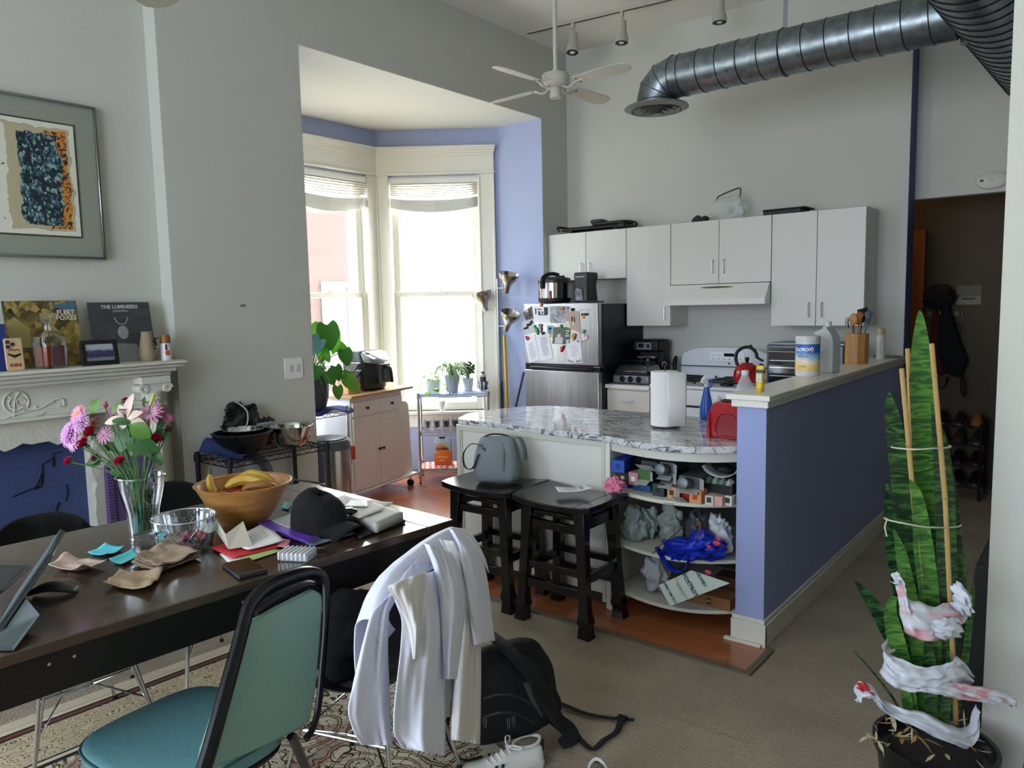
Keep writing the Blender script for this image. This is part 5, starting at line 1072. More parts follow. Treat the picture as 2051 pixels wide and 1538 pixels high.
MB().prism([(CWd+.005, .118), (CWd+.15, .118), (CWd+.13, .62), (CWd+.12, .72), (CWd+.10, .75), (CWd+.06, .76), (CWd+.005, .76)], -.05, -.035, Mx((0, 0, 0), (PI/2, 0, 0))).build('drop_leaf', CC, T, bevel=.004)
for x in (.05, CWd+.12):
    for y in (.04, DP-.04): MB().cyl((x-.012, y, .03), (x+.012, y, .03), .030, n=24).build('caster', BLACK, T); MB().cyl((x, y, .05), (x, y, .10), .01).build('caster_stem', CHROME, T)
def cart(u, v, z=.8855): return T0c @ V((u, v, z))
T0c = Matrix.Translation(CP) @ Matrix.Rotation(crz, 4, 'Z')
# air fryer
p = cart(.42, .20); 
T = thing('air_fryer', 'black and silver air fryer with window drawer on the wooden cart top', 'air fryer', p, crz-.12); a = .15
m_ = MB(); rs = []
for z, s_, sq in ((.012, .90, 4), (.03, .97, 4), (.14, 1.0, 4), (.24, 1.0, 4), (.30, .98, 4), (.325, .90, 3.5)):
    ring = []
    for i in range(44):
        t = i*2*PI/44; c, s__ = math.cos(t), math.sin(t); k = (abs(c)**sq+abs(s__)**sq)**(-1/sq); yy = s__*k*.15*s_
        if z > .2 and s__ < 0: yy *= 1-.35*(z-.2)/.125*abs(s__)
        ring.append(V((c*k*a*s_, yy, z)))
    rs.append(ring)
m_.rings(rs); m_.build('housing', mat('#26292c', .35, var=.03), T, ang=60)
MB().add([(-.145, -.143, .24), (.02, -.152, .212), (.145, -.143, .24), (.138, -.105, .31), (.10, -.09, .322), (-.10, -.09, .322), (-.138, -.105, .31)], [(0, 1, 2, 3, 4, 5, 6)]).build('control_face', mat('#c4c8cd', .15, .6), T, solid=.004)
d = MB().box(.0, .142, -.160, -.12, .055, .215).build('drawer', mat('#7d7f80', .2, .8), T, bevel=.008)
MB().box(-.02, .05, -.157, -.12, .055, .215).build('drawer_side', mat('#141516', .15), T, bevel=.01)
MB().tube([(.09, -.16, .19), (.09, -.20, .175), (.10, -.205, .09), (.105, -.20, .065)], .014, 10, sm=3).build('handle', BLACK, d)
for x in (-.10, .10): MB().box(x-.02, x+.02, -.10, .10, 0, .014).build('foot', BLACK, T)
# knife block
p = cart(.13, .13)
T = thing('knife_block', 'light wooden knife block bristling with black and wooden handled knives', 'knife block', p, crz+.0)
n = NT(.5); g = n.noise(n.map((3, 25, 25)), 3, 4, .5); n.col(n.ramp(g, [(.3, '#b98b58'), (.7, '#d6b083')]))
MB().prism([(-.075, 0), (.075, 0), (.075, .075), (.02, .12), (-.03, .19), (-.075, .19)], -.055, .055, Mx((0, 0, 0), (PI/2, 0, 0))).build('block', n.m, T, bevel=.003)
for i in range(5):
    for j in range(2):
        b_ = V((-.012+.035*j-.0, -.04+.02*i, .155-.045*j)); d = V((.75, -.05, .66)).normalized(); L_ = .12 if j == 0 else .095
        k = MB().tube([b_, b_+d*L_*.5, b_+d*L_], [.010, .012, .010], 8, flat=.7).build('knife_handle', BLACK, T)
        MB().ball(tuple(b_+d*L_), (.010, .010, .007), 8, 5).build('steel_cap', CHROME, k)
o = MB().box(-.05, .05, -.04, .04, 0, .24).build('black_canister', mat('#15161a', .25, var=.2), None, loc=cart(-.03, .30), bevel=.02, seg=3); tag(o, 'tall black glossy canister behind the leaves at the left of the knife block', 'canister')
# chrome rack with plants in front of the right bay window
rdir = math.atan2(.67, .74); R0 = V((-4.742, 4.582, 0))
wire_rack('wire_shelf', 'chrome wire shelf with potted plants and glasses before the right bay window', R0, rdir, .61, .33, (.795, .462, .135), .81, CHROME, .0125)
def rk(u, v, z=.7985): return Matrix.Translation(R0) @ Matrix.Rotation(rdir, 4, 'Z') @ V((u, v, z))
def lc(u, v): return rk(-.02+.65*u, -.02+.37*v, .8+.004*math.sin(9*u+4*v)-.05*max(0, u-.97)*20*.3-(.03 if v < .01 else 0))
cloth('shelf_cloth', 'pale blue cloth covering the top of the plant shelf', 'cloth', lc, mat('#b9c6dd', .8, var=.05), 24, 14, .003)
ZP = .806
def pot(name, label, p, r, h, mt, top=1.0, bot=.75, rim=0):
    T_ = thing(name, label, 'plant', p)
    pr = [(r*bot, 0), (r*top, h)]
    if rim: pr = [(r*bot, 0), (r*.93, h-rim), (r*1.05, h-rim), (r*1.05, h)]
    MB().lathe(pr+[(r*.9, h), (r*.88, h-.012), (.001, h-.014)], n=36).build('pot', mt, T_); return T_
WP = mat('#e4e8ee', .3, var=.02)
# pothos
T = pot('potted_pothos', 'bright yellow green trailing plant in a short white pot on the plant shelf', rk(.13, .17, ZP), .072, .11, WP, 1, .8)
PG = mat('#8fc531', .4, var=.25, vs=20)
for i in range(34):
    a = rnd.uniform(0, 2*PI); R1 = rnd.uniform(.02, .16); z = .10+rnd.uniform(0, .13)*(1-R1/.2)-max(0, R1-.09)*1.5
    b_ = V((R1*math.cos(a)*1.0-.02, R1*math.sin(a), z)); s_ = rnd.uniform(.05, .08)
    MB().leaf(b_, (math.cos(a), math.sin(a), rnd.uniform(-.3, .5)), (0, 0, 1), s_, s_*.85, .4, n=5, shape=heart).build('leaf', PG, T, ang=180)
    if i % 3 == 0: MB().tube([(0, 0, .09), b_*.6+V((0, 0, .06)), b_], .0015, 5, sm=3).build('stem', PG, T)
# spider plant
SP1 = mat('#93ad7c', .45, var=.2, vs=60); SP2 = mat('#c4cfaa', .45, var=.1)
T = pot('potted_spider_plant', 'arching green and white spider plant in a pale blue tapered pot', rk(.30, .10, ZP), .066, .15, mat('#b4c3d8', .35), 1.05, .72)
for i in range(64):
    a = rnd.uniform(0, 2*PI); R1 = rnd.uniform(.10, .27); h_ = rnd.uniform(.05, .13); dn = rnd.uniform(0, .15)
    m_ = MB().tube([(0, 0, .12), (R1*.35*math.cos(a), R1*.35*math.sin(a), .13+h_), (R1*.75*math.cos(a), R1*.75*math.sin(a), .13+h_*.85), (R1*math.cos(a+.1), R1*math.sin(a+.1), .12+h_*.5-dn)], [.004, .007, .0055, .001], 5, sm=3, flat=.3)
    m_.build('blade', SP1 if i % 3 else SP2, T, ang=180)
# jade
T = pot('potted_jade_plant', 'small dark leaved succulent in a white pot behind the spider plant', rk(.44, .20, ZP), .052, .11, WP, 1.0, .78)
for i in range(9):
    a = i*.7; e = V((.05*math.cos(a)*(.4+.1*(i % 4)), .05*math.sin(a), .17+.016*(i % 5))); MB().tube([(0, 0, .08), e*.6+V((0, 0, .05)), e], [.006, .004, .003], 6, sm=3).build('branch', mat('#5d5140', .7), T)
    m_ = MB()
    for k in range(8): aa = rnd.uniform(0, 2*PI); q = e+V((.022*math.cos(aa), .022*math.sin(aa), rnd.uniform(-.03, .02))); m_.ball(tuple(q), (.018, .010, .013), 7, 5, M=None)
    m_.build('leaf_cluster', mat('#46603f', .35, var=.3, vs=30), T)
# patterned pot with small bottle
n = NT(.4); x, y, z = n.xyz(); an = n.math('MULTIPLY', n.math('ARCTAN2', y, x), 3.5); zz = n.math('MULTIPLY', z, 75.)
pt = n.math('GREATER_THAN', n.math('SINE', n.math('ADD', n.math('MULTIPLY', an, 2.), 0.)), n.math('ADD', .2, n.math('MULTIPLY', n.math('SINE', zz), .5))); n.col(n.mix(pt, '#3c4452', '#d9dee6'))
p = rk(.575, .15, ZP)
T = thing('patterned_pot', 'small blue grey patterned pot holding a bottle at the right of the plant shelf', 'pot', p); MB().lathe([(.032, 0), (.040, .055), (.046, .055), (.047, .08), (.042, .08), (.038, .02), (.001, .02)], n=36).build('pot_body', n.m, T)
T = thing('small_bottle', 'small white and brown bottle with black cap standing in the patterned pot', 'bottle', p+V((0, 0, .022)))
MB().lathe([(.026, 0), (.026, .10), (.022, .118), (.012, .126), (.012, .13)], n=24).build('bottle_body', mat('#c9c8c2', .3), T); MB().lathe([(.0265, .05), (.0265, .10)], n=24, cap=False).build('label', mat('#4e4b46', .5), T); MB().lathe([(.013, .13), (.013, .146), (.001, .147)], n=16).build('cap', BLACK, T)
# glasses
def glass_at(u, v, z):
    p = rk(u, v, z); o = MB().lathe([(.030, 0), (.036, .09), (.0345, .09), (.029, .008), (.001, .008)], n=24).lathe([(.001, 0), (.030, 0)], n=24, cap=False); return p, o
p0, o = glass_at(.07, .08, .4655); G0 = o.build('drinking_glass', mat('#ffffff', .02, var=0, trans=1), None, loc=p0); tag(G0, 'upside down clear tumbler in the rows on the middle level of the plant shelf', 'glass', 'clear tumblers on the middle shelf')
for i in range(4):
    for j in range(3):
        lb_ = 'clear tumbler, %s of the %s row under the plant shelf top' % (('leftmost', 'second', 'third', 'rightmost')[i], ('front', 'middle', 'back')[j])
        tag(G0, lb_) if i == j == 0 else dup(G0, rk(.07+.082*i, .08+.085*j, .4655), None, lb_)
# snack carton
p = rk(.20, .16, .139)
T = thing('snack_carton', 'orange and white cracker carton with printed logo on the bottom level of the plant shelf', 'carton', p, rdir-.18)
n = NT(.45); x, y, z = n.xyz(); e = n.math('ADD', z, n.math('MULTIPLY', n.math('POWER', n.math('ABSOLUTE', n.math('ADD', x, .03)), 1.5), -1.2)); n.col(n.mix(n.math('GREATER_THAN', n.math('ADD', z, n.math('MULTIPLY', n.math('SINE', n.math('MULTIPLY', n.math('ADD', x, .03), 28.)), -.02)), .125), n.ramp(z, [(0, '#d8590e'), (.12, '#e8791c')]), '#b9c4c9'))
MB().box(-.075, .075, -.04, .04, 0, .20).add([(-.075, -.04, .20), (.075, -.04, .20), (.075, .04, .20), (-.075, .04, .20), (-.075, -.004, .245), (.075, -.004, .245), (.075, .004, .245), (-.075, .004, .245)], [(4, 5, 6, 7), (0, 1, 5, 4), (1, 2, 6, 5), (2, 3, 7, 6), (3, 0, 4, 7)]).build('carton_body', n.m, T, bevel=.002, seg=1)
MB().prism([(.052*math.cos(t*PI/14), .036*math.sin(t*PI/14)) for t in range(28)], 0, .001, Mx((-.005, -.0405, .15), (PI/2, 0, 0))).build('logo_oval', mat('#e8892a', .5), T)
MB().text('Goldfish', .036, Mx((0, -.0425, .152), (PI/2, 0, 0)), .0004, bold=.0009).build('lettering', mat('#1c2440', .5), T)
MB().text('CHEDDAR', .020, Mx((0, -.041, .075), (PI/2, 0, 0)), .0004, bold=.0004).text('BAKED', .016, Mx((0, -.041, .045), (PI/2, 0, 0)), .0004, bold=.0004).build('lettering', mat('#f3d9b4', .5), T)
MB().box(-.03, .02, -.012, .012, .238, .256).build('clip', BLACK, T)
n = NT(.8); ck = n.node('TexChecker', Vector=n.map((1, 1, 1)), Scale=28.0); ck.inputs[1].default_value = lin('#d8452a'); ck.inputs[2].default_value = lin('#e9e2da'); n.col(ck.outputs[0])
cloth('checked_paper', 'red and white checked paper lining the bottom level of the plant shelf', 'paper', lambda u, v: rk(.01+.58*u, .0+.30*v, .1365+.004*math.sin(14*u)*math.sin(9*v)), n.m, 20, 12, .001)
m_ = MB(); lump(m_, (0, 0, 0), (.085, .07, .10), .2, 2, seed=71, flat=.085); T = thing('snack_bag', 'clear plastic bag half full of brown snacks beside the orange carton', 'bag', rk(.40, .14, .235)); m_.build('bag_body', filmy('#dfe3e6', .3, .15), T)
m_ = MB(); 
for i in range(40): a = rnd.uniform(0, 6.28); rr_ = rnd.uniform(0, .055); m_.ball((rr_*math.cos(a), rr_*math.sin(a), rnd.uniform(-.082, -.02)), (.012, .01, .008), 7, 5)
m_.build('snacks', mat('#8d5b45', .7, var=.4, vs=60), T, sm=True)['kind'] = 'stuff'
# little footed cup with sprig on the window sill
p = V((-4.93, 5.12, .572)); 
M3, L3 = bay_frame(*BAYS[2]); p = M3 @ V((.56, -.035, .572))
T = thing('egg_cup_planter', 'tiny white footed cup with a green sprig on the window sill', 'planter', p); MB().lathe([(.028, 0), (.02, .012), (.022, .03), (.036, .06), (.036, .10), (.031, .10), (.030, .08), (.001, .08)], n=28).build('cup', WP, T)
for i in range(3): MB().leaf((0, 0, .09), (math.cos(i*2.1), math.sin(i*2.1), 1.1), (0, 0, 1), .05, .022, .3, n=5).build('leaf', PG, T, ang=180)
# floor lamp with three heads
LP_ = V((-4.36, 5.28, 0)); LP_ = V(aty(997, 600, 5.30)); LP_.z = 0
T = thing('floor_lamp', 'brushed steel floor lamp with three tilting bowl shades beside the bay', 'floor lamp', LP_)
MB().lathe([(.14, 0), (.14, .015), (.02, .03)], n=36).build('base', STEEL2, T); MB().cyl((0, 0, .03), (0, 0, 1.80), .011).build('pole', mat('#9a9a98', .3, .9), T)
def shade(px, py, tilt, side):
    h = aty(px, py, 5.28)-LP_; sh = MB(); ax = V((tilt*.9, -.1, 1)).normalized(); q = ax.to_track_quat('Z', 'Y').to_matrix().to_4x4(); M_ = Matrix.Translation(h) @ q
    M_ = M_ @ Matrix.Scale(1.12, 4); c = MB().lathe([(.022, -.09), (.026, -.05), (.034, -.02), (.062, .01), (.080, .045), (.084, .07), (.080, .07), (.060, .02), (.03, -.01), (.001, -.01)], n=32, M=M_).build('shade', mat('#b3aca2', .22, .95, var=0), T)
    MB().ball(tuple(h+ax*.02), .028, 12, 8).build('bulb', mat('#f2f2ee', .4), c)
    MB().tube([h-ax*.06, V((h.x*.4, h.y*.4, h.z-.05)), V((0, 0, h.z-.05))], .006, 8, sm=2).build('arm', mat('#9a9a98', .3, .9), T)
shade(1017, 565, .35, 1); shade(968, 602, -.25, -1); shade(1019, 642, .55, 1)
# brooms and mop
def pole(name, label, q0_, q1_, y0_, y1_, r, col, extra=None):
    a, b_ = aty(*q0_, y0_), aty(*q1_, y1_); d = (b_-a).normalized(); b2 = a+d*((a.z-.10)/-d.z); T_ = thing(name, label, name, (b2.x, b2.y, 0)); o_ = V((b2.x, b2.y, 0))
    MB().cyl(a-o_, b2-o_, r).build('handle', mat(col, .4), T_)
    if extra: m1 = a.lerp(b2, extra[0])-o_; m2 = a.lerp(b2, extra[1])-o_; MB().cyl(m1, m2, r*1.15).build('grip', mat(extra[2], .5), T_)
    MB().box(-.13, .13, -.02, .02, .045, .10).build('head', mat('#20242a', .6), T_, bevel=.01); MB().box(-.12, .12, -.018, .018, .0, .045).build('bristles', mat('#3a3f47', .9, bump=.6, bs=200), T_); return T_
pole('broom', 'yellow handled broom leaning beside the fridge', (1010, 672), (1016, 812), 5.45, 5.36, .014, '#d9a81a')
pole('mop', 'slate blue and black handled mop leaning left of the yellow broom', (1000, 648), (1006, 815), 5.46, 5.40, .012, '#5f6b80', (.42, .72, '#16181c'))
pole('duster', 'dark blue handled duster leaning against the side of the fridge', (1049, 745), (1033, 815), 5.47, 5.41, .010, '#26304e')
# ================================================================== MANTEL THINGS, TABLE AND CHAIRS
def clear(tint=(.93, .95, .95), gl=.9, edge=.35, nm='m_clear'):
    m = bpy.data.materials.new(nm); m.use_nodes = True; N = m.node_tree.nodes; L = m.node_tree.links; N.clear()
    o = N.new('ShaderNodeOutputMaterial'); t = N.new('ShaderNodeBsdfTransparent'); g = N.new('ShaderNodeBsdfGlossy'); g.inputs['Roughness'].default_value = .03
    x = N.new('ShaderNodeMixShader'); t.inputs[0].default_value = (*tint, 1); g.inputs[0].default_value = (gl, gl, gl, 1)
    lw = N.new('ShaderNodeLayerWeight'); lw.inputs[0].default_value = edge; L.new(lw.outputs['Facing'], x.inputs[0])
    L.new(t.outputs[0], x.inputs[1]); L.new(g.outputs[0], x.inputs[2]); L.new(x.outputs[0], o.inputs[0]); return m
CLEAR = clear(); TUMB = clear((.96, .97, .98), .9, .12, 'm_tumbler')
for o in bpy.data.objects:
    if o.type == 'MESH' and (o.name.startswith('drinking_glass') or o.name.startswith('glass_bowl')): o.data.materials.clear(); o.data.materials.append(TUMB)
ZM = 1.3025
def leaning(name, label, q, w_, h_, mt, cat, x0=-4.04, tilt=.16, th=.004, z=ZM):
    """a flat square thing leaning on the wall, its lower left corner at the pixel"""
    p = atx(*q, x0); T_ = thing(name, label, cat, (x0, p.y+w_/2, z), rot=(0, -tilt, 0)); return T_, MB().box(-th, 0, -w_/2, w_/2, 0, h_).build('sleeve', mt, T_, sm=False)
n = NT(.45); v1 = n.node('TexVoronoi', Vector=n.tc, Scale=38.0); v2 = n.noise(n.tc, 9, 5, 1)
c = n.ramp(v1.outputs['Color'], [(0, '#2a2116'), (.25, '#7c6a35'), (.45, '#4d3a24'), (.6, '#a08a48'), (.75, '#3d4427'), (.9, '#8c5c34')], True)
n.col(n.mix(n.ramp(v2, [(.42, 0.), (.6, 1.)]), c, n.mix(.5, c, '#8f7a3a')))
T, _ = leaning('record_sleeve', 'colourful brown and green record sleeve with white lettering leaning on the mantel', (22, 735), .325, .325, n.m, 'record sleeve', -4.03)
def face_text(T_, body, size, y, z, colr, bold=.0004, x=.0012): MB().text(body, size, Mx((x, y, z), (PI/2, 0, PI/2)), .0003, bold=bold).build('lettering', mat(colr, .5, var=0), T_)
face_text(T, 'FLEET', .032, .108, .266, '#d9d2bb', .0008); face_text(T, 'FOXES', .032, .108, .239, '#d9d2bb', .0008)
MB().add([(.001, -.15, .10), (.001, -.06, .10), (.001, -.06, .19), (.001, -.12, .25), (.001, -.155, .22)], [(0, 1, 2, 3, 4)]).build('printed_shapes', mat('#9c9058', .5), T)
MB().add([(.001, .04, .30), (.001, .155, .325), (.001, .155, .26), (.001, .12, .27)], [(0, 1, 2, 3)]).build('printed_sky', mat('#3f6d7c', .5), T)
n = NT(.5); v2 = n.noise(n.map((1, 1, 4)), 9, 5, .5); n.col(n.ramp(v2, [(.3, '#33373a'), (.7, '#474b4d')]))
T, _ = leaning('record_sleeve', 'dark grey record sleeve with white lettering and a pale figure, right on the mantel', (192, 728), .315, .315, n.m, 'record sleeve', -4.055)
face_text(T, 'THE LUMINEERS', .026, .0, .290, '#c9cccc', .0006); face_text(T, 'CLEOPATRA', .014, .0, .268, '#a4a8a8', .0004)
m_ = MB(); m_.prism([(.034*math.cos(t*PI/12)*.8, .034*math.sin(t*PI/12)*1.05) for t in range(24)], 0, .001, Mx((.0005, .0, .155), (PI/2, 0, PI/2))); m_.tube([(.001, -.035, .235), (.001, -.02, .205), (.001, 0, .2), (.001, .02, .205), (.001, .035, .235)], .003, 5, sm=3)
m_.add([(.001, -.09, .0), (.001, .10, .0), (.001, .06, .09), (.001, -.05, .10)], [(0, 1, 2, 3)]); m_.build('pale_print', mat('#8b8f90', .5, var=.3, vs=30), T)
# blue book at the very left
p = atx(3, 700, -4.0); o = MB().box(-.02, .02, -.10, .012, 0, .215).build('blue_book', mat('#26387c', .5), None, loc=(-3.985, p.y, ZM), bevel=.002); tag(o, 'dark blue book standing at the left edge of the mantel', 'book')
# phone in a printed case
p = atx(31, 735, -3.93)
T = thing('phone', 'phone in a cream case with a drawn sushi print leaning on the mantel', 'phone', (-3.93, p.y, ZM), rot=(0, -.12, 0)); a = .037
MB().prism([(a*x, .075+.075*y) for x, y in ((-1, -.88), (-.88, -1), (.88, -1), (1, -.88), (1, .88), (.88, 1), (-.88, 1), (-1, .88))], 0, .010, Mx((0, 0, 0), (PI/2, 0, PI/2))).build('case', mat('#c9ab83', .4, var=.03), T, bevel=.003)
m_ = MB(); [m_.lathe([(.009, 0), (.009, .002)], n=16, M=Mx((.010, y, z), (0, PI/2, 0))) for y, z in ((-.022, .132), (-.022, .110), (-.003, .121))]; m_.build('camera_lenses', mat('#2a2c2e', .15), T)
m_ = MB().tube([(.0105, -.022, .092), (.0105, -.012, .100), (.0105, .0, .092), (.0105, .012, .098), (.0105, .022, .09)], .004, 6, sm=3, flat=.4); m_.build('red_print', mat('#93262a', .5), T)
MB().add([(.0106, -.028, .082), (.0106, 0, .072), (.0106, .028, .080), (.0106, .026, .070), (.0106, 0, .058), (.0106, -.026, .074)], [(0, 1, 2, 3, 4, 5)]).build('black_print', mat('#1c1a1a', .5), T)
MB().text('SUSHI', .018, Mx((.0106, 0, .025), (PI/2, 0, PI/2)), .0003, bold=.0008).build('lettering', mat('#7a1f20', .5), T)
# decanter
p = atx(101, 733, -3.965)
T = thing('decanter', 'square glass whiskey decanter half full with a glass stopper on the mantel', 'decanter', (-3.965, p.y, ZM), .3); a = .058
def sq(a_, z, k=8): return [V((a_*math.cos(t)*(abs(math.cos(t))**k+abs(math.sin(t))**k)**(-1/k), a_*math.sin(t)*(abs(math.cos(t))**k+abs(math.sin(t))**k)**(-1/k), z)) for t in [i*2*PI/40 for i in range(40)]]
MB().rings([sq(a, 0), sq(a*1.0, .10), sq(a*1.04, .125, 5), sq(a*.95, .15, 3), sq(a*.5, .168, 2), sq(a*.28, .178, 2), sq(a*.27, .20, 2), sq(a*.40, .205, 2)]).build('glass_body', CLEAR, T)
MB().rings([sq(a*.86, .012), sq(a*.86, .105)]).build('whiskey', mat('#8a3312', .05, var=.1, trans=.25), T, label='amber red liquor')
MB().rings([sq(a*.22, .19, 2), sq(a*.22, .21, 2), sq(a*.38, .225, 4), sq(a*.46, .262, 4)]).build('stopper', CLEAR, T)
# small photo frame
p = atx(201, 726, -3.93)
T = thing('framed_photo', 'black framed small photo of a group in purple on the mantel', 'photo frame', (-3.925, p.y, ZM), rot=(0, -.20, -.10))
a, b_ = .085, .062
MB().box(0, .014, -a, a, 0, .020).box(0, .014, -a, a, 2*b_-.020, 2*b_).box(0, .014, -a, -a+.022, .020, 2*b_-.020).box(0, .014, a-.022, a, .020, 2*b_-.020).build('frame', mat('#0d0c0c', .4), T, bevel=.002)
n = NT(.3); x, y, z = n.xyz(); nz_ = n.noise(n.tc, 60, 4, 1)
c = n.ramp(n.math('ADD', z, n.math('MULTIPLY', nz_, .02)), [(0, '#5b6266'), (.045, '#6b7073'), (.05, '#2b2440'), (.075, '#3a2f5c'), (.08, '#2b333a'), (.088, '#9aa6ad')], False); n.col(c)
MB().box(.004, .008, -a+.02, a-.02, .018, 2*b_-.018).build('picture', n.m, T, sm=False); MB().box(-.03, 0, -.02, .02, 0.002, .05).build('stand', BLACK, T)
# beige vase, tiny photo, freshener can
p = atx(297, 718, -3.965)
T = thing('ceramic_vase', 'beige pear shaped ceramic vase with a dark leaf sprig on the mantel', 'vase', (-3.965, p.y, ZM)); r = .040
MB().lathe([(r*.8, 0), (r, .02), (r*1.02, .045), (r*.92, .09), (r*.72, .13), (r*.66, .155), (r*.62, .155), (r*.6, .12), (.001, .12)], n=36).build('vase_body', mat('#8e8066', .7, var=.04), T)
m_ = MB()
for z, s_ in ((.06, 1), (.072, -1), (.085, 1), (.098, -1), (.11, 1)): m_.leaf((.036-.07*(z-.05), .012+.3*(z-.06), z), (.15, s_*.8, .7), (1, 0, 0), .022, .011, 0, n=4)
m_.tube([(.039, .008, .05), (.035, .016, .08), (.028, .024, .115)], .0012, 5); m_.build('leaf_sprig', mat('#3a3226', .7), T, ang=180)
p = atx(318, 655, -4.03); T = thing('tiny_photo', 'small white edged photo peeking out behind the beige vase', 'photo', (-4.075, p.y-.005, ZM+.06), rot=(.2, -.15, 0))
MB().box(0, .001, -.022, .022, 0, .065).build('print', PAPER, T, sm=False); MB().box(.001, .0014, -.018, .018, .01, .06).build('image', mat('#2e2b2a', .5, var=.3, vs=80), T, sm=False)
p = atx(333, 717, -3.955)
T = thing('air_freshener', 'white air freshener can with amber cap and orange slice print on the mantel end', 'air freshener', (-3.955, p.y, ZM)); r = .027
MB().lathe([(r, 0), (r, .09)], n=28).build('can', mat('#d9dad6', .3), T); MB().lathe([(r*.96, .09), (r*.96, .118), (r*.8, .135), (.001, .137)], n=28).build('cap', mat('#8a5a2c', .4), T)
m_ = MB(); m_.ball((r*.93, -.003, .04), (.005, .014, .016), 12, 8); m_.build('orange_print', mat('#c9582a', .5), T); MB().box(r*.9, r*1.01, -.014, -.004, .055, .085).build('label', mat('#3c4668', .5), T)
# in front of the fireplace
T = thing('cardboard_box', 'open brown cardboard box in front of the fireplace at the left edge', 'box', (-3.72, .80, 0))
MB().box(-.17, .13, -.20, .20, 0, .40).build('carton', mat('#7d5833', .8), T, bevel=.003); MB().add([(.13, -.20, .40), (.13, .20, .40), (.02, .22, .49), (.02, -.16, .50)], [(0, 1, 2, 3)]).build('flap', mat('#a9794a', .8), T, solid=.004)
o = MB().box(-.05, .05, -.07, .07, 0, .09).build('black_box', mat('#15141a', .5), None, loc=atx(55, 1030, -3.64)+V((0, 0, 0)), rot=(.2, 0, .3), bevel=.002) if 0 else None
q = atx(56, 1024, -3.62)
T = thing('black_box', 'small black box with a white corner sticking out of the cardboard box', 'box', (q.x-.03, q.y-.03, .405), rot=(0, .25, -.5)); MB().box(-.05, .05, -.04, .05, 0, .085).build('carton', mat('#17161b', .5), T, bevel=.002); MB().box(.050, .054, .0, .055, .03, .05).build('white_corner', PAPER, T)
p = atx(222, 1060, -3.93)
T = thing('purple_suitcase', 'purple fabric case with ribbed zip edge and white flower print leaning by the fireplace', 'case', (-3.868, 1.70, 0), rot=(.0, -.02, 0))
n = NT(.9); x, y, z = n.xyz(); PU = n.mix(n.math('MULTIPLY', n.noise(n.tc, 12, 4), .4), '#5b4577', '#493763'); n.col(PU)
MB().prism([(-.115, 0), (.125, 0), (.125, .80), (.09, .83), (-.06, .83), (-.10, .80)], -.035, .035, Mx((0, 0, 0), (PI/2, 0, PI/2))).build('case_body', n.m, T, bevel=.012, seg=3)
n = NT(.8); x, y, z = n.xyz(); n.col(n.mix(n.math('GREATER_THAN', n.math('SINE', n.math('MULTIPLY', z, 420.)), .3), '#5d4b78', '#2f2448'))
MB().prism([(-.118, .02), (-.085, .02), (-.085, .80), (-.112, .80)], .035, .043, Mx((0, 0, 0), (PI/2, 0, PI/2))).build('zip_band', n.m, T)
m_ = MB()
for y, z, s_ in ((.04, .60, .03), (.06, .53, .028), (.075, .58, .024), (.02, .40, .02)): m_.ball((.037, y, z), (.003, s_, s_*.9), 10, 6)
m_.build('flower_print', mat('#b9b4bd', .7), T)
# ------------------------------------------------------------------ rug
n = NT(.95); v = n.map((1, 1, 1)); w1 = n.noise(v, 3.5, 3, 0); vv = n.node('TexVoronoi', Vector=n.map((1, 1, 1)), Scale=4.6); vv.feature = 'F1' if 0 else 'F1'
dn = n.node('TexNoise', Vector=v, Scale=3.6, Detail=1.5, Distortion=1.8).outputs['Fac']
rings_ = n.math('SINE', n.math('ADD', n.math('MULTIPLY', vv.outputs['Distance'], 34.), n.math('MULTIPLY', dn, 16.)))
fine = n.math('SINE', n.math('MULTIPLY', n.node('TexNoise', Vector=v, Scale=9.0, Detail=1.0, Distortion=1.4).outputs['Fac'], 75.))
c = n.ramp(rings_, [(0, '#ddd2b8'), (.22, '#d8cbac'), (.34, '#1c1712'), (.62, '#15110e'), (.74, '#a3845a'), (.90, '#cdbf9e')], True)
c = n.mix(n.ramp(fine, [(.70, 0.), (.82, 1.)], True), c, '#2a211a'); spot = n.ramp(n.noise(v, 4, 2), [(.60, 0.), (.66, 1.)]); c = n.mix(n.math('MULTIPLY', spot, .5), c, '#7b3b28')
xx, yy_, z_ = n.xyz(); dd = n.math('ADD', n.math('ADD', xx, 3.25), n.math('MULTIPLY', yy_, -.055)); bd = n.math('LESS_THAN', dd, .40)
vb = n.node('TexVoronoi', Vector=n.map((1.6, 1, 1)), Scale=13.0); bc = n.ramp(n.math('SINE', n.math('ADD', n.math('MULTIPLY', vb.outputs['Distance'], 20.), n.math('MULTIPLY', dn, 9.))), [(0, '#cdbb95'), (.2, '#1a1510'), (.55, '#7d5a3c'), (.75, '#d6c8a6')], True)
st = n.ramp(n.math('FRACT', n.math('MULTIPLY', dd, 2.5)), [(0, '#d8cdb2'), (.16, '#1c1712'), (.19, '#6e4030'), (.25, '#1c1712'), (.28, '#000000'), (.86, '#1c1712'), (.89, '#d8cdb2'), (.94, '#1c1712')], True)
stm = n.ramp(n.math('FRACT', n.math('MULTIPLY', dd, 2.5)), [(0, 1.), (.28, 0.), (.86, 1.)], True)
c = n.mix(bd, c, n.mix(stm, bc, st)); n.col(c); n.bump(n.noise(v, 220, 2), .5, .004)
RUGP = [(-3.30, -.30), (-1.62, -.50), (-1.60, 1.90), (-2.72, 2.20), (-3.12, 2.22), (-3.20, 1.30)]
T = thing('area_rug', 'cream, black and brown scroll patterned rug with plain cream edge under the table', 'rug', (0, 0, 0))
MB().prism(RUGP, .001, .009).build('field', n.m, T, sm=False)
m_ = MB(); k = len(RUGP)
cen = V((sum(x for x, y in RUGP)/k, sum(y for x, y in RUGP)/k, 0))
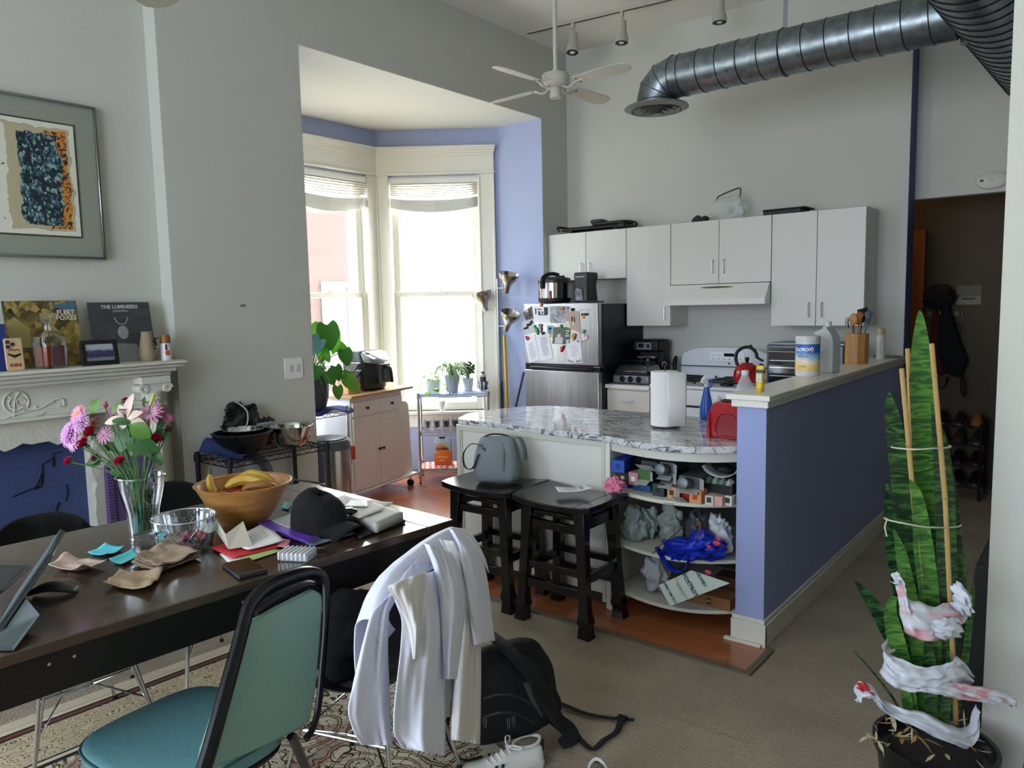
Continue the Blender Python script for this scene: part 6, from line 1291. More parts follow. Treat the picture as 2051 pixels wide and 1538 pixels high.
for i in range(k):
    a, b_ = V((*RUGP[i], 0)), V((*RUGP[(i+1) % k], 0)); ia, ib = a+(cen-a).normalized()*.07, b_+(cen-b_).normalized()*.07; m_.add([a+V((0, 0, .0105)), b_+V((0, 0, .0105)), ib+V((0, 0, .0105)), ia+V((0, 0, .0105)), a+V((0, 0, .001)), b_+V((0, 0, .001))], [(0, 1, 2, 3), (0, 4, 5, 1)])
m_.build('cream_edge', mat('#cfc3a6', .95, bump=.3, bs=150), T, sm=False)
# ------------------------------------------------------------------ table
TZ = .80
A = at(908, 1040, TZ); trz = -math.radians(3.6)
T = thing('dining_table', 'long dark brown wooden dining table crowded with papers, flowers and a fruit bowl', 'table', (A.x, A.y, 0), trz); TL, TW = 2.15, .95
MB().box(-TW, 0, -TL, -.12, TZ-.028, TZ).build('table_top', TABLE, T, bevel=.003); MB().box(-TW, 0, -.119, 0, TZ-.028, TZ).build('end_board', TABLE, T, bevel=.003)
for x0, x1, y0, y1 in ((-.045, -.02, -TL+.02, -.02), (-TW+.02, -TW+.045, -TL+.02, -.02), (-TW+.045, -.045, -.045, -.02), (-TW+.045, -.045, -TL+.02, -TL+.045)): MB().box(x0+.0, x1, y0, y1, TZ-.135, TZ-.029).build('apron', mat('#120e0b', .35, var=.2), T, bevel=.002)
for x in (-.07, -TW+.07):
    for y in (-.07, -TL+.07): MB().box(x-.035, x+.035, y-.035, y+.035, 0.010, TZ-.03).build('leg', mat('#120e0b', .35, var=.2), T, bevel=.004)
m_ = MB(); [m_.ball(tuple(aty(px, py, 1)-V((0, 0, 0))), .001, 5, 4) for px, py in ()]
for px, py in ((487, 1177), (527, 1167), (102, 1303), (152, 1287)):
    q = atx(px, py, A.x-.02-.04); q = CAMP+ray(px, py)*((A.x-.075)/ray(px, py).x) if py > 1250 else q
    loc = T.matrix_basis.inverted() @ q; MB().lathe([(.004, 0), (.004, .002)], n=12, M=Mx((-.0195, loc.y, TZ-.06), (0, PI/2, 0))).build('screw_head', CHROME, T)
# --- helpers for things on the table
def tt(px, py, dz=0): return at(px, py, TZ+dz)
def sheet(name, label, cat, quad, dz, mt, th=.0012, curl=0, nu=8, nv=8, seed=1, group=None, sub=0, crease=0):
    P = [tt(*q, dz) for q in quad]; c = sum(P, V())/4
    def fn(u, v):
        p = (P[0]*(1-u)+P[1]*u)*(1-v)+(P[3]*(1-u)+P[2]*u)*v-c
        e = abs(u-.5)*2; f_ = abs(v-.5)*2; p.z += curl*(e**3*.6*(1 if seed % 2 else f_)+f_**3*.4*(u if seed % 3 else 1-u))+crease*abs(mn.noise(V((u*2.2+seed, v*2.2, seed*1.7)))); return p
    o = MB().grid(fn, nu, nv).build(name, mt, None, solid=th, loc=c+V((0, 0, th if th < .005 else 0)), ang=50 if crease else 180)
    if th >= .005: o.modifiers[0].offset = -1 if o.data.polygons[0].normal.z > 0 else 1
    return tag(o, label, cat, group)
# crystal bowl with pink box
p = tt(372, 1093); r = wm(60, p); CR = clear((.84, .88, .90), 1., .72, 'm_crystal')
T = thing('crystal_bowl', 'cut crystal bowl with straight sides beside the flower vase', 'bowl', p)
m_ = MB(); N_ = 48
for z, k in ((0, .80), (.02, .86), (.045, .93), (.072, .98), (.098, 1.0)): pass
zz_ = [.0, .018, .036, .054, .072, .098]; kk = [.80, .86, .90, .94, .97, 1.0]
rs = [[V((r*kk[j]*(1+(.035 if ((i+j) % 2 == 0 and j < 5) else 0))*math.cos(i*2*PI/N_), r*kk[j]*(1+(.035 if ((i+j) % 2 == 0 and j < 5) else 0))*math.sin(i*2*PI/N_), zz_[j])) for i in range(N_)] for j in range(6)]
m_.rings(rs, cap=False); m_.lathe([(r*.97, .098), (r*.94, .08), (r*.80, .015), (.001, .012)], n=N_, cap=False); m_.build('cut_glass_wall', CR, T, ang=5)
m_ = MB(); pk = lambda a_, t: V((r*(.82+.16*t)*math.cos(a_), r*(.82+.16*t)*math.sin(a_), .008+.066*t))
for i in range(20): [m_.tube([pk(i*PI/10+sg*t*.55, t) for t in (0, .33, .66, 1)], .0016, 5) for sg in (-1, 1)]; m_.tube([pk(i*PI/10, 1), pk(i*PI/10, 1)*1.0+V((0, 0, .020))], .0013, 5)
m_.tube([V((r*math.cos(t*PI/20), r*math.sin(t*PI/20), .098)) for t in range(40)], .0022, 6, closed=True).build('cut_lines', mat('#c9d2d6', .08, .6, var=0), T)
o = MB().box(-.022, .022, -.014, .014, 0, .018).build('pink_packet', mat('#d8436e', .5), None, loc=p+V((-.02, .02, .016)), rot=(0, 0, .4), bevel=.003); tag(o, 'small bright pink packet inside the cut crystal bowl', 'packet')
o = MB().box(-.03, .03, -.016, .016, 0, .012).build('brown_packet', mat('#5a3b38', .5, var=.3, vs=60), None, loc=p+V((.03, .04, .016)), rot=(0, 0, -.3), bevel=.003); tag(o, 'small brown wrapped packet in the crystal bowl behind the pink one', 'packet')
# vase with flowers
p = tt(290, 1078); d0 = (p-CAMP).dot(_f); r0, r1 = wm(27, p), wm(45, p); vh = wm(128, p)
T = thing('flower_vase', 'clear glass pitcher vase half filled with water on the table', 'vase', p)
MB().lathe([(r0*1.02, 0), (r0*1.05, .006), (r0*.98, .012), (r0*1.02, .018), (r0, .03), (r0*1.15, vh*.45), (r1*.93, vh*.8), (r1, vh)], n=40, cap=False).lathe([(r1*.97, vh), (r1*.90, vh*.8), (r0*1.05, vh*.4), (r0*.93, .03), (.001, .022)], n=40, cap=False).build('glass_wall', CLEAR, T)
MB().tube([(r1*.9*math.cos(.0), 0, vh)]+[(r1*math.cos(a_), r1*math.sin(a_), vh) for a_ in [k*2*PI/30 for k in range(1, 30)]], .0028, 6, closed=True).build('rim', CR, T)
MB().lathe([(.001, .024), (r0*.90, .026), (r0*1.02, vh*.40), (r0*1.06, vh*.48), (.001, vh*.48)], n=36).build('water', clear((.80, .86, .86), .6, .15, 'm_water'), T)
T = thing('flower_bouquet', 'mixed bouquet of pink daisies, red carnations and a pale lily in the glass vase', 'flowers', p)
GS = mat('#3f6a2a', .5, var=.2, vs=30); GL = mat('#2f5a26', .45, var=.3, vs=20); GL2 = mat('#54802c', .45, var=.2, vs=20)
def pd(px, py, dd=0): d = ray(px, py); return CAMP+d*(d0+dd)-p
TOC = -_f
def stem(e, k=0, rr_=.0022): 
    a_ = rnd.uniform(0, 6.28); b_ = V((r0*.5*math.cos(a_), r0*.5*math.sin(a_), .03)); m1 = V((e.x*.28, e.y*.28, vh*.95)); MB().tube([b_, m1, e], rr_, 6, sm=5).build('stem', GS, T)
def daisy(px, py, rp, col, cc=None, dd=0, npet=20, face=None, layers=2):
    e = pd(px, py, dd); stem(e); R_ = wm(rp*1.28, e+p); nd = (TOC+V((e.x*4, e.y*4, .5))*.6 if face is None else V(face)).normalized(); q = nd.to_track_quat('Z', 'Y').to_matrix().to_4x4(); M_ = Matrix.Translation(e) @ q; m_ = MB()
    for l_ in range(layers):
        for i in range(npet):
            a_ = i*2*PI/npet+l_*.2+rnd.uniform(-.08, .08); c_, s_ = math.cos(a_), math.sin(a_); L_ = R_*(1-.22*l_); m_.leaf(M_ @ V((c_*R_*.12, s_*R_*.12, .001*l_)), (M_.to_3x3() @ V((c_, s_, .18+.35*l_))), nd, L_*.95, L_*.23, .25, n=4)
    m_.build('petals', mat(col, .6, var=.15, vs=50), T, ang=180)
    if cc: MB().ball((0, 0, .003), (R_*.28, R_*.28, R_*.12), 12, 6, M=M_).build('flower_centre', mat(cc, .8, bump=.6, bs=400), T)
def carn(px, py, rp, col, dd=0):
    e = pd(px, py, dd); stem(e); R_ = wm(rp*1.15, e+p); m_ = MB(); nd = (TOC*.6+V((e.x*3, e.y*3, .6))).normalized(); M_ = Matrix.Translation(e) @ nd.to_track_quat('Z', 'Y').to_matrix().to_4x4()
    for i in range(34):
        a_ = i*2.4; k = (i/34)**.5; m_.leaf(M_ @ V((0, 0, 0)), M_.to_3x3() @ V((math.cos(a_)*k, math.sin(a_)*k, 1.15-k*.9)), M_.to_3x3() @ V((math.cos(a_), math.sin(a_), .2)), R_, R_*.62, .2, n=3, shape=lambda v: .35+.65*v)
    m_.build('petals', mat(col, .7, var=.2, vs=60), T, ang=180); MB().lathe([(.002, -.018), (.006, -.012), (.007, 0)], n=10, M=M_).build('calyx', GS, T)
daisy(156, 831, 17, '#d98a9a', '#d99a2a', 0); daisy(138, 868, 22, '#c58bc0', None, .02, 22, layers=3); daisy(160, 846, 17, '#c78bbb', None, -.03, 18, layers=3); daisy(148, 885, 16, '#cf9ac4', None, .0, 18, layers=2)
daisy(188, 848, 13, '#a3502c', '#5a3018', .03, 8); daisy(208, 872, 15, '#c58aa6', None, -.02, 12); daisy(302, 826, 19, '#b9809c', None, .0, 16); daisy(321, 828, 12, '#7b2448', None, .03, 14); daisy(225, 824, 12, '#b57a9a', None, .05, 12); daisy(201, 897, 11, '#8d8080', None, .02, 8); daisy(337, 838, 9, '#8f3a58', None, .02, 10)
for a_ in ((185, 868, 14, '#a8142e', -.02), (171, 890, 13, '#b5163a', .0), (313, 881, 12, '#a51636', 0), (140, 925, 10, '#c01f5a', .0), (193, 919, 9, '#9a1f62', .01), (242, 925, 11, '#bd1f55', -.03), (253, 806, 9, '#8c1f40', .06), (337, 862, 8, '#7e3a3e', .03)): carn(*a_)
# lily
e = pd(252, 838, -.03); stem(e, rr_=.003); m_ = MB()
for (dx, dy), L_ in (((-.95, .1), .070), ((-.45, -1), .050), ((.25, -1), .085), ((.85, -.45), .060), ((1, .2), .075), ((-.1, .5), .035)):
    m_.leaf(e, RT*dx-UP*dy*1.0+TOC*.35, TOC+V((0, 0, .4)), L_, .030, .35, n=7)
m_.build('lily_petals', mat('#d8bfae', .55, var=.1, vs=20), T, ang=180)
m_ = MB(); [m_.tube([e, e+RT*(-.012+.006*i)+UP*.028+TOC*.015], .0009, 5).ball(tuple(e+RT*(-.012+.006*i)+UP*.030+TOC*.015), (.002, .004, .002), 6, 4) for i in range(4)]; m_.build('stamens', mat('#3a2014', .6), T)
e = pd(300, 812, .0); stem(e, rr_=.003); MB().tube([e, e+RT*.006+UP*.012, e+RT*.012+UP*.032, e+RT*.014+UP*.042], [.003, .0065, .005, .001], 10, sm=3).build('lily_bud', mat('#a9b04a', .5), T)
e = pd(212, 818, .03); stem(e); MB().tube([e, e+UP*.012, e+UP*.026], [.003, .009, .002], 10, sm=3).build('pink_bud', mat('#b5605c', .5, var=.2), T)
for k in range(14): e = pd(238+4.6*k, 806-4*math.sin(k*.22)*1.2, .05); MB().ball(tuple(e+V((0, 0, rnd.uniform(-.004, .004)))), .0045, 6, 4).build('filler_bud', mat('#8fa07a', .7), T)
stem(pd(265, 802, .05))
for (px, py, L_, W_, dx, dy, mt_, dd) in ((184, 828, .055, .036, .25, -1, GL2, .0), (262, 850, .075, .055, .6, .35, GL2, -.05), (250, 885, .11, .07, 1, .15, GL, -.04), (225, 842, .06, .028, 1, .05, GL, -.05), (240, 905, .09, .06, .2, -.8, GL, -.02), (290, 905, .08, .05, .1, -1, GL, .0), (305, 880, .07, .05, .8, -.5, GL, .02), (315, 860, .06, .04, .6, -.7, GL, .03), (290, 820, .045, .014, -.1, -1, GL, .0), (225, 830, .05, .02, .4, -1, GL2, .0), (205, 915, .06, .03, -.8, .2, GL, .0), (170, 930, .05, .02, .7, -.1, GL, .0), (300, 905, .05, .035, .5, .3, GL, .0), (255, 930, .07, .04, -.3, -1, GL, .02), (245, 950, .05, .025, -1, -.3, GL, .02), (200, 880, .05, .03, .5, .6, GL, .04), (220, 885, .05, .03, .5, .6, GL, .04), (318, 905, .05, .03, .1, .9, GL, .0), (280, 865, .05, .045, .3, -.8, GL, .03)):
    e = pd(px, py, dd); MB().leaf(e, RT*dx-UP*dy+TOC*.1, TOC+V((0, 0, .5)), L_, W_, .3, n=6).build('leaf', mt_, T, ang=180)
    if L_ > .055: stem(e, rr_=.0016)
# wooden fruit bowl
p = tt(492, 1046); r = wm(91, p); WBW = NT(.45); g = WBW.noise(WBW.map((1, 1, 8)), 9, 5, .8); WBW.col(WBW.ramp(g, [(.3, '#9a6630'), (.7, '#bd8a4c')])); WBW = WBW.m
bowl(r, .145, WBW, 'wooden_bowl', 'large pale wooden fruit bowl holding bananas on the table', p, t=.010, base=.42, ex=.75)
def banana(pts, label, rad=.017, z0=0): 
    T_ = thing('banana', label, 'banana', (0, 0, 0)); pts = [V(q) for q in pts]
    MB().tube(pts, [rad*.35, rad*.85, rad, rad*1.0, rad*.8, rad*.35], 7, sm=3).build('peel', mat('#b9962e', .5, var=.25, vs=30), T_); d = (pts[0]-pts[1]).normalized(); MB().tube([pts[0], pts[0]+d*.022], [.006, .0045], 7).build('stem', mat('#5b4a22', .6), T_); return T_
bz = .10
def bw(x, y, z): return p+RT*x+V((_f.x, _f.y, 0)).normalized()*y+V((0, 0, z))
banana([bw(-.06, -.01, .13), bw(-.035, 0, .145), bw(0, .01, .155), (bw(.04, .01, .15)), bw(.075, .0, .14), bw(.095, -.01, .13)], 'yellow banana lying on top across the middle of the wooden bowl', .020)
banana([bw(-.04, .03, .14), bw(-.01, .035, .158), bw(.02, .04, .165), bw(.06, .04, .155), bw(.09, .035, .14), bw(.11, .03, .13)], 'second yellow banana behind the top one in the wooden bowl', .018)
banana([bw(.0, -.03, .12), bw(.03, -.025, .135), bw(.06, -.02, .140), bw(.085, -.015, .14), bw(.105, -.01, .135), bw(.12, 0, .13)], 'spotted brown banana at the right side of the wooden bowl', .017).children[0].data.materials[0] = mat('#8a5a22', .5, var=.5, vs=40)
banana([bw(-.118, -.0, .175), bw(-.118, -.005, .155), bw(-.112, -.01, .13), bw(-.10, -.015, .11), bw(-.085, -.02, .095), bw(-.07, -.03, .085)], 'upright yellow banana poking over the left rim of the wooden bowl', .015)
for i, (x, y, z, rr_, lb) in enumerate(((-.07, -.05, .095, .037, 'orange red apple at the front left of the wooden bowl under the bananas'), (.01, -.055, .10, .036, 'orange red apple in the front middle of the wooden bowl'), (.06, -.03, .095, .038, 'orange red apple at the front right of the wooden bowl'), (-.05, .04, .10, .038, 'orange red apple at the back of the wooden bowl'))):
    T_ = thing('apple', lb, 'apple', bw(x, y, z), group='apples in the wooden bowl'); MB().lathe([(.001, -rr_*.75), (rr_*.4, -rr_*.85), (rr_*.9, -rr_*.4), (rr_, .1*rr_), (rr_*.8, .7*rr_), (rr_*.35, .85*rr_), (.001, .65*rr_)], n=24).build('skin', mat('#b2461f', .4, var=.3, vs=25), T_); MB().tube([(0, 0, rr_*.6), (.002, 0, rr_*1.1)], .0015, 5).build('stem', mat('#3a2a18', .7), T_)
# papers
sheet('sticky_note', 'turquoise sticky note left of the vase, nearer the table edge of the pair', 'sticky note', ((175, 1110), (213, 1116), (250, 1099), (212, 1090)), .003, mat('#57c4cf', .7, var=.02), .0006, .012, seed=2)
sheet('sticky_note', 'turquoise sticky note partly tucked beside the stacked brown napkins', 'sticky note', ((218, 1126), (247, 1133), (284, 1115), (268, 1104)), .003, mat('#57c4cf', .7, var=.02), .0006, .012, seed=3)
sheet('sticky_note', 'teal sticky note half under the far side of the wooden bowl', 'sticky note', ((563, 1018), (578, 1022), (584, 1008), (570, 1005)), .003, mat('#2f8f84', .7, var=.02), .0006, .004)
NP = mat('#a08b76', .9, var=.06, vs=25, bump=.3, bs=120)
for i in range(4): sheet('paper_napkin', ('brown paper napkin at the bottom of the rumpled stack by the crystal bowl', 'brown paper napkin second from the bottom of the rumpled stack', 'brown paper napkin second from the top of the rumpled stack', 'topmost rumpled brown paper napkin beside the crystal bowl')[i], 'napkin', ((262+3*i, 1132-3*i), (318+2*i, 1150-3*i), (403, 1120-3*i), (335, 1090)), .002+.006*i, NP, .0015, .008+.004*i, 14, 14, i+3, 'stacked brown napkins', crease=.010+.012*(i == 3))
sheet('paper_napkin', 'single crumpled tan paper napkin nearest the table edge', 'napkin', ((207, 1178), (298, 1189), (330, 1146), (240, 1150)), .002, mat('#b29c7e', .9, var=.06, vs=25, bump=.3, bs=120), .0015, .022, 14, 14, 8, crease=.02)
sheet('paper_napkin', 'pinkish folded paper napkin behind the tablet', 'napkin', ((95, 1144), (166, 1152), (216, 1133), (135, 1118)), .002, mat('#b49d8c', .9, var=.05, vs=25, bump=.3, bs=120), .0015, .02, 14, 14, 5, crease=.016)
sheet('white_envelope', 'white envelope corner under the red envelope', 'envelope', ((440, 1110), (457, 1128), (520, 1112), (500, 1095)), .001, PAPER, .0012)
sheet('green_envelope', 'pale lime green envelope under the red envelope', 'envelope', ((475, 1122), (502, 1124), (566, 1103), (540, 1096)), .003, mat('#a9b86e', .7), .0012, seed=2)
sheet('red_envelope', 'bright red envelope under the folded white card', 'envelope', ((421, 1098), (466, 1119), (582, 1091), (545, 1062)), .006, mat('#c2303a', .6, var=.03), .002)
sheet('pink_paper', 'pale pink paper sticking out beside the purple folder', 'paper', ((556, 1094), (575, 1098), (582, 1082), (562, 1078)), .009, mat('#c9808e', .7), .001)
o = sheet('printed_letter', 'white printed letter sheet lying on the red envelope', 'paper', ((462, 1085), (497, 1105), (568, 1086), (535, 1046)), .014, PAPER, .001, .006)
m_ = MB(); P_ = [tt(*q, .0195)-o.location for q in ((472, 1078), (500, 1092), (550, 1076), (522, 1052))]
for i in range(7): u = .12+.12*i; a_ = P_[0].lerp(P_[3], u)*.75+P_[1].lerp(P_[2], u)*.25; b_ = P_[0].lerp(P_[3], u)*.15+P_[1].lerp(P_[2], u)*.85; dv = (P_[3]-P_[0])*.02; m_.add([a_, b_, b_+dv, a_+dv], [(0, 1, 2, 3)])
m_.build('printed_lines', mat('#8f9294', .8), o, sm=False)
T = thing('folded_card', 'open folded cream greeting card standing against the wooden bowl', 'card', (0, 0, 0))
a_, b_, c_, d_ = tt(421, 1058, .03), tt(458, 1098, .012), tt(488, 1072, .012), None
top = V(a_); tl = CAMP+ray(421, 1018)*((a_-CAMP).dot(_f)); tr = CAMP+ray(487, 1044)*((b_-CAMP).dot(_f)+.10)
MB().add([tt(458, 1100, .018), tl, CAMP+ray(424, 1050)*((tl-CAMP).dot(_f)), ], [(0, 1, 2)]).add([tt(458, 1100, .018), tt(505, 1092, .018), tr, CAMP+ray(452, 1070)*((b_-CAMP).dot(_f)+.02)], [(0, 1, 2, 3)]).add([tt(458, 1100, .018), CAMP+ray(452, 1070)*((b_-CAMP).dot(_f)+.02), tl], [(0, 1, 2)]).build('card_leaf', mat('#c9c3b0', .8), T, solid=.0015, sm=False)
PUR = mat('#5a35a0', .35, coat=.2)
o = sheet('purple_folder', 'shiny purple folder fanned open under the white booklets and cap', 'folder', ((519, 1059), (617, 1092), (745, 1056), (605, 1020)), .002, PUR, .003, .004)
sheet('white_booklet', 'pale grey booklet with a dark blue crescent logo beneath the black cap', 'booklet', ((519, 1050), (618, 1084), (742, 1049), (640, 1010)), .010, mat('#a8acb0', .6), .006)
o = sheet('purple_folder', 'purple folder edge layered above the first purple folder', 'folder', ((516, 1050), (617, 1090), (637, 1081), (540, 1043)), .018, PUR, .003, .002)
o = sheet('grey_booklet', 'bluish grey booklet sticking out below the white booklet', 'booklet', ((605, 1086), (624, 1096), (726, 1066), (700, 1056)), .003, mat('#6f7f98', .5), .004)
q_ = tt(632, 1073, .0165); m_ = MB(); m_.tube([q_+V((.022*math.cos(t), .022*math.sin(t), 0)) for t in [k*.25 for k in range(-2, 14)]], [.0005]+[.003]*14+[.0005], 6, flat=.2).tube([q_+V((.012*math.cos(t), .012*math.sin(t), 0)) for t in [k*.4 for k in range(-1, 9)]], .0016, 6, flat=.2)
o = m_.build('crescent_logo', mat('#1e2f66', .5), [x for x in bpy.data.objects if x.name == 'white_booklet'][0]); o.location = -o.parent.location
# white boxy binder with papers
sheet('black_binder', 'thin black binder lying on the table under the white box set', 'binder', ((690, 1046), (720, 1076), (812, 1042), (735, 1002)), .010, BLACK, .008)
o = sheet('white_book', 'thick white book with rounded spine lying beside the cap', 'book', ((697, 1022), (753, 1050), (807, 1026), (742, 1002)), .040, mat('#b3b2aa', .6), .030)
sheet('loose_paper', 'loose white sheet with folded corner on the thick white book', 'paper', ((640, 1012), (720, 1040), (772, 1020), (690, 993)), .042, PAPER, .001, .004)
sheet('loose_paper', 'grey white sheet lying under the key fob by the cap', 'paper', ((660, 1008), (745, 1030), (788, 1008), (700, 998)), .038, mat('#cfd0cf', .7), .001, .003, seed=2)
o = sheet('name_badge', 'white name badge card with printed text beyond the cap', 'badge', ((684, 1016), (737, 1016), (735, 1002), (700, 1003)), .046, mat('#c9cbd0', .4), .002)
m_ = MB(); c_ = tt(722, 1009, .0485)-o.location; [m_.cbox((c_.x+.006*i, c_.y-.012+.008*i, c_.z), (.018, .004, .0004)) for i in range(3)]; m_.build('printed_lines', mat('#26282c', .5), o)
o = MB(); lump(o, (0, 0, 0), (.032, .022, .011), .05, 1, n=20, m_=12, flat=.009); o = o.build('key_fob', mat('#14161a', .2), None, loc=tt(698, 1024, .056), rot=(0, 0, .9)); tag(o, 'small black and silver device lying on the papers by the cap', 'key fob')
MB().box(-.014, .014, -.008, .008, .010, .0125).build('silver_face', mat('#9aa2aa', .2, .8), o, bevel=.002)
for i in range(9): q_ = tt(668+rnd.uniform(0, 22), 1003+rnd.uniform(-2, 2), .008); gq = MB().ball((0, 0, 0), (.009, .009, .008), 9, 6).build('grape', mat('#6a3038', .5, var=.2), None, loc=q_+V((0, 0, .006*(i % 2)))) if i == 0 else dup(G1, q_+V((0, 0, .006*(i % 2)))); G1 = gq if i == 0 else G1; tag(gq, 'small dark red fruit in the little heap behind the cap', 'grape', 'dark red fruit behind the cap')
# black cap
q_ = tt(640, 1052, .024); CW = .093
T = thing('baseball_cap', 'black baseball cap with curved brim lying on the papers', 'cap', q_, math.radians(-20)+.55)
CAPM = mat('#0a0909', .95, var=.1, vs=40, bump=.2, bs=300)
def crown(u, v):
    a_ = u*2*PI; t = v*PI/2; c_ = math.cos(t)**.75; k = 1+.03*mn.noise(V((math.cos(a_)*2, math.sin(a_)*2, v*3))); return V((CW*1.10*c_*math.cos(a_)*k, CW*.92*c_*math.sin(a_)*k, .115*math.sin(t)**.8*(1-.12*math.cos(a_))*k))
MB().grid(crown, 40, 12).build('crown', CAPM, T, ang=180)
MB().grid(lambda u, v: V((CW*.85*math.cos((u-.5)*2.0)+(.085*v)*math.cos((u-.5)*1.1), CW*.98*math.sin((u-.5)*2.0)*(1+.02*v), .014-.30*(u-.5)**2*.35*(1+v)+.012*(1-v))), 18, 6).build('brim', CAPM, T, solid=.004, ang=180)
m_ = MB(); [m_.tube([crown((k+.5)/6, v_)*1.004 for v_ in (0, .2, .4, .6, .8, .97)], .0012, 5) for k in range(6)]; m_.build('seam', mat('#0a0a0a', .9), T); MB().ball((0, 0, .114), (.007, .007, .004), 10, 5).build('button', CAPM, T)
# phone on table, container, tablet, mouse, pad
q_ = tt(490, 1142, 0); T = thing('smartphone', 'dark smartphone in a black case lying near the table edge', 'phone', q_, math.atan2(*(lambda d: (d.y, d.x))(tt(532, 1150)-tt(478, 1160))))
e1 = (tt(478, 1160)-tt(447, 1136)); e2 = (tt(532, 1148)-tt(478, 1160)); T.rotation_euler = (0, 0, math.atan2(e2.y, e2.x)); L1, L2 = e1.length, e2.length
L1, L2 = .150, .085
MB().box(-L2/2, L2/2, -L1/2, L1/2, 0, .011).build('case', mat('#17181a', .5), T, bevel=.005, seg=3); MB().box(-L2/2+.004, L2/2-.004, -L1/2+.004, L1/2-.004, .011, .0118).build('screen', mat('#0b0c0e', .08), T, bevel=.002)
T.rotation_euler = (0, 0, math.atan2(e1.y, e1.x)+PI/2)
q_ = tt(598, 1118, 0); T = thing('plastic_clamshell', 'small clear plastic clamshell container near the table edge', 'container', q_, .5)
PC = filmy('#c8ccd0', .55, .2); MB().prism([(-.045, -.035), (.045, -.035), (.05, 0), (.045, .035), (-.045, .035), (-.05, 0)], 0, .024).build('lower_half', PC, T, bevel=.004); MB().add([(-.05, .036, .022), (.05, .036, .022), (.055, .075, .010), (-.055, .075, .008)], [(0, 1, 2, 3)]).build('lid', PC, T, solid=.001)
m_ = MB(); [m_.box(-.05+.014*i, -.044+.014*i, -.037, .037, .004, .028) for i in range(7)]; m_.build('ridge', mat('#dfe0df', .4), T, bevel=.002)
q_ = tt(108, 1190, 0); T = thing('computer_mouse', 'flat dark computer mouse beside the tablet', 'mouse', q_, .9)
m_ = MB(); m_.grid(lambda u, v: V(((u-.5)*.115, (v-.5)*.058*(1-.35*abs(2*u-1)**3), .006+.026*math.sin(PI*min(1, u*.92+.08))*(1-.5*(2*v-1)**2))), 16, 8).build('shell', mat('#26292a', .5), T, solid=.006, ang=180)
o = sheet('laptop_sleeve', 'dark grey flat sleeve lying at the left edge of the table', 'sleeve', ((-60, 1200), (0, 1186), (62, 1133), (-60, 1130)), .003, mat('#2c3231', .6, var=.05), .006)
T = thing('tablet', 'grey tablet with keyboard folio standing at the left edge of the table', 'tablet', (0, 0, 0)); TG = mat('#3f474a', .35, .3)
b0 = tt(2, 1262); dd_ = (b0-CAMP).dot(_f); t0 = CAMP+ray(104, 1112)*(dd_+.13); _h = ray(45, 1190); side = (t0-b0).cross(t0-CAMP).cross(V((0, 0, 1))).normalized(); side = (side if side.dot(_f) > 0 else -side); side = (side-RT*.05).normalized()*.24; side.z = 0
b1, t1 = b0+side, t0+side; nn = (t0-b0).cross(side).normalized()*.004
MB().add([b0+nn, b1+nn, t1+nn, t0+nn, b0-nn, b1-nn, t1-nn, t0-nn], [(0, 1, 2, 3), (7, 6, 5, 4), (0, 4, 5, 1), (1, 5, 6, 2), (2, 6, 7, 3), (3, 7, 4, 0)]).build('slab', TG, T, bevel=.002)
MB().add([b0+nn*3, b1+nn*3, t1+nn*3, t0+nn*3, b0+nn*1.2, b1+nn*1.2, t1+nn*1.2, t0+nn*1.2], [(0, 1, 2, 3), (7, 6, 5, 4), (0, 4, 5, 1), (1, 5, 6, 2), (2, 6, 7, 3), (3, 7, 4, 0)]).build('cover', mat('#3c4a4a', .5), T, bevel=.001)
k0 = b0.lerp(t0, .45); MB().add([b0.lerp(t0, .42)-nn*2, tt(80, 1232, .03), tt(28, 1302, .004), tt(-60, 1302, .004), b0.lerp(t0, .05)-nn*2], [(0, 1, 2, 3, 4)]).build('stand_flap', mat('#3f4a48', .6), T, solid=.003, sm=False)
# ================================================================== CHAIRS, COAT, BACKPACK, SHOES
def onpl(px, py, P0, n, off=0):
    d = ray(px, py); P = P0+n*off; return CAMP+d*((P-CAMP).dot(n)/d.dot(n))
# green folding chair
TL, TR, BR = at(493, 1248, .78), at(630, 1182, .78), at(610, 1462, .45)
gn = (TR-TL).cross(BR-TR).normalized(); gn = gn if gn.dot(CAMP-TL) > 0 else -gn
T = thing('folding_chair', 'folding chair with black metal frame and sea green vinyl seat and back', 'chair', (0, 0, 0))
VG = mat('#7d9f90', .38, var=.05, vs=5, bump=.1, bs=60); FR = mat('#0e0f13', .25, .2, var=.3, vs=40)
Bq = [(495, 1249), (560, 1214), (628, 1180), (645, 1188), (648, 1200), (642, 1290), (634, 1380), (622, 1445), (600, 1462), (520, 1500), (400, 1552), (410, 1500), (446, 1390), (474, 1305)]
fr_ = [onpl(*q, TL, gn, -.004) for q in Bq]; bk_ = [q-gn*.022 for q in fr_]; k = len(Bq)
MB().add(fr_+bk_, [tuple(range(k)), tuple(range(2*k-1, k-1, -1))]+[(i, (i+1) % k, k+(i+1) % k, k+i) for i in range(k)]).build('back_cushion', VG, T, bevel=.007, seg=3)
fp = [onpl(*q, TL, gn, .0) for q in ((372, 1700), (385, 1620), (420, 1500), (452, 1385), (478, 1290), (492, 1235), (505, 1205), (535, 1175), (570, 1158), (605, 1148), (632, 1146), (648, 1156), (653, 1180), (652, 1250), (645, 1340), (637, 1420), (626, 1460), (612, 1480))]
MB().tube(fp, [.020]*4+[.019]*6+[.014]*3+[.010]*5, 10, sm=3, flat=.75, up=gn).build('frame', FR, T)
MB().tube([onpl(*q, TL, gn, -.02) for q in ((510, 1225), (560, 1192), (615, 1170), (640, 1180))], .012, 8, sm=3).build('upper_rail', FR, T)
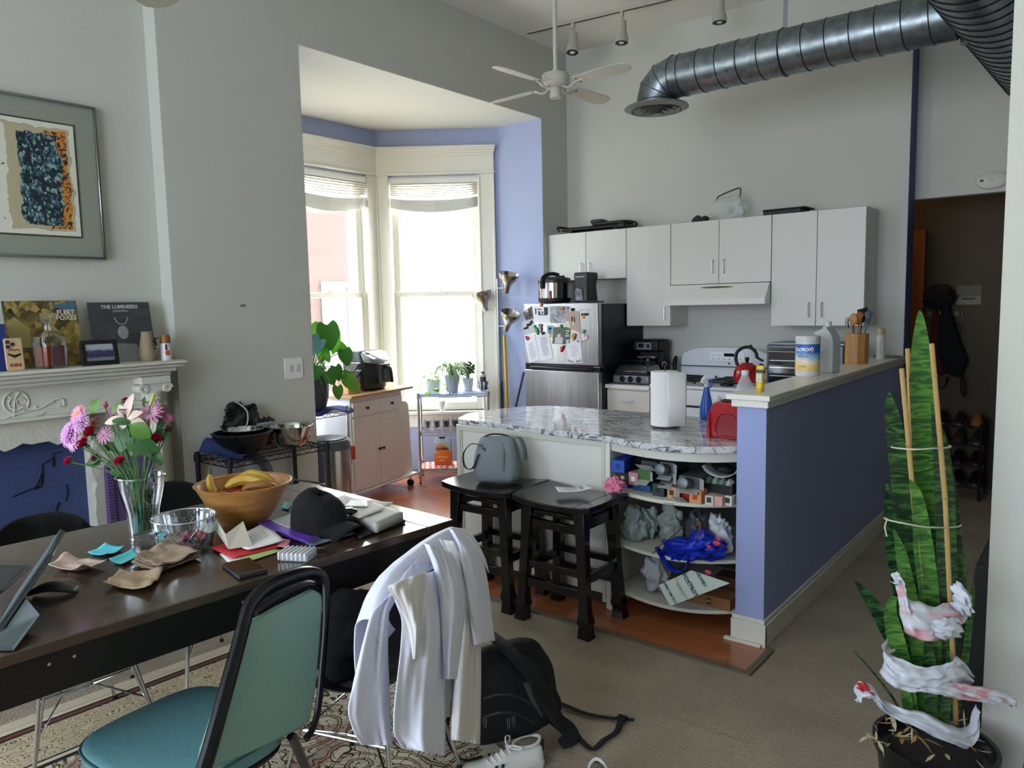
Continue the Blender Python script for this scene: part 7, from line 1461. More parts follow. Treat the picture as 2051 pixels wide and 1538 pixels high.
lg = onpl(585, 1475, TL, gn, -.01); ft = at(640, 1600, .012); MB().tube([lg, lg.lerp(ft, .5), ft], .014, 10, flat=.8).build('leg', FR, T)
lg2 = fp[0]; MB().tube([lg2, lg2+V((.03, -.02, -.3))], .018, 10).build('leg', FR, T) if lg2.z > .3 else None
A_, B_ = at(150, 1482, .475), at(398, 1366, .475); u_ = (B_-A_); sw_ = u_.length; u_.normalize(); v_ = V((u_.y, -u_.x, 0)); v_ = v_ if v_.x > 0 else -v_
Ms = Matrix((u_, v_, V((0, 0, 1)))).transposed().to_4x4(); Ms.translation = A_+u_*sw_/2+v_*.20
def rr2(a, b, z, k=5, s_=1): return [Ms @ V((a*s_*math.cos(t)*(abs(math.cos(t))**k+abs(math.sin(t))**k)**(-1/k), b*s_*math.sin(t)*(abs(math.cos(t))**k+abs(math.sin(t))**k)**(-1/k), z)) for t in [i*2*PI/56 for i in range(56)]]
a, b_ = sw_/2+.025, .215
MB().rings([rr2(a, b_, -.055, 4, .93), rr2(a, b_, -.045, 4), rr2(a, b_, -.012, 4, 1.0), rr2(a, b_, -.001, 4, .975), rr2(a, b_, .003, 4, .9), rr2(a, b_, .006, 4, .5), rr2(a, b_, .007, 4, .05)]).build('seat', mat('#66979d', .35, var=.05, vs=5, bump=.08, bs=60), T, ang=80)
MB().tube(rr2(a, b_, -.010, 4, 1.003), .004, 6, closed=True).build('piping', mat('#2f5a5e', .4), T)
MB().tube(rr2(a, b_, -.06, 4, .94), .010, 8, closed=True).build('seat_frame', FR, T)
for x, y in ((-a*.8, -b_*.75), (a*.8, -b_*.75)): q = Ms @ V((x, y, -.06)); MB().tube([q, V((q.x+.02, q.y, .012))], .011, 8).build('leg', FR, T)
# moulded shell chairs on wire bases
SH = mat('#101112', .35, var=.05)
def shell_chair(label, loc, rz, sc=1):
    T_ = thing('shell_chair', label, 'chair', loc, rz, None)
    def fn(u, v):
        x = (u-.5)*2
        pts = [(.20, .395, .18), (.215, .435, .21), (.10, .425, .232), (-.05, .420, .235), (-.16, .440, .23), (-.205, .52, .22), (-.23, .62, .215), (-.25, .72, .195), (-.262, .80, .15)]
        t = v*(len(pts)-1); i = min(int(t), len(pts)-2); f_ = t-i; y, z, w_ = [pts[i][k]*(1-f_)+pts[i+1][k]*f_ for k in range(3)]
        cup = .045*abs(x)**2.2
        return V((x*w_, y+(cup*1.2 if v > .55 else 0)+(.0), z+(cup if v < .6 else cup*.2)-(.05*abs(x)**3 if v > .9 else 0)))
    MB().grid(fn, 14, 24).build('shell', SH, T_, solid=.008, sub=1, ang=180)
    tops = [V((sx*.13, sy*.13, .395)) for sx in (-1, 1) for sy in (-1, 1)]; feet = [V((sx*.21, sy*.21, .012)) for sx in (-1, 1) for sy in (-1, 1)]
    for a_, b__ in zip(tops, feet): MB().tube([a_, a_.lerp(b__, .5)*1.0+V((0, 0, 0)), b__], .006, 8).tube([a_*1.0+V((.02 if a_.x < 0 else -.02, 0, 0)), b__], .004, 6).build('leg', CHROME, T_)
    m_ = MB(); z = .265; q = [V((sx*.145, sy*.145, z)) for sx, sy in ((-1, -1), (1, -1), (1, 1), (-1, 1))]
    m_.tube(q, .004, 6, closed=True).tube([V((-.05, -.05, z-.05)), V((.05, -.05, z-.05)), V((.05, .05, z-.05)), V((-.05, .05, z-.05))], .004, 6, closed=True)
    for a_ in q: m_.tube([a_, V((a_.x*.35, a_.y*.35, z-.05))], .004, 6); m_.tube([V((a_.x*.35, a_.y*.35, z-.05)), V((a_.x*1.25, a_.y*1.25, .15))], .0035, 6); m_.tube([a_, V((a_.x*.8, a_.y*.8, .40))], .0035, 6)
    m_.build('wire_struts', CHROME, T_)
    for b__ in feet: MB().cyl((b__.x, b__.y, 0), (b__.x, b__.y, .014), .009, n=10).build('glide', BLACK, T_)
    return T_
CH = shell_chair('black moulded shell chair on a wire base with the white coat over its back', (-1.79, 1.47, .0095), math.radians(108))
dup(CH, (-2.88, 1.02, .0095), math.radians(-92), 'black shell chair pushed in across the table in front of the fireplace')
dup(CH, (-3.0, 1.58, .0095), math.radians(-88), 'black shell chair at the far side of the table beside the black wire shelf')
# bag on the seat
T = thing('tote_bag', 'black soft bag with a small zip slumped on the seat of the coat chair', 'bag', (-1.83, 1.44, .45))
m_ = MB(); lump(m_, (.03, 0, .09), (.13, .18, .145), .3, 1.6, n=36, m_=24, seed=77, flat=.085); m_.build('bag_body', BLACKF, T, ang=70)
z0_ = pd0 = None
q_ = onpl(690, 1263, V((-1.70, 1.35, .6)), V((_f.x, _f.y, 0)).normalized()); 
MB().tube([onpl(x, y, V((-1.74, 1.36, .6)), V((_f.x, _f.y, 0)).normalized())-T.location for x, y in ((676, 1276), (690, 1268), (705, 1262), (722, 1264))], .0022, 6, sm=3).build('zip', CHROME, T)
# ---- white coat over the chair back
CT0, CT1 = at(775, 1165, .845), at(930, 1072, .845); cw = (CT1-CT0).normalized(); cn = V((cw.y, -cw.x, 0)); cn = cn if cn.dot(CAMP-CT0) > 0 else -cn; cn = (cn+V((0, 0, .12))).normalized()
T = thing('white_coat', 'long white coat draped over the back of the near shell chair', 'coat', (0, 0, 0))
WC = mat('#e0e2f0', .85, var=.03, vs=10, bump=.15, bs=120, sheen=.2); WC2 = mat('#dedbd6', .85, var=.03, vs=10, bump=.15, bs=120, sheen=.2)  # bluish and beige copies of one white cloth, tint of the light painted in
def panel(name, rows, off, mt, amp=.010, fr=7, seed=0, nu=22, sub=6, bulge=.02):
    R2 = []; rows = [tuple(q)+(0,)*(5-len(q)) for q in rows]
    for i in range(len(rows)-1):
        for j in range(sub): t = j/sub; R2.append([rows[i][k]*(1-t)+rows[i+1][k]*t for k in range(len(rows[i]))])
    R2.append(list(rows[-1])); nv = len(R2)-1
    for _ in range(3): R2 = [R2[0]]+[[(R2[i-1][k]+2*R2[i][k]+R2[i+1][k])/4 for k in range(len(R2[i]))] for i in range(1, nv)]+[R2[-1]]
    def fn(u, v):
        r_ = R2[min(nv, round(v*nv))]; y, x0, x1 = r_[:3]; o_ = r_[3] if len(r_) > 3 else 0
        sl = r_[4] if len(r_) > 4 else 0
        d = off+o_+bulge*math.sin(PI*u)**.7+amp*math.sin(u*fr+seed+1.2*v)*(.25+.75*v)+amp*1.1*mn.noise(V((u*3.2+seed, v*2.4, seed)))+amp*.5*mn.noise(V((u*8, v*4+seed, 1)))
        return onpl(x0+(x1-x0)*u, y+sl*(u-.5), CT0, cn, d)
    return MB().grid(fn, nu, nv).build(name, mt, T, solid=.003, ang=180)
panel('coat_back', [(1128, 806, 850, .0, -45), (1165, 775, 880, .0, -60), (1192, 755, 800, .01, -50), (1220, 744, 778, .01, -10), (1300, 724, 776), (1350, 712, 778), (1400, 700, 780), (1430, 697, 781), (1470, 710, 783), (1492, 724, 786)], -.02, WC, .014, 6, 1)
panel('front_sleeve', [(1150, 812, 880, 0, -20), (1190, 788, 880, .012, -10), (1240, 806, 884, .02), (1300, 803, 886, .02), (1360, 796, 888, .02), (1420, 789, 890, .02), (1470, 788, 891, .02), (1505, 806, 890, .02, 18)], .035, WC, .016, 9, 2)
panel('collar_flap', [(1158, 780, 850, .0, -30), (1180, 776, 850, .01, 8), (1215, 800, 846, .012), (1260, 816, 842, .012), (1320, 824, 834, .0)], .060, WC2, .008, 5, 3)
panel('lapel', [(1098, 850, 905, 0, 20), (1130, 866, 918, .01, 10), (1180, 880, 930, .015), (1240, 884, 930, .012), (1300, 886, 922, .01), (1360, 888, 914, .005)], .050, WC, .010, 6, 4)
panel('coat_side', [(1085, 880, 946, 0, 10), (1130, 905, 955, .0), (1200, 925, 962, .0), (1280, 918, 963, 0), (1360, 910, 963), (1430, 905, 962), (1486, 904, 961, 0, 10)], .015, WC2, .012, 7, 5)
panel('right_sleeve', [(1068, 900, 942, 0, 18), (1100, 920, 962, .01, 12), (1150, 930, 974, .015), (1200, 938, 981, .015), (1250, 944, 986, .012), (1288, 948, 991, .01, -10)], .035, WC, .010, 5, 6)
panel('lower_back', [(1330, 880, 915), (1400, 884, 912), (1436, 888, 908)], -.01, mat('#8f8c90', .9), .006, 4, 7)  # grey copy of the white cloth, shade between the panels put into its colour
def ridge(u, v): # rolls over the top of the chair back from the camera side to the table side
    xs = [(735, 1240), (752, 1190), (775, 1150), (806, 1120), (842, 1092), (875, 1070), (905, 1056), (930, 1060), (950, 1085), (962, 1110)]
    t = u*(len(xs)-1); i = min(int(t), len(xs)-2); f_ = t-i; x = xs[i][0]*(1-f_)+xs[i+1][0]*f_; y = xs[i][1]*(1-f_)+xs[i+1][1]*f_
    p = onpl(x, y, CT0, cn, -.03); a_ = (v-.25)*PI*.95; rr_ = .040+.006*mn.noise(V((u*9, v*2, 3)))
    hh = V((0, 0, 1)); base = p-hh*rr_; q = base+hh*rr_*math.cos(a_)-cn*rr_*1.1*math.sin(a_)
    if v > .6: q -= V((0, 0, (v-.6)*.35))
    if v < .15: q -= V((0, 0, (.15-v)*.35))
    return q
MB().grid(ridge, 30, 18).build('shoulders', WC, T, solid=.003, ang=180)
# ---- backpack
T = thing('backpack', 'black backpack lying on the carpet with loose straps and metal zip pulls', 'backpack', (0, 0, 0))
c = at(1012, 1425, .14); SM = mat('#1d1f22', .7)
MB().tube([at(*q) for q in ((968, 1400, .42), (1000, 1392, .42), (1035, 1395, .38), (1062, 1410, .30))], .0035, 6, sm=5).tube([at(*q) for q in ((972, 1436, .36), (1005, 1428, .37), (1040, 1432, .33), (1070, 1448, .26))], .0035, 6, sm=5).build('zip_seam', SM, T)
def rbag(name, p0, p1, side, w_, d_, seed, mt=None, k=4):
    p0, p1 = V(p0), V(p1); az = (p1-p0); L_ = az.length; az.normalize(); sx = (V(side)-az*V(side).dot(az)).normalized(); sy = az.cross(sx); rs = []
    for i in range(15):
        t = i/14; e = max(.05, (1-abs(2*t-1)**5))**.5; ring = []
        for j in range(44):
            a_ = j*2*PI/44; c_, s_ = math.cos(a_), math.sin(a_); q = (abs(c_)**k+abs(s_)**k)**(-1/k); f_ = 1+.12*mn.noise(V((c_*1.8+seed, s_*1.8, t*4)))
            p = p0+az*L_*t+(sx*c_*w_*(1-.18*t)+sy*s_*d_*(1-.25*t))*q*e*f_; p.z = max(p.z, .006); ring.append(p)
        rs.append(ring)
    return MB().rings(rs).build(name, mt or BLACKF, T, sub=1, ang=75)
SD = (at(1130, 1480, 0)-at(930, 1500, 0)).normalized()
rbag('bag_body', at(1032, 1435, .06), at(985, 1312, .36), SD, .19, .13, 3)
rbag('front_pocket', at(1030, 1460, .06), at(1005, 1390, .22), SD, .15, .07, 8)
def gp(px, py, z=.01): return at(px, py, z)
SB_ = mat('#111113', .8, var=.15, vs=60, bump=.5, bs=250)
MB().tube([gp(965, 1258, .40), gp(1000, 1285, .40), gp(1035, 1318, .37), gp(1066, 1350, .32), gp(1086, 1385, .26), gp(1108, 1425, .17), gp(1130, 1458, .09)], [.02, .024, .026, .034, .034, .03, .026], 10, sm=5, flat=.5).build('shoulder_strap', SB_, T)
MB().tube([gp(1112, 1440, .06), gp(1135, 1458, .05), gp(1145, 1475, .035), gp(1125, 1490, .03)], [.03, .034, .03, .02], 10, sm=4, flat=.6).build('strap_pad', SB_, T)
MB().tube([gp(1095, 1400, .03), gp(1125, 1410, .018), gp(1170, 1428, .012), gp(1215, 1437, .010), gp(1270, 1442, .012)], [.012, .013, .012, .012, .011], 8, sm=5, flat=.25, up=(0, 0, 1)).build('webbing_strap', SB_, T)
MB().tube([gp(1243, 1440, .02), gp(1235, 1465, .012), gp(1210, 1482, .010), gp(1188, 1500, .010), (gp(1165, 1484, .012)), gp(1148, 1462, .02), gp(1135, 1452, .03)], .012, 8, sm=5, flat=.25, up=(0, 0, 1)).build('webbing_strap', SB_, T)
q_ = gp(1246, 1438, .018); MB().cbox((q_.x, q_.y, q_.z), (.035, .028, .014)).build('buckle', BLACK, T, bevel=.003); 
MB().tube([gp(1040, 1340, .26), gp(1045, 1325, .30), gp(1042, 1350, .24)], .006, 8, sm=4).build('grab_loop', SB_, T)
MB().add([gp(1047, 1368, .33), gp(1060, 1366, .33), gp(1072, 1400, .27), gp(1090, 1432, .20), gp(1084, 1436, .20), gp(1062, 1402, .27)], [(0, 1, 2, 5), (5, 2, 3, 4)]).build('mesh_pocket', mat('#3b4146', .8), T, solid=.004)
for px, py in ((1018, 1442), (1028, 1438), (971, 1438)):
    q = [onpl(px+dx, py+dy, V((-1.56, 1.83, .2)), V((_f.x, _f.y, 0)).normalized()) for dx, dy in ((-2, -4), (2, -4), (3, 8), (1, 20), (-2, 8))]; MB().tube(q, .0012, 6, closed=True).build('zip_pull', CHROME, T)
MB().tube([gp(902, 1420, .12), gp(895, 1460, .05), gp(905, 1500, .02), gp(930, 1522, .018), gp(965, 1515, .02)], .012, 8, sm=5, flat=.35).build('webbing_strap', SB_, T)
# ---- sneakers
def shoe(label, heel, toe):
    heel, toe = V(heel), V(toe); d = (toe-heel); L_ = .285; T_ = thing('sneaker', label, 'shoe', (heel.x, heel.y, .0015), math.atan2(d.y, d.x), 'white sneakers beside the backpack')
    SW_ = mat('#d3d3cd', .55, var=.03, vs=30, bump=.1, bs=90); st = []
    # stations along x: half width, sole z, upper top z, opening
    S = [(0, .022, .075), (.012, .032, .085), (.05, .036, .078), (.10, .036, .070), (.14, .038, .078), (.17, .042, .062), (.21, .048, .045), (.25, .044, .034), (.275, .030, .026), (.285, .012, .018)]
    rs = [[V((x, w_*math.cos(t)*(1 if math.sin(t) < 0 else (1-.35*math.sin(t)**2)), .018+(zt-.018)*max(0, math.sin(t))**.8+(.0 if math.sin(t) >= 0 else .006*math.sin(t)))) for t in [i*2*PI/24 for i in range(24)]] for x, w_, zt in S]
    MB().rings(rs).build('upper', SW_, T_, sub=1, ang=180)
    out = [(x, w_*1.10+.002) for x, w_, z in S]+[(x, -w_*1.10-.002) for x, w_, z in S[::-1]]; MB().prism(out, 0, .026).build('sole', mat('#c9c8bf', .6), T_, bevel=.005)
    MB().ball((.055, 0, .079), (.045, .024, .016), 20, 8).build('opening', mat('#6f6c5c', .9), T_); MB().tube([(.10*0+.055+.047*math.cos(t), .028*math.sin(t), .083+.010*(math.cos(t-PI)**3 if math.cos(t) < 0 else 0)) for t in [k*PI/12 for k in range(24)]], .006, 8, closed=True).build('collar', SW_, T_)
    MB().box(-.004, .012, -.014, .014, .045, .085).build('heel_tab', mat('#10131c', .4), T_, bevel=.004)
    m_ = MB(); [m_.tube([(.12+.017*i, -.022, .072-.006*i), (.13+.017*i, 0, .085-.008*i), (.12+.017*i, .022, .072-.006*i)], .003, 6, sm=3) for i in range(5)]
    m_.tube([(.125, 0, .085), (.11, .03, .10), (.09, .045, .095), (.10, .03, .085), (.125, 0, .085), (.12, -.03, .10), (.10, -.045, .09), (.11, -.025, .085), (.125, 0, .088)], .0028, 6, sm=4); m_.build('laces', mat('#dcdcd8', .7), T_)
    m_ = MB(); [m_.add([(.155+.022*i, s_*.0425, .022), (.168+.022*i, s_*.0425, .022), (.160+.022*i, s_*.0385, .050), (.150+.022*i, s_*.0375, .050)], [(0, 1, 2, 3)]) for i in range(2) for s_ in (-1, 1)]; m_.build('side_stripes', mat('#10131c', .4), T_, solid=.002)
    return T_
h_ = at(1086, 1526, .0); t_ = at(940, 1562, .0); shoe('white sneaker with black heel tab in front of the backpack', h_, t_)
h_ = at(1215, 1640, .0); t_ = at(1120, 1600, .0); h_, t_ = at(1195, 1572, 0), at(1215, 1720, 0); shoe('second white sneaker showing only its laces at the bottom edge', h_, t_)
o = MB().tube([gp(1202, 1378, .004), gp(1212, 1372, .004), gp(1225, 1371, .004), gp(1230, 1376, .004)], .003, 6, sm=4).build('hair_tie', mat('#b59a7e', .8), None); tag(o, 'small curled beige string on the carpet seam', 'string')
# carpet seam and pale lint strip
m_ = MB(); pts = [at(655, 1170, .001), at(750, 1215, .001), at(1000, 1300, .001), at(1180, 1368, .001), at(1300, 1420, .001), at(1500, 1490, .001)]
m_.tube(pts, .004, 6, sm=5, flat=.5); o = m_.build('trim_3', mat('#9a9080', .95, bump=.8, bs=300, var=.2, vs=60), None); o['kind'] = 'structure'
# ================================================================== CEILING: FAN, TRACK, DUCTS
def fan(label, loc, rz0, ztop):
    T_ = thing('ceiling_fan', label, 'ceiling fan', loc, rz0); FW_ = mat('#c9c7ba', .4, var=.05, vs=20)
    MB().cyl((0, 0, .06), (0, 0, ztop-loc[2]-.05), .0145).cyl((0, 0, .055), (0, 0, .085), .024).build('downrod', FW_, T_)
    MB().lathe([(.02, ztop-loc[2]-.09), (.05, ztop-loc[2]-.06), (.065, ztop-loc[2]-.001)], n=28).build('canopy', FW_, T_)
    MB().lathe([(.04, .062), (.085, .055), (.092, .045), (.092, .01), (.088, .005), (.092, -.002), (.088, -.012), (.07, -.03), (.05, -.036)], n=40).build('motor_housing', FW_, T_)
    MB().lathe([(.034, -.036), (.036, -.05), (.042, -.085), (.040, -.098), (.001, -.104)], n=28).build('switch_housing', FW_, T_)
    MB().tube([(.03, .02, -.09), (.03, .02, -.16)], .0012, 5).build('pull_chain', mat('#8d8a78', .4, .6), T_)
    for k in range(4):
        a_ = k*PI/2+PI/4; Mk = Matrix.Rotation(a_, 4, 'Z'); Mb = Mk @ Matrix.Rotation(-0.21, 4, 'X')
        pr = [(.17, -.045), (.30, -.060), (.50, -.066), (.56, -.050), (.585, -.02), (.585, .02), (.56, .050), (.50, .066), (.30, .060), (.17, .045)]
        b__ = MB().prism(pr, -.022, -.016, Mb).build('blade', mat('#cccabd', .5, var=.04), T_, bevel=.002, seg=1)
        MB().tube([Mk @ V((.05, 0, -.02)), Mk @ V((.09, 0, -.045)), Mk @ V((.13, 0, -.045)), Mk @ V((.17, 0, -.024)), Mk @ V((.23, 0, -.024))], [.012, .010, .010, .016, .008], 8, sm=3, flat=.6).build('blade_arm', FW_, b__)
        m_ = MB(); [m_.ball(tuple(Mb @ V((.19, y, -.024))), .005, 8, 4) for y in (-.025, 0, .025)]; m_.build('screw', mat('#34322a', .6), b__)
    return T_
r_ = ray(1113, 166); fp_ = CAMP+r_*(5.2/math.hypot(r_.x, r_.y))
fan('white four blade ceiling fan hanging in front of the kitchen corner', tuple(fp_), -YAW+0.05, ZC)
q_ = CAMP+ray(318, -18)*1.0; r_ = ray(345, 0); tip = CAMP+r_*(2.6/math.hypot(r_.x, r_.y)); 
F2_ = [x for x in bpy.data.objects if x.name == 'ceiling_fan'][0]
tp = CAMP+ray(322, 6)*(2.6/math.hypot(*ray(322, 6).xy)); fr2 = CAMP+ray(322, -260)*1.0
dirv = V((.75, -.66, 0)).normalized()   # from the blade tip towards its hub
hub = tp+dirv*.56; ang = math.atan2(-dirv.y, -dirv.x)
fz = dup(F2_, (hub.x, hub.y, tp.z+.018), ang-PI/4, 'second white ceiling fan, only one blade tip showing at the top left')
for ch in fz.children:
    if ch.name.startswith('downrod') or ch.name.startswith('canopy'): ch.data = ch.data.copy(); dz = tp.z+.018-fp_.z
    if ch.name.startswith('downrod'): [setattr(v, 'co', V((v.co.x, v.co.y, v.co.z-(dz if v.co.z > .3 else 0)))) for v in ch.data.vertices]
    if ch.name.startswith('canopy'): ch.location.z = -dz
# track light
ta, tb = at(1055, 68, 3.80), at(1350, -2, 3.80); td = (tb-ta).normalized(); te = ta+td*2.45
T = thing('track_light', 'white ceiling track carrying three small spotlights', 'track light', (ta.x, ta.y, ZC), math.atan2(td.y, td.x)); TK = mat('#b5b3a6', .4)
L_ = (te-ta).length; MB().box(0, L_, -.018, .018, -.022, 0).build('track', TK, T, bevel=.002, seg=1); MB().box(.01, L_, -.008, .008, -.0235, -.0215).build('track_slot', mat('#2b2b26', .6), T)
for px, py, tl in ((1148, 82, (.05, -.25)), (1246, 62, (.0, -.12)), (1441, 20, (-.0, -.05))):
    best = min(((CAMP+ray(px, py)*k_) for k_ in [3+.02*i for i in range(250)]), key=lambda q: ((q-ta)-td*((q-ta).dot(td))).xy.length+(10 if q.z > 3.74 or q.z < 3.3 else 0)+abs(q.z-3.58)*2)
    s_ = (best-ta).dot(td); z = best.z-ZC; s_ = max(.05, min(L_-.05, s_)); lz = MB().box(s_-.012, s_+.012, -.012, .012, -.06, -.02).tube([(s_, .0, -.055), (s_, .02, -.10), (s_, .01, -.14)], .006, 6).build('stem', TK, T)
    ax = V((tl[0], tl[1], -1)).normalized(); M_ = Matrix.Translation((s_, 0, -.16)) @ (-ax).to_track_quat('Z', 'Y').to_matrix().to_4x4()
    h_ = MB().lathe([(.028, .07), (.032, .065), (.034, 0), (.036, -.02), (.046, -.045), (.052, -.07), (.052, -.10), (.048, -.10), (.044, -.07)], n=32, M=M_).build('spotlight', TK, T)
    MB().lathe([(.047, -.098), (.044, -.075), (.02, -.07)], n=28, M=M_, cap=True).build('dark_baffle', mat('#17150f', .6), h_); MB().ball((0, 0, -.085), (.028, .028, .02), 16, 8, M=M_).build('bulb', mat('#c9c8bd', .3), h_)
# ducts
n = NT(.34, .85); g = n.noise(n.map((9, 9, 9)), 2, 6, .5); n.col(n.ramp(g, [(.3, '#6b757a'), (.7, '#8f999d')])); n.rough(n.ramp(n.noise(n.tc, 14, 3), [(.3, .26), (.7, .42)])); DUCT = n.m
DY, DZ, DR = 4.5, 2.965, .127
xa, xb = aty(1352, 131, DY).x, -.70
T = thing('air_duct', 'round galvanised spiral duct with elbow and round grille above the kitchen', 'duct', (0, 0, 0))
MB().cyl((xa, DY, DZ), (xb, DY, DZ), DR, n=48).build('pipe', DUCT, T)
m_ = MB(); k = 0; x = xa+.06
while x < xb-.05: m_.tube([(x+.045*(t/2/PI)-.02, DY+(DR+.001)*math.cos(t), DZ+(DR+.001)*math.sin(t)) for t in [i*2*PI/40 for i in range(41)]], .003, 6); x += .125
m_.build('spiral_seam', mat('#343b40', .4, .8), T)
ex = xa; cx2 = ex; gz = 2.80
def elb(t): # gored elbow, quarter turn down
    R_ = .13; return V((ex-R_*math.sin(t), DY, DZ-R_+R_*math.cos(t))), V((-math.cos(t), 0, -math.sin(t)))
rs = []
for t in (0, PI/6, PI/3, PI/2):
    c_, d_ = elb(t); nx = V((-math.sin(t), 0, math.cos(t))); rs.append([c_+V((0, 1, 0))*DR*math.cos(a_)+nx*DR*math.sin(a_)*1.02 for a_ in [i*2*PI/48 for i in range(48)]])
c_, d_ = elb(PI/2); rs.append([q+V((0, 0, gz-c_.z)) for q in rs[-1]]); MB().rings(rs).build('elbow', DUCT, T, ang=25)
m_ = MB(); [m_.tube(r__, .0035, 6, closed=True) for r__ in rs[:-1]]; m_.build('elbow_seam', mat('#59626a', .35, .8), T)
gx = c_.x
GM = mat('#8f938c', .4, .5); g_ = MB().lathe([(.125, .012), (.20, .005), (.205, -.004), (.185, -.014), (.16, -.018), (.16, -.010)], (gx, DY, gz), n=48).build('grille', GM, T)
for k, (r1_, z1_) in enumerate(((.145, -.022), (.115, -.030), (.085, -.037), (.055, -.043))): MB().lathe([(r1_-.03, z1_+.028), (r1_-.004, z1_+.004), (r1_, z1_), (r1_-.006, z1_+.002), (r1_-.034, z1_+.026)], (gx, DY, gz), n=40, cap=False).build('grille_ring', GM, g_)
MB().lathe([(.02, -.03), (.034, -.044), (.001, -.05)], (gx, DY, gz), n=24).build('grille_centre', mat('#9a9e98', .35, .6), g_); MB().lathe([(.15, .006), (.001, .008)], (gx, DY, gz), n=32).build('dark_inside', mat('#1b1c1a', .8), g_)
hx = aty(1573, 20, DY).x; MB().box(hx-.012, hx+.012, DY-.002, DY+.002, DZ+DR, ZC).build('hanger_strap', mat('#8a9096', .35, .8), T); MB().tube([(hx, DY+(DR+.002)*math.cos(t), DZ+(DR+.002)*math.sin(t)) for t in [i*2*PI/40 for i in range(40)]], .006, 6, closed=True, flat=.4).build('hanger_band', mat('#79838a', .35, .8), T)
MB().box(xb-.14, xb-.12, DY-.02, DY+.02, DZ+DR-.02, DZ+DR+.004).build('white_tape', WHITEP, T)
MD = V((math.sin(.045), math.cos(.045), 0)); MR = .235
mc = V((-.515, DY, DZ+.045)); T = thing('air_duct', 'large dark main duct running away under the ceiling at the upper right', 'duct', (0, 0, 0))
m0, m1 = mc-MD*1.6, mc+MD*1.55; MB().cyl(m0, m1, MR, n=56).build('pipe', DUCT, T)
m_ = MB(); s_ = .08; sd = MD.cross(V((0, 0, 1))).normalized()
while s_ < (m1-m0).length-.05: m_.tube([m0+MD*(s_+.05*(t/2/PI))+sd*(MR+.001)*math.cos(t)+V((0, 0, 1))*(MR+.001)*math.sin(t) for t in [i*2*PI/44 for i in range(45)]], .004, 6); s_ += .11
m_.build('spiral_seam', mat('#2a2f33', .4, .8), T)
m_ = MB(); a1 = V((xb-.02, DY, DZ)); m_.tube([(xb+.04+.03*math.sin(2*t), DY+(DR+.02)*math.cos(t), DZ+(DR+.02)*math.sin(t)) for t in [i*2*PI/40 for i in range(40)]], .012, 6, closed=True); m_.build('saddle', DUCT, T)
# ================================================================== RIGHT: ALARM, PLANT, HALL
p = aty(1987, 361, 6.10)
T = thing('smoke_alarm', 'round white smoke alarm on the wall above the hall opening', 'smoke alarm', (p.x, 6.10, p.z)); Ma = Mx((0, 0, 0), (PI/2, 0, 0))
MB().lathe([(.082, 0), (.084, .01), (.080, .025), (.05, .034), (.001, .036)], n=40, M=Ma @ Matrix.Diagonal((1.15, .72, 1, 1))).build('body', mat('#c9c8b8', .4), T); MB().box(-.065, -.045, -.036, -.028, -.008, .006).build('dark_slot', BLACK, T); MB().lathe([(.018, .034), (.018, .038), (.014, .038)], n=20, M=Ma).build('button', mat('#b5b4a6', .4), T)
# snake plant
SPc = V((-.345, 2.30, 0)); pr_ = .152; RZ = .305
T = thing('snake_plant', 'tall tied up snake plant in a round black pot by the right wall edge', 'plant', SPc)
MB().lathe([(pr_*.72, 0), (pr_*.80, .01), (pr_*.98, RZ-.03), (pr_*1.04, RZ-.03), (pr_*1.05, RZ), (pr_*.97, RZ), (pr_*.93, RZ-.03), (.001, RZ-.035)], n=56).build('pot', mat('#101114', .25, var=.1), T)
MB().lathe([(pr_*.93, RZ-.034), (pr_*.5, RZ-.024), (.001, RZ-.02)], n=32).build('soil', mat('#1c1713', .95, bump=1, bs=120), T)
n = NT(.4); x, y, z = n.xyz(); bn = n.noise(n.map((14, 14, 60)), 1, 4, 1.6); n.col(n.ramp(bn, [(.40, '#132b16'), (.5, '#1f4125'), (.56, '#35602e'), (.68, '#466f36')])); SN = n.m
n = NT(.4); bn = n.noise(n.map((14, 14, 70)), 1, 4, 1.6); n.col(n.ramp(bn, [(.40, '#2a5220'), (.52, '#437a2b'), (.66, '#66903e')])); SN2 = n.m
HF = V((_f.x, _f.y, 0)).normalized()
def sp(px, py, dd=0): d = ray(px, py); k = (SPc-CAMP).dot(HF)+dd; return CAMP+d*(k/d.dot(HF))-SPc
def snake(pts, ws, mt=SN, dd=0, twist=0, name='leaf'):
    P = [sp(*q, dd+(.0 if i else 0)) for i, q in enumerate(pts)]; W_s = [wm(w_, SPc+P[0]) for w_ in ws]; P2, W2 = smooth(P, W_s, 5); m_ = MB(); rs = []
    for i, p in enumerate(P2):
        d = (P2[min(i+1, len(P2)-1)]-P2[max(i-1, 0)]).normalized(); a_ = d.cross(HF).normalized(); t = i/len(P2)*twist; a_ = a_*math.cos(t)+HF*math.sin(t); b__ = a_.cross(d).normalized(); w_ = W2[i]/2
        rs.append([p+a_*w_, p+a_*w_*.5+b__*w_*.20, p+b__*w_*.26, p-a_*w_*.5+b__*w_*.20, p-a_*w_, p-a_*w_*.5+b__*w_*.13, p+b__*w_*.18, p+a_*w_*.5+b__*w_*.13])
    return m_.rings(rs).build(name, mt, T, ang=70)
snake([(1862, 1440), (1858, 1200), (1850, 900), (1845, 760), (1844, 690), (1843, 640), (1842, 622)], [26, 36, 44, 46, 34, 16, 2], SN2, -.01)
snake([(1850, 1440), (1835, 1250), (1812, 1050), (1800, 930), (1790, 850), (1782, 805), (1781, 785)], [26, 36, 40, 38, 34, 18, 2], SN, -.04)
snake([(1880, 1440), (1878, 1200), (1868, 1000), (1862, 880), (1858, 810)], [28, 42, 40, 30, 3], SN2, .01)
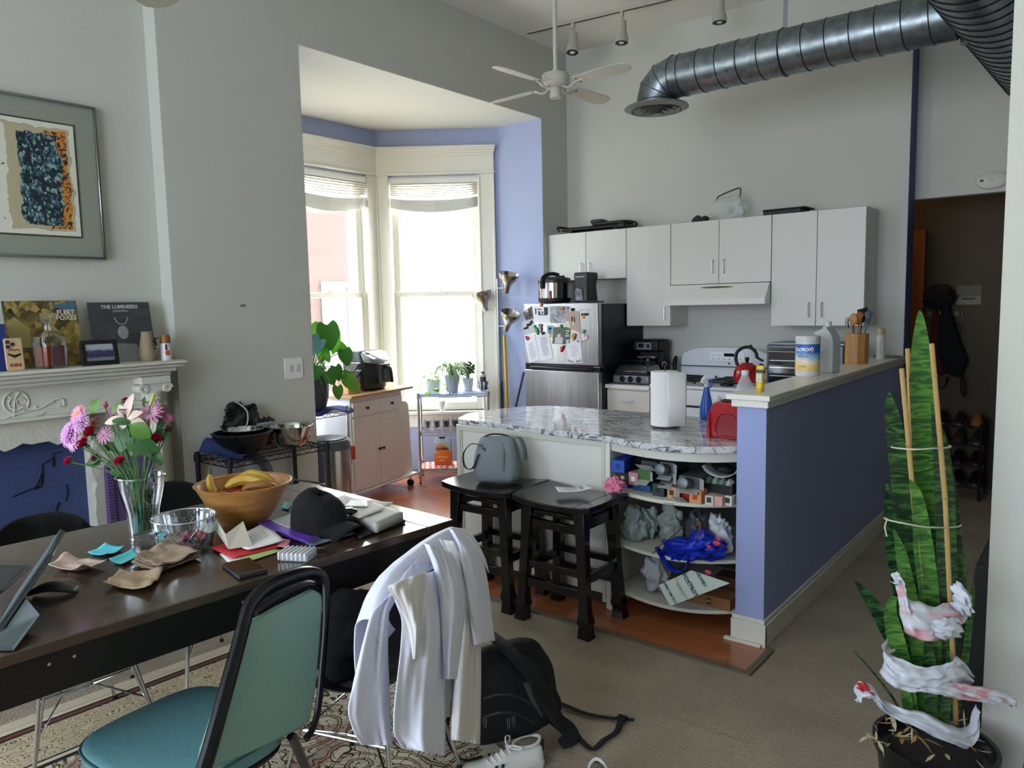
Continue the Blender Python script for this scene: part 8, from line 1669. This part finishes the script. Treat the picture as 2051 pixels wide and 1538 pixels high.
snake([(1895, 1440), (1898, 1200), (1892, 1000), (1880, 880), (1866, 806)], [26, 40, 40, 26, 2], SN, -.05)
snake([(1905, 1440), (1912, 1250), (1910, 1080), (1903, 980), (1893, 870)], [24, 34, 34, 26, 2], SN, .0)
snake([(1840, 1440), (1822, 1280), (1800, 1150), (1783, 1060), (1776, 960)], [24, 32, 34, 28, 2], SN, -.02)
snake([(1870, 1440), (1866, 1250), (1850, 1100), (1838, 1000), (1822, 960)], [24, 40, 40, 24, 2], SN2, -.07)
snake([(1885, 1440), (1888, 1250), (1880, 1050), (1876, 950), (1880, 880)], [26, 40, 36, 24, 2], SN, .06)
snake([(1850, 1440), (1842, 1300), (1822, 1200), (1805, 1110), (1790, 1060)], [24, 36, 34, 22, 2], SN2, -.08)
snake([(1905, 1440), (1920, 1300), (1922, 1200), (1916, 1090), (1905, 1000)], [22, 30, 32, 26, 2], SN2, .03)
snake([(1830, 1430), (1810, 1330), (1792, 1270), (1783, 1225), (1790, 1194)], [20, 30, 34, 26, 14], SN2, -.10)
snake([(1915, 1430), (1932, 1330), (1942, 1240), (1948, 1190), (1950, 1160)], [16, 16, 14, 10, 2], SN2, .02)
snake([(1838, 1430), (1815, 1340), (1782, 1270), (1745, 1205), (1712, 1162)], [14, 24, 30, 24, 2], SN, .03)
snake([(1808, 1440), (1790, 1400), (1752, 1350), (1712, 1305)], [6, 5, 4, 3], SN, -.09); snake([(1862, 1470), (1865, 1420), (1862, 1330), (1855, 1250)], [16, 26, 26, 6], SN, -.11); snake([(1880, 1475), (1892, 1430), (1900, 1370), (1898, 1300)], [14, 22, 20, 4], SN, -.11)
snake([(1822, 1445), (1816, 1400), (1808, 1370)], [16, 22, 4], SN2, -.11)
BM = mat('#a98a52', .55, var=.15, vs=25)
for a_, b__, dd in (((1806, 738), (1872, 1470), -.06), ((1866, 688), (1893, 1000), -.07), ((1818, 698), (1832, 1000), .03), ((1893, 1000), (1915, 1450), -.085)):
    A1, B1 = sp(*a_, dd), sp(*b__, dd); m_ = MB().tube([A1, B1], [.0062, .0068], 8)
    for t in (.2, .55, .8): q = A1.lerp(B1, t); m_.ball(tuple(q), (.0085, .0085, .004), 8, 5)
    m_.build('bamboo_stake', BM, T)
ST = mat('#b9b7a2', .8)
MB().tube([sp(*q, d_) for q, d_ in (((1788, 896), -.05), ((1830, 900), -.10), ((1868, 898), -.10), ((1900, 896), -.05), ((1898, 892), .05), ((1840, 890), .08), ((1790, 892), .02))], .0022, 6, sm=4, closed=True).build('string', ST, T)
MB().tube([sp(*q, d_) for q, d_ in (((1775, 1040), -.06), ((1810, 1048), -.12), ((1860, 1056), -.12), ((1918, 1055), -.05), ((1915, 1046), .07), ((1840, 1040), .1), ((1780, 1036), .02))], .0022, 6, sm=4, closed=True).tube([sp(1777, 1038, -.06), sp(1772, 1055, -.07), sp(1776, 1074, -.07)], .002, 6).build('string', ST, T)
def wrapbag(rows, mt, seed, amp=.008, name='bag_wrap'):     # a twisted band of carrier bag; rows: (px, py, half height px, depth offset)
    P = [(sp(x, y, dd), wm(h*1.3, SPc)) for x, y, h, dd in rows]; pts, hs = smooth([q[0] for q in P], [q[1] for q in P], 5); n_ = len(pts)-1
    def fn(u, v):
        i = min(n_, round(u*n_)); h = hs[i]; f_ = mn.noise(V((u*14, v*6, seed)))
        return pts[i]+V((0, 0, (v-.5)*2*h*(1+.18*mn.noise(V((u*11, v, seed))))))-HF*(.022*math.sin(PI*v)+amp*f_*1.8+amp*.8*math.sin(v*17+u*9+seed))
    return MB().grid(fn, n_, 16).build(name, mt, T, solid=.0015, ang=100)
n = NT(.5); r1n = n.noise(n.map((6, 6, 22)), 1, 3, 1); n.col(n.ramp(r1n, [(.5, '#c5c9ce'), (.56, '#cf9aa2'), (.64, '#cf9aa2'), (.68, '#c9ccd0')])); BGP = n.m; BGW = mat('#c3c8d0', .4, var=.04, bump=.4, bs=40)
wrapbag([(1795, 1160, 12, -.10), (1803, 1195, 16, -.12), (1815, 1228, 26, -.13), (1850, 1248, 26, -.14), (1890, 1245, 24, -.12), (1925, 1225, 14, -.06), (1935, 1195, 8, -.02), (1915, 1180, 10, .0)], BGP, 2)
wrapbag([(1900, 1190, 14, -.10), (1925, 1200, 22, -.12), (1938, 1215, 14, -.12)], BGW, 3); wrapbag([(1855, 1255, 10, -.14), (1890, 1258, 16, -.15), (1918, 1256, 14, -.13)], BGW, 9); wrapbag([(1785, 1160, 4, -.11), (1798, 1158, 8, -.11), (1805, 1185, 8, -.12)], BGW, 11)
wrapbag([(1782, 1292, 12, -.06), (1765, 1320, 20, -.12), (1790, 1345, 22, -.15), (1840, 1358, 18, -.16), (1885, 1352, 16, -.15), (1915, 1345, 22, -.12), (1940, 1355, 12, -.08)], BGW, 4)
wrapbag([(1830, 1370, 8, -.15), (1880, 1375, 10, -.16), (1930, 1385, 12, -.15), (1985, 1392, 10, -.14), (2025, 1402, 8, -.13)], BGP, 5)
wrapbag([(1712, 1395, 6, -.12), (1722, 1380, 10, -.13), (1745, 1385, 8, -.14), (1765, 1410, 8, -.14), (1800, 1428, 10, -.15), (1850, 1445, 14, -.16), (1900, 1470, 12, -.16), (1935, 1475, 12, -.13), (1948, 1445, 14, -.10), (1952, 1420, 8, -.08)], BGW, 6)
o = wrapbag([(1714, 1372, 3, -.13), (1728, 1372, 5, -.135), (1742, 1382, 4, -.145)], mat('#b32a35', .5), 7, name='red_print')
RR = random.Random(5)
for i in range(46):
    x = RR.choice([RR.uniform(1738, 1810), RR.uniform(1738, 1985)]); y = RR.uniform(1395, 1500)+(x-1740)*.12; q = sp(x, y, RR.uniform(-.14, .05)); q.z = min(max(q.z, RZ-.03), RZ+.10); d = V((RR.uniform(-1, 1), RR.uniform(-1, 1), RR.uniform(-.5, .5)))
    MB().leaf(q, d, (0, 0, 1), RR.uniform(.02, .06), RR.uniform(.004, .014), RR.uniform(-.6, .8), n=4).build('dry_leaf', mat(RR.choice(['#a08a5c', '#b5a67c', '#8a6a3c', '#c2b691']), .8), T, ang=180)
# purple thing at the right edge
T = thing('purple_mat', 'bright purple rolled mat leaning at the right edge of the picture', 'mat', (-.125, 2.36, 0), rot=(0, .10, 0)); MB().lathe([(.045, 0), (.045, .56), (.03, .565), (.03, .54), (.001, .54)], n=28).build('roll', mat('#6a35a0', .7, var=.05), T); MB().lathe([(.047, .30), (.047, .33)], n=28, cap=False).build('strap', mat('#2a1a3c', .6), T)
o = MB().add([(-.43, 3.05, 0), (-.25, 3.05, 0), (-.25, 3.9, 0), (-.43, 3.9, 0), (-.352, 3.05, .60), (-.25, 3.05, .60), (-.25, 3.9, .50), (-.395, 3.9, .50)], [(0, 3, 2, 1), (4, 5, 6, 7), (0, 1, 5, 4), (1, 2, 6, 5), (2, 3, 7, 6), (3, 0, 4, 7)]).build('black_cabinet', BLACK, None, bevel=.004); tag(o, 'low black cabinet edge behind the right wall corner', 'cabinet')
# hall: hooks with bags, calendar, shoe rack
YH = 7.05
def hh(px, py, y=YH-.01): return aty(px, py, y)
p = hh(1890, 628)
T = thing('coat_rack', 'wooden hook rail on the hall wall with brass hooks', 'coat rack', (p.x, YH, p.z)); MB().box(-.16, .14, -.02, 0, -.02, .02).build('rail', mat('#6f5a34', .5), T, bevel=.002)
for k in range(5): MB().tube([(-.12+.06*k, -.02, 0), (-.12+.06*k, -.05, -.01), (-.12+.06*k, -.06, .02)], .004, 6, sm=2).build('hook', mat('#8a7a4a', .3, .8), T)
def hang(name, label, cat, poly, th, mt, y=YH-.13, parts=()):
    P = [hh(*q, y) for q in poly]; c = sum(P, V())/len(P); T_ = thing(name, label, cat, c); k = len(P)
    m_ = MB(); m_.add([q-c+V((0, -th/2, 0)) for q in P]+[q-c+V((0, th/2, 0)) for q in P], [tuple(range(k)), tuple(range(2*k-1, k-1, -1))]+[(i, (i+1) % k, k+(i+1) % k, k+i) for i in range(k)]); m_.build('fabric', mt, T_, bevel=.012, seg=3)
    for nm, pts, r_, col in parts: MB().tube([hh(*q, y-.02)-c for q in pts], r_, 6, sm=4).build(nm, mat(col, .7), T_)
    return T_
hang('black_tote', 'black fabric bag hanging from the hall hooks', 'bag', [(1897, 600), (1905, 625), (1915, 660), (1925, 690), (1938, 722), (1932, 735), (1925, 755), (1905, 752), (1890, 740), (1878, 700), (1882, 640), (1890, 605)], .08, mat('#0b0b0d', .9), parts=(('strap', [(1926, 755), (1925, 775), (1930, 795), (1932, 770), (1929, 755)], .006, '#0c0c0e'), ('strap', [(1916, 648), (1924, 655), (1924, 665), (1917, 668)], .004, '#0c0c0e')))
hang('red_jacket', 'dark red jacket hanging behind the black bag on the hall hooks', 'jacket', [(1872, 610), (1884, 640), (1893, 700), (1895, 745), (1885, 752), (1870, 752), (1862, 700), (1865, 640)], .05, mat('#4a1012', .9), y=YH-.06, parts=(('drawstring', [(1876, 752), (1878, 772), (1890, 776), (1898, 755)], .005, '#0c0c0e'),))
T = thing('hat_pile', 'dark caps and scarves heaped on top of the hall hooks', 'hats', hh(1880, 595, YH-.12))
m_ = MB(); lump(m_, (0, 0, 0), (.12, .07, .10), .3, 3, n=30, m_=20, seed=91); m_.build('cap_heap', mat('#131418', .9, bump=.6, bs=40), T, ang=70); m_ = MB(); lump(m_, (.04, -.03, .05), (.06, .05, .05), .25, 3, seed=95, n=20, m_=12); m_.build('red_cap', mat('#2e1216', .9), T)
p = hh(1940, 591); T = thing('wall_calendar', 'small cream calendar sheet with a grey picture on the hall wall', 'calendar', (p.x, YH, p.z)); MB().box(-.085, .085, -.006, 0, -.075, .075).build('sheet', mat('#8d8774', .7), T, sm=False)
MB().box(-.083, .083, -.008, -.006, -.012, .073).build('picture', mat('#6d6a5a', .7, var=.2, vs=25), T, sm=False); MB().text('JUNE', .03, Mx((0, -.009, -.03), (PI/2, 0, 0)), .0004).build('lettering', mat('#3d3a30', .7), T) if 0 else MB().box(-.045, .045, -.008, -.006, -.035, -.022).build('printed_line', mat('#3d3a30', .7), T)
p0_ = V((-1.12, 6.58, 0))
T = thing('shoe_rack', 'black metal shoe rack crowded with shoes at the end of the hall', 'shoe rack', p0_); W2_, D2_, Hs = .36, .30, (.10, .26, .42, .56)
for x in (0, W2_):
    for y in (0, D2_): MB().cyl((x, y, 0), (x, y, .60), .009, n=10).build('post', BLACK, T)
for z in Hs: m_ = MB(); [m_.cyl((0, D2_*t, z), (W2_, D2_*t, z), .005, n=6) for t in (0, .25, .5, .75, 1)]; m_.build('shelf', BLACK, T)
def mini(x, y, z, cols, label, rz=PI/2+.1):
    T_ = thing('shoe', label, 'shoe', p0_+V((x, y, z+.006)), rz+PI, 'shoes on the hall rack'); m_ = MB()
    rs = [[V((xx, w_*math.cos(t), .012+(h_-.012)*max(0, math.sin(t))**.8)) for t in [i*2*PI/14 for i in range(14)]] for xx, w_, h_ in ((0, .025, .07), (.04, .036, .085), (.10, .036, .07), (.17, .044, .05), (.23, .036, .035), (.25, .012, .02))]
    m_.rings(rs).build('upper', mat(cols[0], .7), T_, ang=80); MB().prism([(0, .03), (.1, .04), (.18, .048), (.25, .015), (.25, -.015), (.18, -.048), (.1, -.04), (0, -.03)], 0, .018).build('sole', mat(cols[1], .7), T_); return T_
k = 0
for zi, (z, row) in enumerate(zip(Hs, ((('#0d0d0f', '#5c5850'), ('#141416', '#5c5850'), ('#101014', '#6b665a')), (('#0e0e10', '#16161a'), ('#0b0b0e', '#3b3f3c'), ('#1b1316', '#4a4440')), (('#8b867b', '#8b867b'), ('#4a2a20', '#202020'), ('#2b2b2e', '#6b665a')), (('#101014', '#6b665a'), ('#17171c', '#6b665a'), ('#9a6224', '#8a5a20'))))):
    for xi, c_ in enumerate(row):
        nm = {'#0d0d0f': 'black', '#141416': 'black', '#101014': 'dark', '#0e0e10': 'all black', '#0b0b0e': 'glossy black', '#1b1316': 'dark maroon', '#8b867b': 'grey canvas', '#4a2a20': 'reddish brown', '#2b2b2e': 'charcoal', '#17171c': 'black', '#9a6224': 'orange tan'}[c_[0]]
        mini(.06+.12*xi, .28, z, c_, '%s shoe, %s on the %s level of the hall shoe rack' % (nm, ('leftmost', 'in the middle', 'rightmost')[xi], ('lowest', 'second', 'third', 'top')[zi]))
